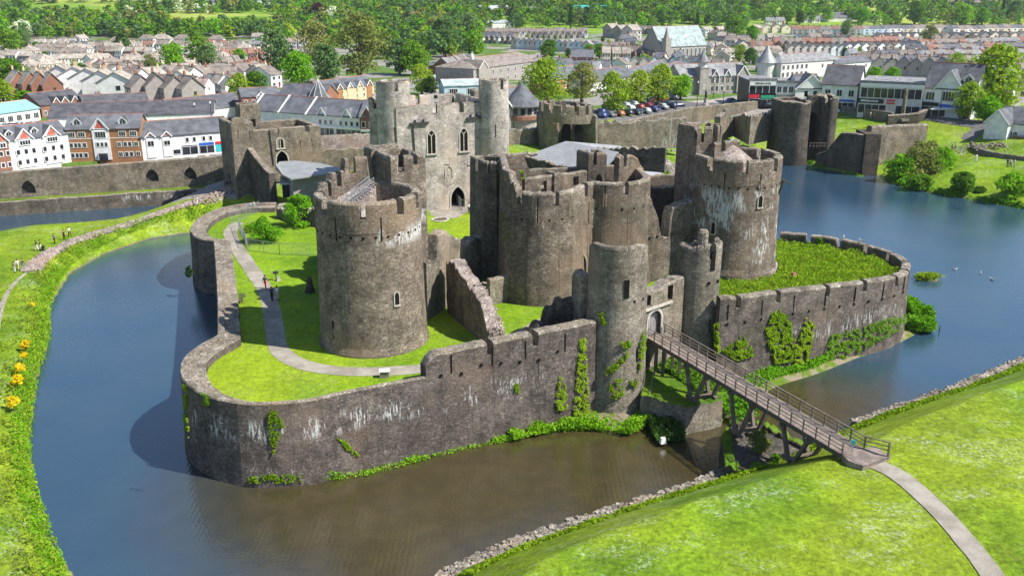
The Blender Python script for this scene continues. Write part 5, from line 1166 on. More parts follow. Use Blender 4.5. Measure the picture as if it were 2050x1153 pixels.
growth('gully_weeds',along(ats([(1290,780),(1320,830),(1345,870)],1.0),-1.5,1.5,lambda x,y:.3,1.4,thr=-.6),6000,.14,'leafd',12)
bx_=[p for p in rwp];xs=[p[0] for p in bx_];ysv=[p[1] for p in bx_]
_gx,_gy2=np.meshgrid(np.arange(20,56,.25),np.arange(92,134,.25));RWM=segd(_gx,_gy2,rwp)<-.5
def inward(r):
    for _ in range(20):
        x=r.uniform(min(xs),max(xs));y=r.uniform(min(ysv),max(ysv))
        if RWM[int((y-92)*4),int((x-20)*4)] and math.dist((x,y),(29,115.3))>6.2:
            k=mnoise((x*.4,y*.4,1));k2=mnoise((x*1.3,y*1.3,5));return (x,y,7.56+r.random()**1.5*(.2+max(0,k+.2)*.9+max(0,k2)*.5))
growth('ward_weeds',inward,24000,.095,'ivy',13);growth('ward_weeds',inward,20000,.09,'reed',19);growth('ward_weeds',inward,9000,.09,'leafb',14);growth('ward_weeds',inward,2500,.12,'leaf',18)
growth('bank_weeds',along([at(u,v,.8) for u,v in ((1545,925),(1640,880),(1722,842),(1800,815),(1880,786),(1960,754),(2060,714))],-3.2,-1.2,G_,.35,thr=-.2),9000,.11,'reed',15)
growth('bank_weeds',along([at(u,v,.8) for u,v in ((900,1150),(1060,1080),(1200,1032),(1330,994),(1420,962),(1548,920))],-3.0,-1.2,G_,.3,thr=-.2),9000,.1,'reed',16)
growth('shore_weeds',along(ats([(1570,325),(1600,328),(1640,340),(1720,354),(1762,354),(1800,376),(1880,390),(1960,404),(2050,420)],.4),-1,3.5,G_,.9,thr=-.2),9000,.28,'leafb',17)
# ivy sheets on walls
def ivy(parent,pts_uv,wallf,n,size,seed,mat='ivy',th=.25):
    """leaves over an outline given on the wall plane; wallf(u,v)->(x,y,z,nx,ny)"""
    rng=np.random.default_rng(seed);r=random.Random(seed);size=size*.72;n=int(n*1.7);us_=[p[0] for p in pts_uv];vs_=[p[1] for p in pts_uv];P=[];N=[]
    A_=[];tries=0
    while len(P)<n and tries<n*8:
        tries+=1;u=r.uniform(min(us_),max(us_));v=r.uniform(min(vs_),max(vs_));c=False;j=len(pts_uv)-1
        for i in range(len(pts_uv)):
            if ((pts_uv[i][1]>v)!=(pts_uv[j][1]>v)) and u<(pts_uv[j][0]-pts_uv[i][0])*(v-pts_uv[i][1])/(pts_uv[j][1]-pts_uv[i][1])+pts_uv[i][0]: c=not c
            j=i
        if not c or mnoise((u*.11,v*.11,seed))<-.22+r.random()*.35: continue
        x,y,z,nx,ny=wallf(u,v);o_=r.random()**2*th+.03;P.append((x+nx*o_,y+ny*o_,z));N.append((nx,ny,.5))
    o=leafquads(np.array(P),np.array(N)*1.4,rng.uniform(.6,1.2,len(P))*size,rng,'ivy',MT[mat],True,1.2)
    off=Vector((0,0,0));q=parent
    while q is not None: off+=q.location;q=q.parent
    o.data.transform(Matrix.Translation(-off));o.parent=parent;return o
def onpath(path,batter=0.0,zt=10,z0=0):
    P=[Vector(p) for p in path]
    def f(u,v):
        d=ray(u,v);best=None
        for a,b in zip(P,P[1:]):
            # intersect the vertical plane through a-b with the view ray (plan view)
            e=b-a;den=d[0]*e.y-d[1]*e.x
            if abs(den)<1e-9: continue
            t=(a.x*e.y-a.y*e.x)/den;s=((d[0]*t-a.x)*e.x+(d[1]*t-a.y)*e.y)/e.length_squared
            if -.02<=s<=1.02 and t>0 and (best is None or t<best[0]): best=(t,e)
        if best is None:
            t=min((math.hypot(*a),a) for a in [tuple(p) for p in P])[0];best=(t/math.hypot(d[0],d[1]),P[1]-P[0])
        t,e=best;n_=Vector((e.y,-e.x)).normalized();z=H+d[2]*t
        if n_.y>0:n_=-n_
        bt=batter*max(0,1-(z-z0)/(zt-z0))**2
        return (d[0]*t+n_.x*bt,d[1]*t+n_.y*bt,z,n_.x,n_.y)
    return f
byl=lambda s:[o for o in COL.objects if s in o.get('label','')][0]
rw=byl('sweeping round');fw=byl('long low curtain');cw=byl('higher crenellated');og=byl('outer gatehouse of two')
rf=onpath(RW,.5);ff=onpath(WP3,.3,8);cf=onpath([(-8.1,78.1),(8.6,86.3)],.5,10)
ivy(rw,[(1535,690),(1530,660),(1545,625),(1560,618),(1580,640),(1588,680),(1580,720),(1545,725)],rf,2600,.17,31)
ivy(rw,[(1585,700),(1600,665),(1612,635),(1628,650),(1620,690),(1610,720),(1585,735)],rf,1500,.17,32)
ivy(rw,[(1445,700),(1460,690),(1485,670),(1500,690),(1505,710),(1470,720)],rf,900,.16,33)
ivy(rw,[(1428,650),(1438,645),(1440,700),(1428,710)],rf,500,.16,34)
ivy(rw,[(1640,720),(1660,670),(1720,655),(1760,640),(1810,625),(1812,650),(1740,690),(1690,712)],rf,1500,.15,35,'leaf')
ivy(fw,[(536,835),(545,815),(560,830),(568,850),(556,880),(550,915),(542,880)],ff,700,.12,36,'ivy')
ivy(fw,[(367,765),(376,770),(380,870),(374,880)],ff,450,.12,37,'ivy')
ivy(fw,[(405,785),(418,790),(424,815),(412,815)],ff,160,.12,38,'leaf')
ivy(fw,[(672,875),(690,880),(715,905),(720,915),(695,902)],ff,260,.12,39,'ivy')
ivy(fw,[(495,950),(540,945),(600,945),(605,960),(500,962)],ff,500,.12,40)
ivy(cw,[(1108,800),(1120,745),(1130,770),(1132,815),(1112,820)],cf,420,.12,41,'ivy')
ivy(cw,[(1160,680),(1172,675),(1176,850),(1140,850),(1150,770)],cf,1300,.13,42,'ivy')
ivy(cw,[(1025,770),(1035,765),(1040,785),(1030,785)],cf,120,.11,43,'ivy')
def ontower(cx,cy,rfun):
    def f(u,v):
        d=ray(u,v);z=8.
        for _ in range(5):
            r=rfun(z);a=d[0]**2+d[1]**2;b=-2*(d[0]*cx+d[1]*cy);c=cx*cx+cy*cy-r*r;D=b*b-4*a*c
            t=(-b-math.sqrt(D))/(2*a) if D>0 else -b/(2*a);z=H+d[2]*t
        x,y=d[0]*t,d[1]*t;n_=Vector((x-cx,y-cy)).normalized();return (x,y,z,n_.x,n_.y)
    return f
wt=ontower(10.9,89,lambda z:3.0+max(0,13-z)*.055+(max(0,3.5-z)*.1))
for k,(pl,n_) in enumerate([([(1200,625),(1215,625),(1216,650),(1204,650)],120),([(1210,740),(1240,720),(1255,700),(1262,710),(1235,740),(1215,750)],260),([(1220,770),(1245,750),(1250,790),(1235,800),(1222,795)],260),([(1150,790),(1175,720),(1180,800),(1195,832),(1160,850)],900),([(1278,690),(1288,660),(1292,680),(1284,740),(1278,740)],350),([(1240,685),(1260,680),(1268,690),(1250,700)],120),([(1262,760),(1276,755),(1274,775),(1262,775)],90)]): ivy(og,pl,wt,n_,.12,50+k,'ivy' if k!=3 else 'leafo')
gt_=byl('inner gatehouse of two');gf=onpath(rim,.3)
ivy(gt_,[(1003,420),(1015,430),(1022,480),(1020,540),(1008,560),(1003,500)],gf,900,.15,60,'leafo')
# bushes as things
def bush(name,u,v,z,w,h,n,ls,mat,label,group=None,seed=0,cat='bush',d=None):
    w*=.95
    x,y=at(u,v,z);rng=np.random.default_rng(seed+u);P,N=crownpts(rng,n,h,w,'round',7,.05);P[:,1]*=(d or w)/w
    P[:,2]=np.maximum(P[:,2],.05)
    rt=thing(name,label,cat,(x,y,z-.05),group);o=leafquads(P,N,rng.uniform(.6,1.2,n)*ls,rng,'foliage',MT[mat],True);o.parent=rt
    m=M()
    for k in range(4): a=k*1.7;m.tube([(x,y,z-.1),(x+math.cos(a)*w*.15,y+math.sin(a)*w*.15,z+h*.4),(x+math.cos(a)*w*.3,y+math.sin(a)*w*.3,z+h*.7)],[.08,.05,.02],5)
    m.build('stem',MT['bark'],rt);return rt
bush('bush',532,484,7,5.6,4.0,6500,.13,'leafb','round clipped bright green bush inside the wire fence')
bush('bush',500,466,7,2.0,1.5,900,.13,'leafy','small yellow green bush left of the round bush')
bush('bush',598,455,7,5.2,6.0,4600,.16,'leafb','tall leafy bush against the left round tower')
for i,(u,v,w,h,l) in enumerate([(52,697,1.5,1.1,'uppermost of the three large gorse bushes'),(48,715,.9,.7,'small gorse bush just below the uppermost large one'),(40,742,1.3,1.0,'gorse bush with two lobes in the middle of the bank'),(36,768,1.6,1.2,'gorse bush hugging the middle of the left bank'),(26,812,1.7,1.2,'lowest and nearest gorse bush on the left bank'),(64,612,.8,.5,'tiny gorse bush high on the left bank')]):
    x,y,z=at(u,v,2.1)+(2.1,);bush('gorse_bush',u,v,2.0,w,h,900,.09,'gorse','bright yellow '+l,'gorse bushes on the left bank',i)
for i,(u,v,z,w,h,mt,l) in enumerate([(1800,358,.8,8,6,'leafb','green lakeside bush nearest the buttress'),(1845,352,1.5,10,9,'leafo','large grey olive bush beside the lake, tallest'),(1880,350,1.5,9,7,'leafb','green bush right of the tallest olive bush'),(1840,378,.4,6,3.5,'leaf','low bush hanging over the water left of the steps'),(1925,385,.8,6.5,5,'leaf','rounded dark green bush on the lake shore'),(2020,398,1.0,7,6,'leafb','bright leafy bush at the right edge above the water'),(2045,392,1.2,5,5,'leafy','yellow green bush at the extreme right shore'),(1960,388,.6,3,1.6,'leaf','small low bush between two larger shore bushes')]):
    bush('bush',u,v,z,w,h,int(1400+w*150),.3,mt,l,None,i)
bush('bush',1517,905,1.9,2.6,2.6,2200,.11,'leafo','olive bush growing on the dark bridge pier')
bush('bush',1335,790,2.2,1.6,1.1,700,.11,'leafb','small bush at the foot of the gate under the bridge',seed=1)
bush('bush',380,555,3.2,1.4,2.0,700,.12,'leafd','dark shrub hanging from the curtain wall over the moat')
bush('bush',1555,925,2.0,1.5,.9,500,.1,'leaf','low shrub beside the third bridge trestle')
bush('bush',1045,360,20.7,1.0,1.4,160,.1,'leafy','sparse yellow sapling sprouting from the gatehouse parapet')
bush('bush',1640,492,7.6,1.2,1.3,300,.13,'leafb','wild sapling against the far parapet of the right ward')
# small grassy islet
m=M();x,y=at(1857,560,0);m.lathe((x,y),[(2.0,-.5),(1.8,.15),(1.2,.35),(0,.4)],14);m.v=[(a,y+(b-y)*.55,c) for a,b,c in m.v];struct(m.build('islet',MT['bankm']))
growth('islet_grass',lambda r:(x+r.gauss(0,.8),y+r.gauss(0,.42),.3+r.random()*.7),1400,.14,'reed',70)
# ================= houses of the estates and terraces
PROTO=[]
def hroof(m,w,d,he,hr,ov=.35,hip=False,th=.18,mi=0,ridge=None):
    x,y=w/2+ov,d/2+ov;e=he-.1
    rx=(x-d*.42) if hip else x
    for s in (1,-1):
        m.add([(-x,-s*y,e),(x,-s*y,e),(rx,0,hr),(-rx,0,hr),(-x,-s*y,e+th),(x,-s*y,e+th),(rx,0,hr+th),(-rx,0,hr+th)],[(4,5,6,7),(3,2,1,0),(0,1,5,4),(0,4,7,3),(1,2,6,5)],mi)
    if hip:
        for s in (1,-1): m.add([(s*x,-y,e+th),(s*x,y,e+th),(s*rx,0,hr+th)],[(0,1,2)],mi)
    if ridge is not None: m.bar((-rx,0,hr+th),(rx,0,hr+th),.28,.16,ridge)
def hwall(m,w,d,he,hr,hip=False,mi=0):
    x,y=w/2,d/2
    if hip: m.box((0,0,he/2-.5),(w,d,he+1),0,mi);return
    m.add([(-x,-y,-1),(x,-y,-1),(x,y,-1),(-x,y,-1),(-x,-y,he),(x,-y,he),(x,y,he),(-x,y,he),(-x,0,hr),(x,0,hr)],[(0,1,5,4),(1,2,6,9,5),(2,3,7,6),(3,0,4,8,7)],mi)
HP={}
def hproto(kind,wall_,roof):
    k=(kind,wall_,roof)
    if k in HP: return HP[k]
    r=bpy.data.objects.new('house',None);COL.objects.link(r);PROTO.append(r)
    w,d,he,hr,hip={'semi':(12,8,5.1,7.7,0),'hip':(12,8.5,5.2,8.0,1),'terr':(5.4,8.5,5.3,8.2,0),'gable':(6.0,9,5.2,8.2,0),'bung':(11,8,2.7,5.2,0),'det':(8.5,7.5,5,7.8,0),'row':(7.5,7.5,5.0,7.1,0),'wing':(4.6,7,4.6,6.8,0)}[kind]
    m=M();hwall(m,w,d,he,hr,hip,0)
    rows=[.9] if kind=='bung' else [.9,3.3]
    nx=max(1,int(w/2.8));
    for side in (-1,1):
        for z in rows:
            for i in range(nx):
                x=-w/2+w*(i+.5)/nx;ww=1.35 if (i+side)%2 else 1.0
                m.box((x,side*(d/2+.02),z+.62),(ww+.24,.1,1.44),0,2);m.box((x,side*(d/2+.06),z+.62),(ww,.1,1.2),0,1)
    for side in (-1,1):
        for z in rows[-1:]: m.box((side*(w/2+.02),-.6,z+.6),(.1,1.0,1.2),0,1)
    m.box((w*.22 if kind!='terr' else 1.2,-d/2-.05,1.0),(.95,.12,2.05),0,3)
    if kind in('gable','wing'):
        m.v=[(-y,x,z) for x,y,z in m.v]
    m.build('wall',[MT['w_'+wall_],MT['glass'],MT['trim'],MT['w_red' if wall_=='white' else 'door']],r)
    m=M();hroof(m,w,d,he,hr,.35 if kind!='terr' else .02,hip,ridge=0);
    if kind in('gable','wing'): m.v=[(-y,x,z) for x,y,z in m.v]
    if kind in('gable','wing','semi','det','bung','row') and not hip:
        pass
    m.build('roof',[MT['r_'+roof]],r)
    if kind!='wing':
        m=M();cxp=0 if kind in('semi','hip') else w*.42
        p=(cxp,0) if kind!='gable' else (0,cxp)
        m.box((p[0],p[1],hr+.45),(.75,.6,1.5),0,0)
        for s in (-.2,.2): m.lathe((p[0]+s,p[1]),[(.11,hr+1.2),(.1,hr+1.55)],6,1)
        m.build('chimney',[MT['w_brick' if roof!='tan' else 'w_buff'],MT['ridge']],r)
    if kind=='terr':
        m=M();m.box((-.6,d/2+2.2,1.7),(2.9,4.4,5.4),0,0);m.box((-.6,d/2+4.42,3.2),(.9,.06,1.1),0,2)
        m.add([(-2.2,d/2,4.4),(1.0,d/2,4.4),(1.0,d/2+4.6,4.4),(-2.2,d/2+4.6,4.4),(-.6,d/2-2,6.2),(-.6,d/2+4.6,6.2)],[(0,4,5,3),(1,2,5,4),(3,5,2)],1)
        m.build('rear_wing',[MT['w_'+wall_],MT['r_'+roof],MT['glass']],r)
    HP[k]=r;return r
NH=0
def row(u0,v0,u1,v1,n,kind,walls,roofs,desc,yaw=0,s=1.0,jit=.03,name=None,dz=0):
    global NH
    a=atg(u0,v0);b=atg(u1,v1);ang=math.atan2(b[1]-a[1],b[0]-a[0]) if n>1 or (u0!=u1) else 0
    rr=random.Random(int(u0*7+v0))
    for i in range(n):
        if n>4 and kind in('det','semi','hip','bung') and rr.random()<.08: continue
        if kind in('det','semi','hip','bung','gable'): jit=.13
        t=(i+.5)/n if n>1 else .5;x=a[0]+(b[0]-a[0])*t;y=a[1]+(b[1]-a[1])*t
        w_=rr.choice(walls);f_=rr.choice(roofs)
        lab=f'{ORD[i]} house from the left in the {desc}' if n>1 else desc
        pw={'semi':12,'hip':12,'terr':5.4,'gable':6,'bung':11,'det':8.5,'row':7.5,'wing':4.6}[kind];pitch=math.dist(a[:2],b[:2])/n;sx=s
        if n>1 and kind in('terr','row'): sx=pitch/pw
        elif n>1: sx=min(s*1.15,pitch/pw*(.86 if kind in('wing','gable') else .82))
        s2=max(.75*s,min(s*1.1,(s+sx)/2))
        o=dup(hproto(kind,w_,f_),(x,y,G(x,y)+dz),ang+math.radians(yaw)+rr.uniform(-jit,jit),lab,desc if n>1 else None,(sx,s2,s*rr.uniform(.9,1.0)));o['category']='house'
        o.name=name or ('terraced_house' if kind in('terr','wing','gable') else 'bungalow' if kind=='bung' else 'house')
        for c in o.children: c.name=c.name.split('.')[0]
        NH+=1
W_=['white'];WC=['white','white','cream','pale'];BR=['tan','brown'];TW=['white','pale','cream','grey','blue'];TR=['brown','brown','slate','redt','grey']
# left estate
row(280,92,487,92,6,'hip',['white','white','grey'],['tan','brown'],'hipped pairs below the woods at left')
row(285,104,492,104,7,'semi',['white','pinkw'],['tan','redt','brown'],'second line of pairs below the woods')
row(395,112,505,112,4,'det',['white','grey'],['tan','brown'],'white detached group right of the small copse')
row(-30,127,95,129,5,'det',['grey','white'],['tan'],'grey and white houses at the far left edge')
row(55,92,155,92,5,'bung',['white'],['tan','brown'],'low bungalows against the trees at far left')
row(120,98,225,98,5,'bung',['white','cream'],['brown','slate','tan'],'dark roofed bungalows below the trees')
row(88,121,178,120,7,'row',['white'],['brown'],'long white terrace, upper left')
row(112,136,182,134,5,'row',['white'],['tan'],'shorter white terrace below the long one')
row(178,108,290,107,7,'det',['white','white','brick'],['tan','brown'],'mixed houses between the left terraces')
row(195,119,312,120,6,'semi',['white','brick'],['brown','tan'],'pairs left of the round bright tree')
row(245,140,322,139,6,'row',['pinkw'],['tan'],'pinkish terrace left of the round bright tree')
row(187,148,222,165,3,'hip',['white','cream'],['tan','brown'],'white hipped houses in the left middle')
row(222,166,290,168,3,'det',['pinkw','white'],['tan','brown'],'pale houses by the sloping lane')
row(330,162,425,166,5,'row',['cream'],['tan'],'low long tan roofed terrace under the trees')
row(90,178,125,180,2,'det',['white','white'],['tan'],'pale blue and white pair by the left junction')
row(118,182,258,205,5,'gable',['white','white','white'],['tan'],'stepped white gabled row above the slate roofs',yaw=55,s=1.15)
row(268,213,400,217,4,'gable',['grey'],['brown'],'four grey brown gabled houses above the slate roofs',yaw=50,s=1.25)
row(312,184,425,190,5,'semi',['pinkw','brick'],['tan','brown'],'pinkish houses above the four grey gables',s=.8)
row(350,196,425,198,3,'semi',['white'],['pinkt'],'white bayed houses right of the pinkish ones',s=.85)
row(420,190,470,196,3,'det',['white','white'],['grey','tan'],'small white houses near the yellow green tree',s=.9)
row(30,205,120,210,4,'gable',['brick'],['tan'],'red brick gabled houses above the market',yaw=60,s=1.3)
row(480,168,525,140,8,'terr',['pinkw','brick'],['redt','brown'],'diagonal brick row beside the left road',yaw=-20)
row(505,158,538,178,4,'gable',['pinkw','white'],['tan','brown'],'houses at the foot of the diagonal brick row',yaw=40)
row(425,128,530,124,6,'det',['white','white','brick'],['tan','redt'],'white houses left of the tall mixed trees')
row(425,146,480,142,4,'det',['white','grey'],['tan','brown'],'white houses beside the bluish tree')
row(505,86,660,87,6,'semi',['white','grey'],['brown','tan'],'upper row below the copper beech')
row(532,98,642,98,5,'semi',['white','brick'],['pinkt','brown'],'second row below the copper beech')
row(500,104,542,104,4,'row',['white','grey'],['grey'],'flat white block by the left trees')
row(500,122,540,118,3,'det',['white'],['tan'],'white houses against the tall mixed tree')
row(-10,160,28,165,2,'det',['white','brick'],['tan'],'houses at the left frame edge by the road')
row(160,226,210,222,1,'det',['white'],['slate'],'small white garage house above the slate roofs',s=.7)
# centre
row(884,150,928,140,8,'terr',['red','red','white','brick'],['brown','grey'],'pink and red fronted terrace by the parkland')
row(950,76,1176,76,20,'terr',['pinkw','grey','white'],['brown'],'dark roofed terrace across the middle distance',yaw=180)
row(955,86,1040,88,8,'terr',['grey','white'],['brown','slate'],'terrace left of the blue gables',yaw=180)
row(1028,98,1182,106,15,'wing',['white','blue','pinkw'],['slate','grey','brown'],'white and blue gabled rear wings in the middle',yaw=10,s=1.15)
row(1178,103,1262,104,4,'semi',['white','blue','pinkw'],['slate','brown'],'larger gabled houses right of the rear wings',s=.8)
row(1262,112,1330,112,4,'semi',['white','pinkw'],['brown'],'tall houses against the church',s=.85)
row(1215,74,1275,80,3,'gable',['pinkw','grey'],['tan'],'buff gabled houses below the right woods',s=1.4)
row(1275,68,1385,72,5,'semi',['grey','white'],['brown','tan'],'roofs behind the church')
row(1400,72,1525,66,5,'det',['white','brick'],['tan','redt'],'houses right of the church in trees')
row(1203,127,1262,127,3,'det',['cream'],['tan','redt'],'cream houses below the middle terraces',s=1.2)
row(1238,118,1320,122,6,'terr',['brick','pinkw'],['brown'],'brick chimneyed roofs left of the church',yaw=170)
row(1245,140,1375,144,7,'gable',['white','blue','pinkw'],['slate','grey','tan'],'mixed gabled roofs below the church',yaw=20,s=.95)
row(1375,142,1450,145,3,'det',['pinkw','grey'],['slate','brown'],'roofs behind the library')
row(1440,121,1560,116,4,'semi',['grey','white','pinkw'],['tan','brown'],'pale bay windowed pairs right of the library',s=.95)
row(1410,100,1450,100,2,'bung',['grey'],['tan'],'low houses right of the church roof')
row(1028,150,1100,155,4,'gable',['grey','brick'],['slate'],'gabled houses below the old school',s=1.1,yaw=20)
row(1100,150,1140,160,2,'gable',['brick','blue'],['slate'],'brick gables left of the red house',s=1.1,yaw=20)
row(1155,165,1215,160,3,'gable',['cream','white','grey'],['slate','grey'],'slate gables behind the car park trees',s=1.1,yaw=20)
row(1140,140,1190,138,1,'det',['red'],['slate'],'red gabled house with a slate roof',s=1.3,yaw=-25)
# right
row(1505,66,1580,66,4,'gable',['buff','cream'],['brown','tan'],'yellowish gabled houses at upper right',s=1.0,yaw=15)
row(1583,70,1722,71,12,'terr',['blue','white','pinkw'],['brown','redt'],'uppermost right terrace, left part')
row(1722,70,1900,68,14,'terr',['blue','white','cream'],['slate','brown'],'uppermost right terrace, middle part')
row(1900,70,2080,66,14,'terr',['cream','white'],['brown','slate'],'uppermost right terrace, right part')
row(1590,84,1690,84,9,'wing',['white','blue'],['grey','slate'],'rear wings below the uppermost right terrace',s=.8)
row(1500,108,1545,108,4,'terr',['pinkw','buff'],['redt','brown'],'pink terrace left of the silver turret')
row(1545,100,1690,100,10,'terr',['pinkw','brick','white'],['redt','brown'],'red roofed terrace behind the silver turret',yaw=180)
row(1575,112,1690,112,8,'wing',['white','pinkw','white'],['brown','grey'],'white gables behind the silver turret',yaw=8,s=1.1)
row(1680,100,1840,96,10,'terr',['white','grey'],['grey','redt','brown'],'grey and red roofs in the middle right',yaw=180)
row(1685,112,1830,108,9,'wing',['white','white','grey'],['slate','brown'],'white gabled wings in the middle right',yaw=8,s=1.2)
row(1840,86,2090,84,13,'gable',['white','cream','grey'],['slate','brown'],'gabled row at the far right',yaw=10,s=1.0)
row(1750,88,1850,86,6,'gable',['cream','white'],['slate','grey'],'cream gables right of centre at upper right',yaw=10,s=1.0)
row(1835,104,2090,98,17,'terr',['white','blue','pinkw'],['redt','grey','brown'],'third terrace down at the far right',yaw=175)
row(1850,116,2090,111,15,'terr',['white','pinkw'],['redt','brown','slate'],'fourth terrace down at the far right',yaw=175)
row(1835,130,2090,125,15,'terr',['white','cream'],['brown','grey','redt'],'fifth terrace down at the far right',yaw=175)
row(1741,130,1840,130,7,'terr',['cream','grey'],['brown','slate'],'terrace with chimneys right of the silver turret',yaw=178)
row(1745,153,1895,158,6,'gable',['grey','white','cream'],['slate','grey'],'grey slate gables behind the shop roofs',yaw=15,s=1.15)
row(1740,140,1900,142,9,'terr',['brick','grey'],['brown','slate'],'dark roofs with red chimneys at right',yaw=178)
row(1895,145,2090,143,10,'terr',['cream','white'],['brown','grey'],'sixth terrace down at the far right',yaw=178)
row(1950,165,2090,162,7,'terr',['white','pinkw'],['brown','slate'],'lowest terrace behind the pale willow',yaw=178)
row(1980,190,2090,190,5,'terr',['grey','pinkw'],['brown'],'roofs behind the right edge willow',yaw=178)
row(1890,16,2080,14,7,'det',['white','grey','blue'],['brown','slate'],'scattered houses at the top right',s=1.2)
row(1985,30,2080,28,3,'det',['white'],['brown'],'white houses near the top right corner',s=1.2)
row(1530,49,1570,49,2,'bung',['white'],['grey'],'white low buildings left of the dark hedge tree',s=1.3)
row(1600,46,1640,46,2,'bung',['white'],['grey'],'white low buildings right of the dark hedge tree',s=1.3)
row(820,42,870,44,3,'det',['brick'],['redt'],'red roofed houses hidden in the central woods',s=1.2)
row(900,40,925,42,1,'det',['brick'],['redt'],'lone red brick house in the central woods',s=1.4)
PLACED=[(o.location.x,o.location.y) for o in COL.objects if o.type=='EMPTY' and o.get('category')=='house']
TREEP=[(o.location.x,o.location.y) for o in COL.objects if o.type=='EMPTY' and o.get('category')=='tree']
for (u0,u1,v0,v1,n,d,kinds,wl,rf) in ((-20,500,88,118,28,'upper left estate',['det','hip','bung'],['white','white','cream'],['tan','brown','tan']),(-20,500,120,165,28,'middle left estate',['det','hip','semi'],['white','white','pinkw','cream'],['tan','brown']),(60,470,168,196,18,'lower left estate',['det','semi'],['white','white','brick'],['tan','brown']),(1240,2060,78,98,28,'upper right streets',['det','hip','gable'],['white','cream','pinkw','grey'],['brown','slate','tan']),(1230,1560,100,150,14,'streets around the church',['det','gable'],['white','cream','pinkw'],['slate','brown']),(1700,2060,100,150,26,'lower right streets',['det','gable','wing'],['white','white','blue','cream'],['slate','brown','grey'])):
    rr=random.Random(int(u0+v1));got=[]
    for _ in range(900):
        if len(got)>=n: break
        u=rr.uniform(u0,u1);v=rr.uniform(v0,v1);x,y,z=FASTG(u,v)
        if min(math.dist((x,y),q) for q in PLACED)<9.5 or min(math.dist((x,y),q) for q in TREEP)<5: continue
        PLACED.append((x,y));got.append((u,x,y,z))
    for i,(u,x,y,z) in enumerate(sorted(got)):
        s=rr.uniform(.8,1.05);o=dup(hproto(rr.choice(kinds),rr.choice(wl),rr.choice(rf)),(x,y,z),math.radians(rr.choice((12,12,-25,65,100))+rr.uniform(-8,8)),f'{ORD[i]} scattered house from the left in the {d}','scattered houses in the '+d,(s,s,s*.95));o['category']='house';o.name='house'
        for c in o.children: c.name=c.name.split('.')[0]
        NH+=1
print('houses',NH)
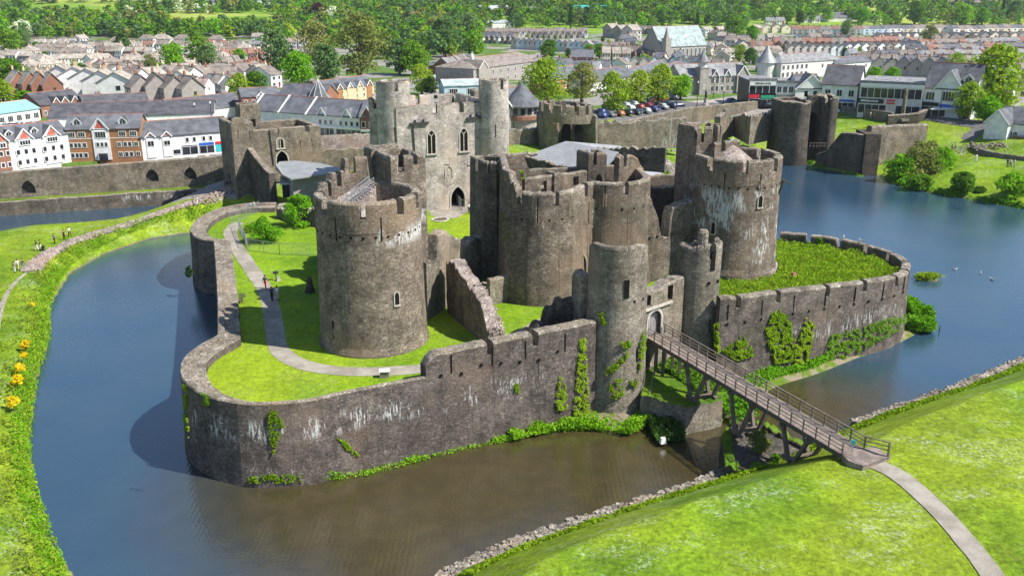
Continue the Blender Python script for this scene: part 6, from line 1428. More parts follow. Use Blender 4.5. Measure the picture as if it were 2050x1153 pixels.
# ================= larger buildings: fronts along a base line, windows as parts
SC={'flats with red gable':.66,'orange brick office':.62,'long white rendered shop':.70,'slate roofed hall with red':.6,'very long low slate':.62,'slate roofed wing of the shopping':.62,'smaller dark slate roof joined':.6,'slate roofed shop row with':.76,'red brick gabled shop left':.75,'buff brick retirement':.62,'tall slate pyramid':.60,'slate roofed flats wing':.6,'large grey stone school':.78,'pale blue metal':.8,'ornate stone library':.78,'silver conical':.85,'white annex':.85,'turquoise glazed':.7,'wide slate roof and white':.8,'slate roof behind the big willow':.8,'behind the car park saplings':.8,'tall narrow white shop':.75,'orange brick hall':.8}
def bld(name,label,cat,u0,v0,u1,v1,depth,he,hr,wall_,roof,rows=(),z=None,hip=False,ridge=True,gables=(),dorm=(),extra=None,flat=False,shops=(),chim=(),group=None,bands=(),s=1.0,px=1):
    """rows: list of (n, z, w, h[, x0f, x1f]); gables: (xf,w,h,mat); shops: (x0f,x1f,z0,z1,mat)"""
    for kf,vf in SC.items():
        if kf in label: s=vf
    if z is None: a=atg(u0,v0);b=atg(u1,v1)
    else: a=(*at(u0,v0,z),z);b=(*at(u1,v1,z),z)
    A=Vector(a[:2]);B=Vector(b[:2]);W=(B-A).length/s;ang=math.atan2(B.y-A.y,B.x-A.x);zz=min(a[2],b[2]) if z is None else z
    r=thing(name,label,cat,(A.x,A.y,zz),group,ang);r.scale=(s,s,s)
    def put(m,nm,mats,par=r):
        me=M();me.v=m.v;me.f=m.f;me.m=m.m;o=me.build(nm,mats);o.parent=par;return o
    mt=MT['w_'+wall_] if isinstance(wall_,str) and 'w_'+wall_ in MT else MT[wall_]
    rm=MT['r_'+roof] if 'r_'+roof in MT else MT[roof]
    m=M()
    if flat: m.box((W/2,depth/2,he/2-1),(W,depth,he+2))
    else:
        hwall(m,W,depth,he,hr,hip);m.v=[(x+W/2,y+depth/2,q-1 if q<0 else q) for x,y,q in m.v]
    for (z0,z1,k) in bands: m.box((W/2,-.03,(z0+z1)/2),(W+.06,.1,z1-z0),0,k)
    put(m,'wall',[mt,MT['trim'],MT['w_brick'],MT['w_white']])
    m=M()
    if flat:
        m.box((W/2,depth/2,he+.1),(W+.5,depth+.5,.3));m.box((W/2,.0,he+.45),(W+.5,.3,.5));
    else: hroof(m,W,depth,he,hr,.4,hip,.2,0,1 if ridge else None);m.v=[(x+W/2,y+depth/2,q) for x,y,q in m.v]
    put(m,'roof',[rm,MT['ridge']])
    for g in gables:
        xf,gw,gh,gm=g[:4];x=W*xf;zt=he+gh;m=M();bay=g[4] if len(g)>4 else .25
        m.add([(x-gw/2,-bay,0),(x+gw/2,-bay,0),(x+gw/2,-bay,he),(x,-bay,zt),(x-gw/2,-bay,he),(x-gw/2,.02,0),(x+gw/2,.02,0),(x+gw/2,.02,he),(x-gw/2,.02,he)],[(0,1,2,3,4),(5,0,4,8),(1,6,7,2)],0)
        gg=put(m,'gable',[MT['w_'+gm] if 'w_'+gm in MT else MT[gm]])
        m=M();yb=depth*.5*min(1,gh/(hr-he)) if not flat else depth*.3
        for s in (-1,1):
            e=(x+s*(gw/2+.35),he-.25)
            m.add([(e[0],-bay-.3,e[1]),(x,-bay-.3,zt+.1),(x,yb,zt+.1),(e[0],yb*.0+.3,e[1]),(e[0],-bay-.3,e[1]+.2),(x,-bay-.3,zt+.3),(x,yb,zt+.3),(e[0],.3,e[1]+.2)],[(4,5,6,7),(0,3,2,1),(0,1,5,4),(1,2,6,5),(3,0,4,7)],0)
            m.bar((e[0],-bay-.34,e[1]+.02),(x,-bay-.34,zt+.14),.1,.32,1)
        put(m,'gable_roof',[rm,MT['trim']],gg)
        if len(g)>5 and g[5]: 
            m=M();q=gw*.30;m.add([(x-q,-bay-.05,he+.25),(x+q,-bay-.05,he+.25),(x,-bay-.05,zt-.5)],[(0,1,2)]);m.bar((x-q*1.25,-bay-.06,he+.1),(x+q*1.25,-bay-.06,he+.1),.14,.14,1);put(m,'gable_panel',[MT[g[5]],MT['trim']],gg)
    def win(x,z,w,h,y=-.0,par=r):
        m=M();m.box((x,y-.06,z+h/2),(w+.28,.14,h+.28));f=put(m,'window',[MT['trim'] if wall_ not in('white',) else MT['trim']],par)
        m=M();n=max(1,int(round(w/.75)))
        for i in range(n): m.box((x-w/2+w*(i+.5)/n,y-.13,z+h/2),(w/n-.1,.04,h-.08))
        put(m,'pane',MT['glass'],f)
    for rw_ in rows:
        n,zr,w_,h_=rw_[:4];x0,x1=(rw_[4],rw_[5]) if len(rw_)>4 else (0,1);yy=rw_[6] if len(rw_)>6 else 0
        w_*=1.12;h_*=1.05
        for i in range(n): win(W*(x0+(x1-x0)*(i+.5)/n),zr,w_,h_,-yy)
    for (xf,dw,dh) in dorm:
        x=W*xf;zb=he+(hr-he)*.28;yb=depth/2*.28;m=M()
        m.add([(x-dw/2,yb,zb),(x+dw/2,yb,zb),(x+dw/2,yb,zb+dh*.5),(x,yb,zb+dh),(x-dw/2,yb,zb+dh*.5),(x-dw/2,yb+depth*.22,zb+dh*.5),(x+dw/2,yb+depth*.22,zb+dh*.5),(x,yb+depth*.3,zb+dh)],[(0,1,2,3,4),(1,6,2),(0,4,5)],0)
        dd_=put(m,'dormer',[MT['w_white']]);m=M()
        for s in (-1,1):
            m.add([(x+s*(dw/2+.25),yb-.25,zb+dh*.42),(x,yb-.25,zb+dh+.12),(x,yb+depth*.3,zb+dh+.12),(x+s*(dw/2+.25),yb+depth*.26,zb+dh*.42)],[(0,1,2,3),(3,2,1,0)],0);m.bar((x+s*(dw/2+.25),yb-.27,zb+dh*.4),(x,yb-.27,zb+dh+.08),.08,.22,1)
        put(m,'dormer_roof',[rm,MT['trim']],dd_);m=M();m.add([(x-dw*.3,yb-.04,zb+.1),(x+dw*.3,yb-.04,zb+.1),(x+dw*.3,yb-.04,zb+dh*.5),(x,yb-.04,zb+dh*.8),(x-dw*.3,yb-.04,zb+dh*.5)],[(0,1,2,3,4)]);m.bar((x,yb-.07,zb+.1),(x,yb-.07,zb+dh*.78),.1,.06,1);put(m,'pane',[MT['glass'],MT['trim']],dd_)
    for s in shops:
        x0,x1,z0,z1,mm=s[:5];out=s[5] if len(s)>5 else .1;m=M();m.box((W*(x0+x1)/2,-out/2,(z0+z1)/2),(W*(x1-x0),out,z1-z0));put(m,'shop_front' if mm=='glass' else 'fascia',MT[mm])
        if mm=='glass':
            m=M();n=max(1,int(W*(x1-x0)/1.6))
            for i in range(n+1): m.box((W*(x0+(x1-x0)*i/n),-out-.03,(z0+z1)/2),(.12,.08,z1-z0))
            m.box((W*(x0+x1)/2,-out-.03,z1-.05),(W*(x1-x0),.09,.12));put(m,'shop_window_bars',MT['trim'])
    for (xf,yf,ch) in chim:
        m=M();m.box((W*xf,depth*yf,hr+ch/2-.3),(1.0,.8,ch+1));
        for q in (-.25,.25): m.lathe((W*xf+q,depth*yf),[(.13,hr+ch),(.12,hr+ch+.5)],6,1)
        put(m,'chimney',[MT['w_brick'],MT['ridge']])
    if extra: extra(r,W,put)
    return r,W,put
def text(r,s,x,y,z,size,mat,rz=0,name='sign_lettering'):
    cu=bpy.data.curves.new(name,'FONT');cu.body=s;cu.size=size;cu.extrude=.02;cu.align_x='CENTER';cu.align_y='CENTER'
    o=bpy.data.objects.new(name,cu);COL.objects.link(o);dg=bpy.context.evaluated_depsgraph_get();me=bpy.data.meshes.new_from_object(o.evaluated_get(dg));bpy.data.objects.remove(o)
    me.materials.clear();me.materials.append(mat);o=bpy.data.objects.new(name,me);COL.objects.link(o);o.parent=r;o.location=(x,y,z);o.rotation_euler=(PI/2,0,rz);return o
MT['canopy']=plain('turquoise_glazing',(.24,.42,.46),.3,.5);MT['blue']=plain('blue_fascia',(.03,.12,.5),.5,.4);MT['redf']=plain('red_fascia',(.6,.03,.05),.5,.4);MT['teal']=plain('teal_panel',(.05,.5,.55),.5,.4);MT['black']=plain('black_fascia',(.015,.015,.018),.5,.4);MT['greenf']=plain('green_fascia',(.03,.35,.18),.5,.4)
zd_=8.4
bld('flats','white gabled three storey flats with red gable panels at the far left edge','flats',-60,352,143,322,11,8.6,12.2,'white','slate',rows=[(3,1.0,1.0,1.4,.44,.67,.25),(3,1.0,1.0,1.4,.70,.96,.25),(3,4.1,1.0,1.4,.44,.67,.25),(3,4.1,1.0,1.4,.70,.96,.25),(3,1.0,.9,1.3,.22,.41,.25),(3,4.4,.9,1.3,.22,.41,.25)],z=zd_,gables=[(.315,5.2,3.0,'brick',.25,'redp'),(.556,5.2,3.0,'white',.25,'redp'),(.83,5.2,3.0,'white',.25,'redp')],dorm=[(.44,2.2,1.9),(.69,2.2,1.9),(.2,2.2,1.9)],shops=[],
 extra=lambda r,W,put:[ (lambda m:(m.box((W*q,-.35,7.6),(3.6,.5,1.7)),put(m,'bay_window',MT['trim']),[ (lambda g:(g.box((W*q-1.2+.8*k,-.63,7.6),(.65,.04,1.2)),put(g,'pane',MT['glass'])))(M()) for k in range(4)]))(M()) for q in (.315,.556,.83)])
bld('flats','orange brick office block with a white central gable and red ridge behind the dam','office',141,322,287,318,12,10.4,14.4,'orange','slate',rows=[(1,1,1.0,1.4,.02,.07),(2,1,.9,1.4,.08,.18),(1,1,1.0,1.4,.19,.26),(1,4.4,1.0,1.4,.02,.07),(2,4.4,.9,1.4,.08,.18),(1,4.4,1.0,1.4,.19,.26),(2,7.9,1.9,1.5,.0,.27),(1,1,1.1,1.4,.66,.74),(2,1,1.0,1.4,.75,.88),(1,1,1.1,1.4,.9,.98),(1,4.4,1.1,1.4,.66,.73),(2,4.4,1.0,1.4,.75,.87),(1,4.4,1.1,1.4,.89,.97),(2,7.9,1.9,1.5,.68,.98),(3,4.6,.8,1.3,.38,.55,.3),(1,7.6,3.0,1.9,.33,.59,.3)],z=zd_,gables=[(.46,5.4,3.6,'white',.3,'redp')],dorm=[(.14,2.8,2.5),(.76,2.8,2.5)],bands=[(7.2,7.4,1)],
 shops=[(.40,.53,0,2.4,'glass',.8)],chim=[])
r_,W_q,put_=bld('shop_row','long white rendered shop building with slate roof and red ridge beside the north gate','shops',287,318,462,303,12,6.4,10.2,'white','slate',rows=[(1,3.6,1.6,1.5,.05,.15,.2),(1,3.6,1.6,1.3,.23,.33,.2),(2,4.0,.8,1.3,.47,.63),(2,4.0,.8,1.3,.66,.82),(1,.6,1.4,1.4,.06,.12),(2,.6,1.0,1.3,.34,.42)],z=zd_,gables=[(.10,2.6,1.3,'white',.2,'redp'),(.28,2.6,1.3,'white',.2,'redp')],
 shops=[(.44,.62,.2,2.6,'glass'),(.44,.62,2.65,2.9,'black',.15),(.64,.81,.2,2.5,'glass'),(.64,.81,2.5,3.4,'blue',.2),(.83,.98,.2,2.5,'teal'),(.83,.98,2.6,3.4,'redf',.2)])
# slate roofs behind
bld('market_hall','slate roofed hall with red brick gables behind the flats','hall',85,236,172,226,22,5.5,10.5,'brick','dslate',rows=[(6,1,1.2,1.8)],gables=[(.35,4,3,'brick'),(.55,4,3,'brick'),(.78,4,3,'brick')])
bld('shopping_centre','very long low slate roofed shopping centre with red ridges behind the white shops','shops',100,262,430,250,26,5.0,9.5,'white','dslate')
bld('shopping_centre','slate roofed wing of the shopping centre beside the north gate','shops',360,250,500,232,22,5.0,9.8,'white','slate')
bld('shopping_centre','smaller dark slate roof joined to the shopping centre behind','shops',170,232,300,224,18,5,8.5,'brick','dslate')
bld('market_canopy','turquoise glazed market roof at the far left edge','market',-60,262,82,240,14,4.5,7.5,'white','canopy',rows=[(8,1,2,2)])
# row behind north gate
bld('shop_row','slate roofed shop row with white gabled dormers and dark cafe fronts behind the north gate','shops',505,262,725,280,12,6.6,11.0,'white','slate',z=9.2,rows=[(3,3.9,.9,1.3,.62,.76),(4,3.9,.9,1.3,.80,.99)],gables=[(.66,3,2.2,'white',.1),(.88,3,2.2,'white',.1)],shops=[(.6,.76,.2,2.8,'glass'),(.78,1.0,.2,2.8,'glass'),(.6,1.0,2.9,3.5,'trim',.5)],
 extra=lambda r,W,put:[(lambda m:(m.bar((W*q,-.5,6.5),(W*q,6,11.3),.5,.4),m.bar((W*q,12.4,6.5),(W*q,6,11.3),.5,.4),put(m,'parapet',MT['trim'])))(M()) for q in (.02,.27,.52)])
bld('shop','red brick gabled shop left of the pale gatehouse','shop',722,281,752,282,12,7.2,11.5,'brick','slate',z=9.2,rows=[(2,4,1,1.6)],shops=[(.05,.95,.2,2.6,'glass'),(.05,.95,2.7,3.4,'trim',.3)],gables=[(.5,4.0,3,'brick',.1)])
bld('flats','buff brick retirement flats with many small slate gables','flats',650,222,750,205,12,8.5,12.5,'buff','slate',rows=[(7,1,1,1.3),(7,3.8,1,1.3),(7,6.4,1,1.3)],gables=[(.1,4,2.4,'buff'),(.3,4,2.4,'orange'),(.5,4,2.4,'buff'),(.7,4,2.4,'buff'),(.9,4,2.4,'orange')],z=10)
def pyr(r,W,put):
    m=M();m.lathe((W*.86,1.5),[(5.5,6.0),(0,15)],8);put(m,'pyramid_roof',MT['r_slate']);m=M();m.lathe((W*.86,1.5),[(4.6,0),(4.6,6.3)],8);put(m,'bay_wall',MT['w_white']);m=M()
    for k in range(8): a=k*PI/4;m.bar((W*.86+5.5*math.cos(a),1.5+5.5*math.sin(a),6.05),(W*.86,1.5,15.05),.14)
    put(m,'roof_ribs',MT['trim'])
bld('flats','brick flats with a tall slate pyramid roofed corner','flats',560,222,650,226,14,7,12,'brick','slate',rows=[(6,1,1,1.4,0,.75),(6,4,1,1.4,0,.75)],z=10,extra=pyr)
bld('flats','slate roofed flats wing left of the pyramid roof','flats',487,226,562,222,12,7,10.5,'brick','slate',rows=[(5,4,1,1.4)],z=10,gables=[(.5,4,2,'white')])
# old school
bld('old_school','large grey stone school with brown hipped roof and small white cupola','school',948,166,1092,152,26,9.5,14,'grey','brown',rows=[(10,1,1.2,2.4),(10,5.5,1.2,2.4)],hip=True,gables=[(.10,9,4.0,'grey',1.5)],extra=lambda r,W,put:(lambda m:(m.lathe((W*.15,9),[(1.3,11),(1.3,15.0),(.9,15.8),(.5,16.6),(0,18)],8),put(m,'cupola',MT['w_pale'])))(M()))
bld('library','pale blue metal clad building with a grey deck behind the gatehouse turrets','building',890,198,962,196,12,5,7,'blue','green',rows=[(2,1.5,3.0,2.2)])
# restaurant with round turret
r_,W_q,put_=bld('restaurant','stone restaurant with conical slate turret beside the leaning tower','restaurant',985,268,1050,262,12,6,10,'grey','slate',z=8.6,rows=[(3,3.3,1.6,1.4)],shops=[(0,1,0,2.5,'glass')],gables=[(.35,4.5,3,'grey',.2)],extra=lambda r,W,put:[(lambda m:(m.lathe((W+.5,2.2),[(5.4,6.2),(2.6,9.0),(0,12.0)],24),put(m,'conical_roof',MT['r_slate'])))(M()),(lambda m:(m.lathe((W+.5,2.2),[(4.4,-.5),(4.4,6.4)],24),put(m,'turret_wall',MT['w_grey'])))(M()),(lambda m:(m.lathe((W+.5,2.2),[(5.1,2.9),(5.1,3.8),(4.6,3.9)],24),put(m,'balcony',MT['w_brick'])))(M()),(lambda m:([m.box((W+.5+4.42*math.cos(a),2.2+4.42*math.sin(a),5.0),(1.1,.12,1.5),a+PI/2) for a in [-2.9+.42*k for k in range(8)]],put(m,'turret_windows',MT['glass'])))(M())])
bld('brick_hall','orange brick hall with dark square windows behind the restaurant','hall',1000,214,1052,208,14,5,8.5,'orange','brown',rows=[(6,2.6,.9,1.2)],hip=True)
bld('shop','orange brick shop with slate roof behind the big willow','shop',1108,192,1170,184,12,7,11,'orange','slate',rows=[(4,1,1.1,1.8),(4,4.2,1.1,1.6)])
bld('shop','white shop with slate roof behind the car park saplings','shop',1175,190,1270,180,12,6,10,'white','slate',rows=[(6,3.4,1.1,1.6)],shops=[(.05,.95,.2,2.5,'glass')],chim=[(.02,.5,2)])
bld('shop','grey stone shop with wide slate roof and white windows behind the car park','shop',1268,172,1345,160,12,6.8,11,'grey','slate',rows=[(4,3.6,1.4,1.7)],shops=[(.05,.9,.2,2.2,'glass'),(.05,.45,2.3,2.9,'trim',.2),(.5,.9,2.3,2.9,'redf',.2)])
bld('shop','tall narrow white shop beside the stone library','shop',1345,168,1378,162,12,8,11,'white','slate',rows=[(2,4.5,1,1.6)],z=None)
def clock(r,W,put):
    m=M();x=W*.30;m.box((x,0,5.2),(4.2,4.2,11.4));m.box((x,0,11),(4.6,4.6,.4));o=put(m,'clock_tower',[MT['w_grey']]);m=M();m.lathe((x,0),[(1.9,11.1),(1.9,13.6)],8);put(m,'belfry',MT['w_pale'],o)
    m=M();m.lathe((x,0),[(3.0,13.5),(1.9,15.0),(.9,16.8),(0,18.6)],8);put(m,'spire',MT['r_grey'],o);m=M()
    for z in (3,7.5): m.box((x,-2.12,z),(1.6,.1,2.4))
    put(m,'tower_windows',MT['dress'],o)
bld('library','long ornate stone library with dormer gables and an octagonal clock tower','library',1362,190,1496,184,13,7.2,12,'grey','grey',z=9.0,rows=[(5,.9,1.3,2.0,.42,.80),(5,4.2,1.4,2.4,.42,.80),(3,1.2,1.2,2.4,.02,.18),(3,4.4,1.1,1.8,.02,.18),(2,4.4,1.3,2.2,.85,.98,.3)],gables=[(.50,3,2.5,'grey',.15),(.68,3,2.5,'grey',.15),(.90,6,4.0,'grey',1.0)],extra=clock)
def chx(r,W,put):
    m=M();m.box((2.5,-1.5,6),(4,4,14));m.lathe((2.5,-1.5),[(1.8,13),(0,20)],8);put(m,'spirelet',MT['w_grey'])
bld('church','stone church with a big pale green slate roof and pointed west end','church',1322,124,1412,119,16,8,19,'grey','green',rows=[(8,1.8,1.3,4.6,.25,1)],extra=chx)
bld('hall','low hipped grey roofed hall on the wooded slope at upper right','hall',1655,44,1768,42,30,4,9,'white','slate',hip=True)
# silver turret block
def silver(r,W,put):
    m=M();m.lathe((-3,8),[(5.6,8.6),(2.6,13.5),(0,18.2)],20);put(m,'turret_cone',MT['zinc']);m=M();m.lathe((-3,8),[(4.6,0),(4.6,8.8)],20);put(m,'turret_wall',MT['w_pale'])
bld('clinic','grey rendered block with a silver conical turret','building',1562,158,1680,150,15,8.5,12.5,'pale','grey',rows=[(6,1,1.6,2.4,0,.45),(6,5,1.6,2.2,0,.45),(2,4.8,1.2,2,.6,.95)],hip=True,extra=silver)
bld('annex','white annex with blue grey roof right of the silver turret block','building',1678,152,1742,146,12,6.5,9.5,'white','slate',rows=[(3,3.6,1.2,1.8)])
# high street shops, left to right
zs=9.0
def fasc(name,label,u0,v0,u1,v1,he,wall_,shops_,rows_,sign=None,flat=True,hr=11,roof='grey',depth=14,gables=(),smat='trim',dorm=()):
    r,W,put=bld(name,label,'shop',u0,v0,u1,v1,depth,he,hr,wall_,roof,z=zs,flat=flat,rows=rows_,shops=shops_,gables=gables,dorm=dorm)
    if sign:
        for s,xf,zz,sz in sign:
            if s!='#': text(r,s,W*xf,-.45,zz,sz,MT[smat]);continue
            m=M();q=-2.2;rs=random.Random(5)
            while q<2.2: w_=rs.uniform(.18,.42);m.box((W*xf+q,-.44,zz+.25),(w_,.06,rs.uniform(.3,.55)));q+=w_+.12
            m.bar((W*xf-2.3,-.43,zz+.02),(W*xf+2.3,-.43,zz+.02),.05);put(m,'sign_marks',MT[smat])
    return r
fasc('shop','flat roofed dark glazed shop with red and green signs left of the white shops',1497,214,1550,214,7.6,'black',[(.02,.42,.2,2.4,'glass'),(.0,.4,2.5,3.6,'redf',.25),(.42,.98,.2,2.2,'glass'),(.45,.98,2.4,3.3,'greenf',.25),(0,1,4.0,6.2,'glass',.08),(0,1,6.3,7.6,'trim',.2)],[],sign=[('#',.5,6.6,.5)],smat='black')
fasc('shop','white two storey flat roofed shop with four upper windows',1551,214,1598,215,7.0,'white',[(0,.3,.2,2.8,'glass'),(.35,1,.2,2.8,'glass'),(0,1,3.0,3.6,'zinc',.2)],[(4,4.2,1.1,1.7)])
fasc('shop','small white gable fronted shop between the flat roofed and hipped shops',1597,216,1642,216,5.5,'white',[(0,1,0,2.6,'black',.1)],[(2,3.2,1.0,1.6,.1,.9)],flat=False,hr=9,roof='slate',gables=[(.5,9,4.0,'white',.15)])
fasc('shop','white shop with large dark slate roof and a blue fascia',1642,218,1712,222,7.0,'white',[(.25,.95,.2,2.2,'glass'),(.25,.95,2.4,3.0,'blue',.3)],[(3,3.9,1.3,1.7)],flat=False,hr=12,roof='dslate')
fasc('shop','long flat roofed store with dark upper glazing and a small red sign',1716,226,1842,233,8.4,'pale',[(.0,.45,.2,2.6,'glass'),(.0,.40,2.9,4.1,'black',.25),(.45,.58,2.9,4.1,'redf',.3),(.6,.98,.2,2.6,'glass'),(.02,.98,4.5,7.2,'glass',.06),(.0,1,7.4,8.4,'trim',.3)],[],sign=[('#',.18,3.3,.5),('ICELAND',.515,3.5,.7)],depth=22,smat='trim')
fasc('shop','white gabled shop building with bay windows and black and blue shop fronts',1843,232,1942,240,7.6,'white',[(.0,.32,.2,2.8,'glass'),(0,.34,2.9,3.9,'black',.5),(.36,.98,.2,2.6,'glass'),(.36,1,2.8,3.6,'blue',.4)],[(1,4.5,2.6,2.0,.08,.26),(1,4.5,2.6,2.4,.42,.60,.3),(1,4.5,2.4,2.0,.76,.95)],flat=False,hr=14,roof='slate',gables=[(.5,7,5.0,'white',.25)],dorm=[(.82,2.6,2.2)],depth=14)
bld('warehouse','huge white shed roof behind the gabled shop at right','warehouse',1850,222,2020,232,34,8,12,'white','zinc2',z=9,ridge=False)
bld('lodge','white lodge with grey slate roofs at the right edge above the path','house',1985,284,2085,296,11,5.0,8.4,'white','slate',z=6.0,rows=[(2,1.4,.9,1.6,.3,.5),(2,1.4,.9,1.6,.7,.95)],gables=[(.13,5.5,3.2,'white',2.5)],ridge=False)
# sheds in the woods
for (l,u0,v0,u1,v1,he,hr,w_,rf_) in (('white industrial shed with pale roof in the trees, top centre',965,33,1022,30,7,11,'white','zinc2'),('low grey works roof right of the white shed',1030,27,1108,27,5,7,'brown' if 0 else 'grey','zinc'),('modern building with a blue arched roof on the tree line',1142,31,1212,31,7,10,'blue','teal'),('long pale roof at the wood edge left of the terraces',955,58,1028,56,5,7,'white','zinc2'),('stone farmhouse among fields at the top left',398,17,442,15,6,10,'grey','slate'),('white farm buildings at the top edge left of centre',497,12,558,11,6,9,'white','grey')):
    bld('shed' if 'farm' not in l else 'farmhouse',l,'building',u0,v0,u1,v1,18,he,hr,w_,rf_,ridge=False)
# ================= roads and paving
rd=lambda name,pts,w,mat,dz=.06: ribbon(name,[atg(u,v) for u,v in pts],w,G,MT[mat],dz=dz,sm=10)
rd('road',[(1180,262),(1280,250),(1390,224),(1470,212),(1560,205),(1680,214),(1800,226),(1950,246),(2150,265)],[9,9],'asphalt',.07)
rd('plaza',[(1300,222),(1400,212),(1500,204),(1560,199)],[22,18],'paving',.04)
rd('car_park',[(1180,246),(1260,233),(1340,220),(1410,208)],[34,24],'asphalt',.05)
rd('pavement',[(1640,206),(1720,212),(1850,226),(1960,236)],[6,6],'paving',.1)
rd('promenade',[(-60,356),(150,332),(300,320),(395,313)],[3.5,3.5],'paving',.08)
rd('terrace_path',[(600,292),(700,290),(760,288)],[7,7],'paving',.08)
rd('street',[(880,170),(910,158),(935,146),(950,138)],[9,9],'asphalt',.08);rd('plaza',[(880,180),(920,182),(960,186)],[18,18],'paving',.05)
rd('street',[(20,185),(45,160),(55,140),(40,125)],[10,9],'asphalt',.08);rd('street',[(460,160),(450,145),(470,130)],[8,8],'asphalt',.08)
rd('street',[(60,140),(120,144),(200,148),(260,160),(300,172)],[6,6],'paving',.07)
rd('footpath',[(1940,292),(1935,312),(1960,328),(2010,342),(2110,360)],[3.2,3.2],'asphalt',.06)
rd('footpath',[(1030,268),(1060,266),(1085,264)],[6,6],'paving',.06)
# ================= cars
CARC={'black':(.015,.015,.018),'silver':(.42,.43,.45),'white':(.75,.75,.75),'blue':(.02,.04,.16),'red':(.25,.02,.02),'grey':(.12,.12,.13),'darkblue':(.012,.02,.07),'orange':(.35,.11,.03)}
CARS={}
MT['tyre']=plain('tyre',(.015,.015,.015),.9,.2);MT['rim']=plain('rim',(.4,.4,.42),.4,.5,.7);MT['lamp']=plain('headlight',(.7,.7,.68),.2,.8)
def sect(m,secs,mi=0):
    k=len(secs[0]);vs=[p for s in secs for p in s];fs=[(i*k+j,i*k+(j+1)%k,(i+1)*k+(j+1)%k,(i+1)*k+j) for i in range(len(secs)-1) for j in range(k)]
    fs+=[tuple(range(k-1,-1,-1)),tuple((len(secs)-1)*k+j for j in range(k))];m.add(vs,fs,mi)
def carproto(c,van=False):
    key=(c,van)
    if key in CARS:return CARS[key]
    pm=NT('car_paint_'+c);pm=pm.bsdf(CARC[c],.3,.6,Coat_Weight=.6)
    r=bpy.data.objects.new('car',None);COL.objects.link(r);PROTO.append(r)
    L=4.3 if not van else 5.2;w=.86 if not van else .98;hb=.95 if not van else 1.15
    def cs(x,z0,z1,ww): return [(x,-ww*.94,z0),(x,ww*.94,z0),(x,ww,z0+.25),(x,ww*.96,z1),(x,-ww*.96,z1),(x,-ww,z0+.25)]
    m=M();sect(m,[cs(-L/2,.35,.8 if not van else 1.7,w*.86),cs(-L/2+.18,.25,hb if not van else 1.95,w*.97),cs(-L*.2,.22,hb if not van else 2.0,w),cs(L*.18,.22,hb if not van else 2.0,w)]+([cs(L*.2,.22,1.2,w)] if van else [])+[cs(L*.36,.22,.86 if not van else 1.1,w*.98),cs(L/2-.12,.25,.74 if not van else .95,w*.93),cs(L/2,.35,.6,w*.82)])
    if not van: sect(m,[[(x,-a,z0),(x,a,z0),(x,a*.86,z1),(x,-a*.86,z1)] for x,a,z0,z1 in ((-L*.43,.76,.9,.98),(-L*.33,.8,.9,1.38),(-L*.1,.8,.9,1.47),(L*.08,.8,.9,1.42),(L*.22,.78,.9,.98))])
    m.build('body',pm,r,True)
    m=M()
    if not van:
        sect(m,[[(x,-a-.01,z0+.06),(x,a+.01,z0+.06),(x,a*.9,z1),(x,-a*.9,z1)] for x,a,z0,z1 in ((-L*.40,.79,.92,1.04),(-L*.31,.81,.92,1.33),(L*.07,.81,.92,1.36),(L*.205,.79,.92,1.06))])
    else:
        m.box((L*.24,0,1.5),(.5,w*1.7,.6),ry=.5);m.box((L*.05,0,1.55),(1.1,w*2.0,.5))
    m.build('windows',MT['glass'],r)
    for sx in (-1,1):
        for sy in (-1,1):
            m=M();x=sx*L*.31;y=sy*(w-.1);n=12;vs=[(x+.32*math.cos(2*PI*i/n),y+q,.32+.32*math.sin(2*PI*i/n)) for q in (-.11,.12) for i in range(n)]
            m.add(vs,[(i,(i+1)%n,n+(i+1)%n,n+i) for i in range(n)]+[tuple(range(n)),tuple(range(2*n-1,n-1,-1))]);m.build('wheel',MT['tyre'],r)
    for sy in (-1,1): m=M();m.box((L/2-.05,sy*w*.62,.66),(.16,.34,.18));m.build('headlight',MT['lamp'],r)
    CARS[key]=r;return r
def car(u,v,yaw,c,label,group=None,van=False):
    x,y,z=atg(u,v);o=dup(carproto(c,van),(x,y,z+.09),math.radians(yaw),label,group);o['category']='van' if van else 'car';o.name='van' if van else 'parked_car'
    for k in o.children:k.name=k.name.split('.')[0]
rr=random.Random(3);cc=['black','silver','white','blue','red','grey','darkblue','darkblue','silver','black','orange']
rowsC=[(1205,236,1345,222,9,'nearest row of the car park'),(1203,228,1338,212,8,'second row of the car park'),(1215,219,1325,207,7,'third row of the car park'),(1235,212,1345,200,7,'furthest row of the car park')]
CW={'black':'black','silver':'silver','white':'white','blue':'blue','red':'red','grey':'dark grey','darkblue':'navy blue','orange':'orange'}
for (u0,v0,u1,v1,n,d) in rowsC:
    for i in range(n):
        t=i/(n-1);c=rr.choice(cc);car(u0+(u1-u0)*t,v0+(v1-v0)*t,112+rr.choice((0,180)),c,f'{CW[c]} parked car, {ORD[i]} from the left in the {d}','cars in the car park')
for u,v,yaw,c,l,vn in ((1465,221,10,'blue','bright blue car driving on the road left of the south gate',0),(1468,212,160,'darkblue','teal dark car just behind the blue car on the bend',0),(1541,214,5,'black','black car on the road beside the south gate tower',0),(1706,226,-3,'white','white minibus parked before the long flat roofed store',1),(1800,236,-5,'white','white van behind the tall stone pillar',1),(1688,222,0,'red','red car behind the white minibus',0),(268,322,15,'blue','blue car parked below the orange brick offices',0),
 (42,172,60,'black','black car on the road at the far left',0),(38,158,60,'red','red car on the road at the far left',0),(455,152,60,'black','black car on the lane beside the left terraces',0),(1357,222,20,'darkblue','navy estate car apart at the right end of the car park',0)):
    car(u,v,yaw,c,l,None,bool(vn))
for i in range(5): t=i/4;car(874+28*t,160-12*t,62,'white',f'{ORD[i]} white vehicle from the left parked on the street by the school','white vehicles by the school',i%2==0)
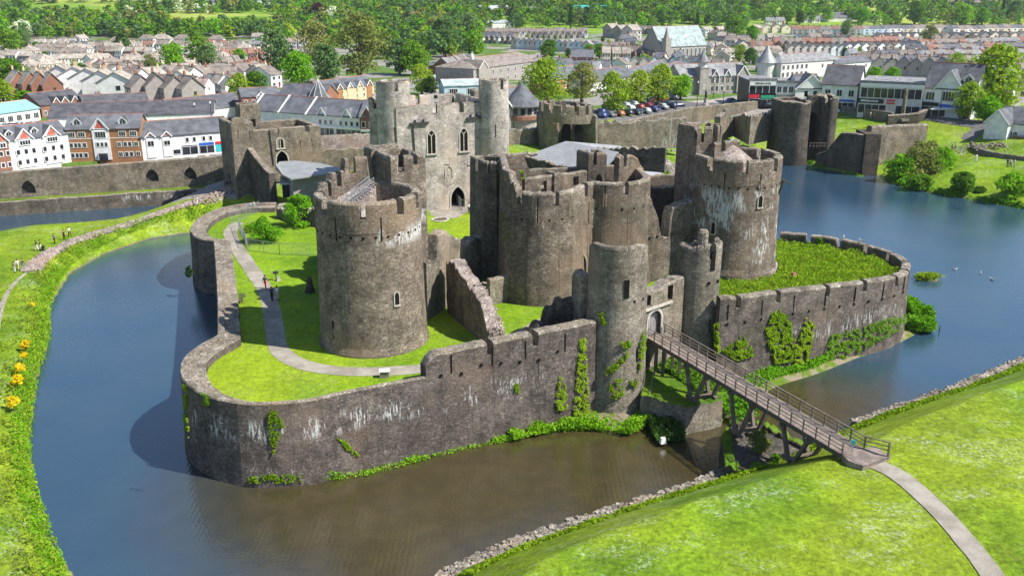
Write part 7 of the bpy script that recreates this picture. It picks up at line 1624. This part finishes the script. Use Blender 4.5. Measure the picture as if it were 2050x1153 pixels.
for i in range(9): car(5+i*9,258-i*.6,rr.choice((40,60)),'silver' if i%3 else 'white',f'{ORD[i]} parked car from the left under the turquoise market roof','cars by the market')
# ================= people: one skinned body each, clothes as children
def skin(name,verts,edges,rad,mat,root=0,sub=1,link=True):
    me=bpy.data.meshes.new(name);me.from_pydata(verts,edges,[]);o=bpy.data.objects.new(name,me);COL.objects.link(o)
    md=o.modifiers.new('s','SKIN');md.use_smooth_shade=True
    for i,r in enumerate(rad): v=me.skin_vertices[0].data[i];v.radius=(r[0],r[1]) if hasattr(r,'__len__') else (r,r);v.use_root=(i==root)
    sb=o.modifiers.new('b','SUBSURF');sb.levels=sub;sb.render_levels=sub
    bpy.context.view_layer.update();nm=bpy.data.meshes.new_from_object(o.evaluated_get(bpy.context.evaluated_depsgraph_get()));bpy.data.objects.remove(o);nm.materials.clear();nm.materials.append(mat);return nm
PB={}
def pose(k):
    """k=0 standing, 1 striding"""
    s=.22*k;a=.16*k
    J={'pel':(0,0,.96),'sp':(0,.01,1.15),'ch':(0,.01,1.36),'nk':(0,0,1.5),'hd':(0,-.02,1.6),'ht':(0,-.02,1.73)}
    for q,sg in (('l',-1),('r',1)):
        J['hp'+q]=(.09*sg,0,.92);J['kn'+q]=(.10*sg,-.05-s*sg*.6+(.02),.5);J['an'+q]=(.11*sg,-s*sg+.02,.09);J['to'+q]=(.12*sg,-s*sg-.15,.04)
        J['sh'+q]=(.17*sg,.01,1.41);J['el'+q]=(.23*sg,.04+a*sg*.7,1.13);J['wr'+q]=(.23*sg,-.06+a*sg,.88);J['hn'+q]=(.22*sg,-.09+a*sg,.79)
    return J
def person_meshes(k):
    if k in PB: return PB[k]
    J=pose(k);N=list(J);ix={n:i for i,n in enumerate(N)};V=[J[n] for n in N]
    E=[('pel','sp'),('sp','ch'),('ch','nk'),('nk','hd'),('hd','ht')]
    for q in 'lr': E+=[('pel','hp'+q),('hp'+q,'kn'+q),('kn'+q,'an'+q),('an'+q,'to'+q),('ch','sh'+q),('sh'+q,'el'+q),('el'+q,'wr'+q),('wr'+q,'hn'+q)]
    Rr={'pel':.14,'sp':.125,'ch':.15,'nk':.055,'hd':.09,'ht':.085,'hp':.09,'kn':.055,'an':.04,'to':.035,'sh':.065,'el':.042,'wr':.028,'hn':.035}
    rad=[Rr.get(n,Rr.get(n[:-1])) for n in N]
    for q in 'lr':
        for f_ in range(5):
            b=J['hn'+q];dx=(f_-2)*.016;i0=len(V);V.append((b[0]+(dx if f_ else 0),b[1]+dx-(.03 if f_==0 else 0),b[2]-(.02 if f_==0 else .04)));V.append((b[0]+(dx*1.1),b[1]+dx*1.2-(.045 if f_==0 else .01),b[2]-(.05 if f_==0 else .085-abs(f_-3)*.006)));E+=[('hn'+q,i0),(i0,i0+1)];rad+=[.010,.008]
    Ei=[(ix.get(a,a),ix.get(b,b)) for a,b in E]
    body=skin('body',V,Ei,rad,MT['skin'],0)
    tn=['pel','hpl','hpr','knl','knr','anl','anr','sp'];ti={n:i for i,n in enumerate(tn)}
    tro=skin('trousers',[J[n] for n in tn],[(ti[a],ti[b]) for a,b in (('pel','hpl'),('pel','hpr'),('hpl','knl'),('hpr','knr'),('knl','anl'),('knr','anr'),('pel','sp'))],[.16,.11,.11,.075,.075,.065,.065,.13],MT['black'],0)
    sn=['sp','ch','shl','shr','ell','elr','pel'];si={n:i for i,n in enumerate(sn)}
    sh=skin('shirt',[J[n] for n in sn],[(si[a],si[b]) for a,b in (('sp','ch'),('ch','shl'),('ch','shr'),('shl','ell'),('shr','elr'),('sp','pel'))],[.15,.17,.085,.085,.06,.06,.16],MT['trim'],0)
    m=M();m.lathe((0,0),[(.0,1.80),(.07,1.785),(.108,1.73),(.112,1.66),(.095,1.60)],10);m.v=[(x,y+.005,z) for x,y,z in m.v];ho=m.build('hair',MT['bark']);hair=ho.data;bpy.data.objects.remove(ho)
    m=M()
    for sx in (-1,1): m.lathe((sx*.035,-.105),[(0,1.655),(.012,1.645),(0,1.635)],6)
    m.box((0,-.118,1.61),(.025,.04,.04));m.box((0,-.108,1.565),(.05,.012,.012));fo_=m.build('face',MT['skin']);face=fo_.data;bpy.data.objects.remove(fo_)
    for q in 'lr': pass
    shoes=[]
    for q in 'lr': m=M();x,y,z=J['an'+q];m.box((x,y-.07,.05),(.1,.28,.1),0,0,.85);so_=m.build('shoe',MT['dark']);shoes.append(so_.data);bpy.data.objects.remove(so_)
    PB[k]=(body,tro,sh,hair,face,*shoes);return PB[k]
def person(u,v,z,face_deg,top,bot,hair,label,k=0,s=1.0,group=None):
    x,y=at(u,v,z);r=thing('person',label,'person',(x,y,z+.02),group);r.rotation_euler=(0,0,math.radians(face_deg));r.scale=(s,s,s)
    for me,nm,mt in zip(person_meshes(k),('body','trousers','shirt','hair','face','shoe','shoe'),(MT['skin'],bot,top,hair,MT['skin'],MT['black'],MT['black'])):
        o=bpy.data.objects.new(nm,me);COL.objects.link(o);o.parent=r
        if nm in('trousers','shirt','hair'): o.material_slots[0].link='OBJECT';o.material_slots[0].material=mt
    return r
cl={n:plain('cloth_'+n,c,.9,.1,var=.1) for n,c in {'navy':(.02,.03,.08),'white':(.75,.75,.73),'black':(.02,.02,.022),'red':(.55,.03,.05),'grey':(.22,.22,.24),'beige':(.5,.42,.32),'blue':(.2,.35,.55),'hairb':(.06,.035,.02),'hairg':(.4,.38,.35),'pink':(.6,.3,.35)}.items()}
c_=cl
person(532,578,7.03,170,c_['navy'],c_['red'],c_['hairb'],'person in dark top with a red garment at the waist on the gravel path',1)
person(545,602,7.03,185,c_['navy'],c_['black'],c_['hairb'],'person in navy clothes at the left of the pair on the gravel path',1)
person(556,600,7.03,180,c_['white'],c_['beige'],c_['hairb'],'person in white top and beige shorts, right of the pair on the path',1)
for i,(u,v,t,b,l) in enumerate([(30,546,'grey','white','in dark top and white trousers, leftmost of the trio on the left bank'),(37,541,'white','beige','in white shirt, middle of the trio on the left bank'),(47,540,'black','grey','all in dark clothes, right of the trio on the left bank'),(74,502,'black','white','in dark jacket and pale trousers walking on the causeway'),(82,501,'black','white','next to a pushchair on the causeway'),(110,488,'grey','black','standing alone at the causeway edge'),(129,480,'black','black','all in black near the rubble bank'),(140,474,'white','black','in a white shirt near the rubble bank'),(387,413,'black','black','in black at the end of the causeway'),(395,411,'white','white','in white at the end of the causeway')]):
    x,y=at(u,v,2.0);person(u,v,G_(x,y)+0.0,150+40*i,c_[t],c_[b],c_['hairb'],'person '+l,i%2)
person(503,424,7.0,200,c_['blue'],c_['grey'],c_['hairb'],'person in pale blue by the rubble corner near the fence',0)
person(509,422,7.0,160,c_['white'],c_['beige'],c_['hairb'],'person in white beside the one in pale blue',0)
person(939,427,7.05,180,c_['white'],c_['navy'],c_['hairb'],'person in a white top in the inner court near the gate arch',1)
for i,(u,v,t,b,l) in enumerate([(1905,305,'black','grey','in dark clothes on the lakeside path'),(1911,306,'grey','beige','beside the dark clothed one on the lakeside path'),(1923,312,'blue','white','in light blue further along the lakeside path'),(1953,325,'white','white','in white walking alone on the lakeside path'),(2016,335,'black','grey','leftmost of three at the right path edge'),(2022,335,'white','navy','in white, middle of three at the right path edge'),(2029,336,'blue','beige','rightmost of three at the right path edge'),(1747,237,'black','black','in black on the pavement before the long store'),(1742,236,'white','grey','in white on the pavement before the long store')]):
    x,y,z=atg(u,v);person(u,v,z,120*i,c_[t],c_[b],c_['hairb'],'person '+l,i%2)
# pushchair
x,y=at(87,502,2);zz=G_(x,y)
m=M();m.box((x,y,zz+.6),(.45,.6,.4),.3,0,.8);m.bar((x-.2,y+.3,zz+.7),(x-.2,y+.6,zz+1.05),.04);m.bar((x+.2,y+.3,zz+.7),(x+.2,y+.6,zz+1.05),.04)
for sx in (-.22,.22):
    for sy in (-.28,.3): m.lathe((x+sx,y+sy),[(.12,zz+.02),(.13,zz+.22)],8)
single(m,'pushchair',[MT['black']],'black pushchair beside the walkers on the causeway','pushchair',(x,y,zz))
# ================= small furniture
x,y=at(480,606,7)
T=thing('garden_chair','dark timber chair standing on the ward grass beside the walkway','chair',(x,y,7))
m=M();m.box((x,y,7.45),(.7,.6,.08),.3);m.build('seat',MT['wood_d'],T);m=M()
for k in range(4): m.box((x+.3*math.cos(.3),y+.25,7.62+k*.14),(.75,.05,.09),.3)
m.build('backrest',MT['wood_d'],T)
for sx in (-.3,.3):
    for sy in (-.25,.25): m=M();m.box((x+sx,y+sy,7.3),(.08,.08,.65));m.build('leg',MT['wood_d'],T)
x,y=at(770,755,7);m=M();m.box((x,y,7.35),(.95,.5,.7),.1,0,.85);m.box((x,y-.05,7.74),(1.0,.6,.07),.1,1,rx=.15);single(m,'information_plinth',[MT['cope'],MT['trim']],'squat pale information plinth beside the gravel path above the curtain wall','plinth',(x,y,7))
x,y=at(553,561,7);m=M();m.bar((x,y,7),(x,y,8.0),.12);m.box((x,y,8.05),(.7,.45,.06),.4,1,rx=.5);single(m,'information_board',[MT['wood_d'],MT['black']],'small tilted information board on the lawn by the path','sign',(x,y,7))
x,y=at(558,563,7);m=M();m.box((x,y,7.3),(.5,.2,.7),.5,0,.6);single(m,'standing_stone',[MT['dress']],'small pale standing slab beside the tilted information board','stone',(x,y,7))
x,y=at(621,585,7);m=M();m.lathe((x,y),[(.7,6.9),(.6,7.3),(.35,8.2),(.4,8.5),(.2,9.0),(0,9.1)],8);single(m,'stone_sculpture',[MT['st_dark']],'dark weathered stone sculpture in the shade left of the tower','sculpture',(x,y,7),None,False)
x,y=at(881,440,7);m=M();m.lathe((x,y),[(1.5,6.9),(1.5,7.12),(1.2,7.14),(1.15,7.0)],20,0);m.lathe((x,y),[(1.1,7.03),(0,7.04)],16,1);single(m,'fire_pit',[MT['dress'],MT['bark']],'round stone ringed fire pit on the inner court lawn','fire pit',(x,y,7))
x,y=at(1327,882,.6);m=M();m.box((x,y,.65),(.6,.45,.6),.3,0,.7);single(m,'white_cover',[MT['trim']],'small white hooded box at the water edge below the gate','box',(x,y,.3))
# sign post at the bridge end
x,y=at(1703,922,6.3);T=thing('sign_post','small turquoise sign on a thin post at the near end of the bridge','sign',(x,y,6.3))
m=M();m.bar((x,y,6.1),(x,y,8.2),.06);m.build('post',MT['steel'],T);m=M();m.box((x,y-.03,8.0),(.34,.05,.42),-.3);m.build('panel',MT['teal'],T)
# wire fences
def fence(pts,z,h,label,step=2.4,name='wire_fence'):
    T=thing(name,label,'fence',(pts[0][0],pts[0][1],z));P=[Vector(p) for p in pts];m=M();wv=M();t=0
    for a,b in zip(P,P[1:]):
        L=(b-a).length;k=max(1,int(L/step))
        for i in range(k+1): p=a.lerp(b,i/k);m.bar((*p,z),(*p,z+h),.06)
        for q in np.arange(.1,h,.22): wv.bar((*a,z+q),(*b,z+q),.014)
        for i in range(int(L/.22)): p=a.lerp(b,i*.22/L);wv.bar((*p,z+.1),(*p,z+h-.05),.012)
        m.bar((*a,z+h),(*b,z+h),.045);m.bar((*a,z+.1),(*b,z+.1),.045)
    m.build('post_and_rail',MT['steel'],T);wv.build('wire_mesh',MT['steel'],T)
fence(ats([(478,458),(496,500)],7),7,1.8,'steel mesh fence panel bordering the path left of the round bush')
fence(ats([(462,450),(520,424)],7),7,1.8,'steel mesh fence leading to the rubble corner')
fence(ats([(498,502),(560,510),(622,512)],7),7,1.7,'steel mesh fence running right below the round bush')
fence(ats([(872,408),(912,404),(925,422),(960,424)],7),7,1.9,'steel mesh fence around the foot of the pale gatehouse arch')
# timber rail bridge at the north gate
x,y=at(462,368,7);m=M();a=at(448,362,7.2);b=at(474,354,7.2);c=at(508,352,7.2)
T=thing('footbridge','small timber railed bridge at the foot of the north gatehouse side tower','bridge',(a[0],a[1],6))
for p,q in ((a,b),(b,c)):
    for h in (.4,.8,1.2): m.bar((*p,7.0+h),(*q,7.0+h),.12)
    for k in range(5): r_=Vector(p).lerp(Vector(q),k/4);m.bar((*r_,6.6),(*r_,8.3),.14)
m.build('railing',MT['wood'],T);m=M();m.prism([b,c,(c[0],c[1]+2),(b[0],b[1]+2)],6.6,7.0);m.prism([a,b,(b[0],b[1]+1.6),(a[0],a[1]+1.6)],6.2,6.9);m.build('deck',MT['deck'],T)
# trebuchet like timber frame on the far lawn
x,y=at(1340,298,8.6);T=thing('siege_engine','timber siege engine with upright beam behind the hall roofs','siege engine',(x,y,8))
m=M()
for s in (-1.2,1.2): m.bar((x+s-.8,y,8.0),(x+s,y,11.5),.3);m.bar((x+s+.8,y,8.0),(x+s,y,11.5),.3);m.bar((x+s-1,y,8.1),(x+s+1,y,8.1),.3)
m.build('frame',MT['dress'],T);m=M();m.bar((x,y,9.5),(x+.1,y,17.5),.25);m.build('beam',MT['dress'],T)
# statue, lamp posts, bollards, shelter
x,y,z=atg(1412,212);m=M();m.lathe((x,y),[(1.0,z),(1.0,z+.5),(.6,z+.6),(.55,z+2.2),(.7,z+2.3)],8);m.lathe((x,y),[(.35,z+2.3),(.4,z+3.0),(.3,z+3.8),(.45,z+4.2),(.15,z+4.5),(.2,z+4.8),(0,z+5)],8,1);single(m,'statue',[MT['dress'],MT['dsteel']],'dark bronze figure on a stone plinth in the square','statue',(x,y,z))
for i,(u,v,h) in enumerate([(1395,214,7),(1447,219,4),(1428,196,5),(1352,238,5),(1487,196,5),(1634,214,8),(1745,232,9),(1786,234,9),(1878,244,8),(400,312,5),(432,318,6),(30,352,4)]):
    x,y,z=atg(u,v);m=M();m.tube([(x,y,z),(x,y,z+h)],[.12,.06],6);m.box((x,y,z+h+.25),(.4,.4,.5),0,1,.6);m.lathe((x,y),[(.3,z),(.2,z+.4)],8)
    single(m,'street_lamp',[MT['dsteel'],MT['trim']],f'{ORD[i]} dark street lamp post counting the plaza, high street and dam promenade','street lamp',(x,y,z),'street lamps')
x,y,z=atg(1893,246);m=M();m.box((x,y,z+2.4),(9,1.8,.2),-.08);[m.bar((x-4+k*2,y+.7,z),(x-4+k*2,y+.7,z+2.4),.1) for k in range(5)];m.box((x,y+.75,z+1.3),(8.4,.05,1.8),-.08,1);single(m,'bus_shelter',[MT['trim'],MT['glass']],'long white roofed bus shelter before the gabled shop','shelter',(x,y,z))
# building material heap and skip at the right edge
T=thing('timber_heap','heap of timber and rubble behind the curved garden wall at the right edge','heap',(*at(1975,298,6),5.8))
rr=random.Random(9);x,y=at(1985,296,6)
for nm,mt_,n in (('plank','wood',26),('pale_rubble','pinkstone',120)):
    m=M()
    for i in range(n):
        if nm=='plank': m=M()
        px,py=x+rr.gauss(0,4.5),y+rr.gauss(0,2.5);q=max(0,1.3-.18*math.hypot(px-x,py-y));m.box((px,py,6.0+rr.random()*q),(rr.uniform(1.2,3.0) if nm=='plank' else .5,.3,.2),rr.uniform(0,3),rx=rr.uniform(-.3,.3),ry=rr.uniform(-.3,.3))
        if nm=='plank': m.build(nm,MT[mt_],T)
    if nm!='plank': m.build(nm,MT[mt_],T)['kind']='stuff'
m=M();q=[at(1950,300,5.5),at(2110,330,5.5),at(2120,290,5.5),at(1960,278,5.5)];m.prism(q,3,5.85);struct(m.build('yard_ground',MT['bankm']))
# wooden shed block by the heap
x,y=at(2042,290,6);m=M();m.box((x,y,7.0),(3,3,2.4),.2);m.box((x,y,8.3),(3.3,3.3,.2),.2,1);single(m,'site_hut',[MT['w_brick'],MT['zinc']],'small red brown site hut at the right edge','hut',(x,y,6))
# rusty wedge on the ward, gulls
x,y=at(1588,556,7.6);m=M();m.box((x,y,7.9),(.9,.8,.8),.5,0,.45);single(m,'rusty_hood',[MT['w_brick']],'small rust coloured wedge hood in the weeds of the right ward','vent',(x,y,7.5))
def gull(x,y,z,a,label):
    m=M();m.lathe((0,0),[(0,-.24),(.06,-.18),(.09,-.02),(.085,.1),(.05,.2),(0,.24)],8);m.v=[(p[2],p[0],p[1]*.9+.16) for p in m.v]
    m.lathe((.2,0),[(0,.22),(.05,.25),(.055,.3),(0,.36)],8);m.box((.28,0,.29),(.08,.03,.03),0,1);m.box((-.08,0,.22),(.36,.17,.05),0,2);m.box((-.28,0,.18),(.14,.08,.03),0,3)
    for s in (-.03,.03): m.bar((0,s,0),(0,s,.1),.012,mi=1)
    ca,sa=math.cos(a),math.sin(a);m.v=[(x+p[0]*ca*1.3-p[1]*sa*1.3,y+p[0]*sa*1.3+p[1]*ca*1.3,z+p[2]*1.3) for p in m.v]
    single(m,'gull',[MT['trim'],MT['gorse'],MT['zinc'],MT['dark']],label,'gull',(x,y,z),None)
gull(28.4,116.8,24.15,.5,'gull perched on the cone cap of the right round tower')
for i,(u,v) in enumerate([(1706,468),(1741,479)]):
    p=min(RW,key=lambda q:math.dist(q,at(u,v,9.2)));n_=Vector((40,112))-Vector(p);n_.normalize();gull(p[0]+n_.x*.6,p[1]+n_.y*.6,9.05,1+i,('left' if i==0 else 'right')+' one of two gulls on the far parapet of the right ward')
for i,(u,v) in enumerate([(1912,540),(1963,548),(1985,560)]):
    x,y=at(u,v,0);gull(x,y,-.1,i,f'{ORD[i]} from the left of three gulls floating on the lake')
x,y=at(1880,664,0);m=M();m.tube([(x,y,-1),(x+.05,y,.9)],[.09,.07],6);single(m,'mooring_post',[MT['wood_d']],'thin timber post standing in the lake off the grassy point','post',(x,y,0))
for k in list(TREES.values())+PROTO:
    for c in list(k.children): bpy.data.objects.remove(c)
    bpy.data.objects.remove(k)
# ================= past the 300 houses that show largest, the distant rest is one mass
hs=sorted([o for o in COL.objects if o.type=='EMPTY' and o.get('category')=='house'],key=lambda o:math.hypot(o.location.x,o.location.y))
bpy.context.view_layer.update();rest=hs[298:];MV=[];MF=[];MI=[];ML=[]
for r_ in rest:
    for c in list(r_.children):
        W_m=c.matrix_world;b=len(MV);me=c.data;MV+=[tuple(W_m@v.co) for v in me.vertices];mp=[]
        for mm in me.materials:
            if mm not in ML: ML.append(mm)
            mp.append(ML.index(mm))
        for p in me.polygons: MF.append([b+i for i in p.vertices]);MI.append(mp[p.material_index])
        bpy.data.objects.remove(c)
    bpy.data.objects.remove(r_)
me=bpy.data.meshes.new('distant_houses');me.from_pydata(MV,[],MF)
for mm in ML: me.materials.append(mm)
me.polygons.foreach_set('material_index',MI);me.update();o=bpy.data.objects.new('distant_houses',me);COL.objects.link(o);o['kind']='stuff'
# ================= camera, sun, sky
cam=bpy.data.cameras.new('camera');co=bpy.data.objects.new('camera',cam);COL.objects.link(co)
co.location=(0,0,H);co.rotation_euler=(PI/2-TH,0,0);cam.sensor_width=36;cam.lens=F/2050*36;cam.clip_end=9000;cam.clip_start=.5
sc.camera=co
sd=Vector((.955,-.29,0)).normalized();EL=math.radians(49);az=math.atan2(sd.x,sd.y)
S=Vector((sd.x*math.cos(EL),sd.y*math.cos(EL),math.sin(EL)))
sl_=bpy.data.lights.new('sun','SUN');sl_.energy=5.0;sl_.angle=math.radians(.5);sl_.color=(1,.95,.87)
so=bpy.data.objects.new('sun',sl_);COL.objects.link(so);so.rotation_euler=(-S).to_track_quat('-Z','Y').to_euler();so.location=(0,0,200)
w=bpy.data.worlds.new('World');sc.world=w;w.use_nodes=True;nt=w.node_tree;nt.nodes.clear()
sk=nt.nodes.new('ShaderNodeTexSky');sk.sky_type='NISHITA';sk.sun_disc=False;sk.sun_elevation=EL;sk.sun_rotation=az;sk.altitude=100;sk.air_density=1;sk.dust_density=.5;sk.ozone_density=2.8
bg=nt.nodes.new('ShaderNodeBackground');bg.inputs[1].default_value=.1;ow=nt.nodes.new('ShaderNodeOutputWorld')
nt.links.new(sk.outputs[0],bg.inputs[0]);nt.links.new(bg.outputs[0],ow.inputs[0])
sc.view_settings.view_transform='Standard';sc.view_settings.look='None';sc.view_settings.exposure=.68;sc.view_settings.gamma=1
sc.cycles.max_bounces=6;sc.cycles.diffuse_bounces=3;sc.cycles.glossy_bounces=3;sc.cycles.transparent_max_bounces=4
m=M();m.box((0,1900,170),(5600,3960,346));hz_=NT('haze_air');pv=hz_.n('ShaderNodeVolumePrincipled');pv.inputs['Color'].default_value=(.82,.9,1,1);pv.inputs['Density'].default_value=.00006;pv.inputs['Anisotropy'].default_value=.2
hz_.L(pv.outputs[0],hz_.out.inputs['Volume']);hz_.mat.cycles.homogeneous_volume=True if hasattr(hz_.mat,'cycles') else None
o=m.build('haze',hz_.mat);o['kind']='stuff'
for o in list(COL.objects):
    if o.type=='MESH' and o.parent is None and 'label' not in o and 'kind' not in o: print('UNTAGGED',o.name)
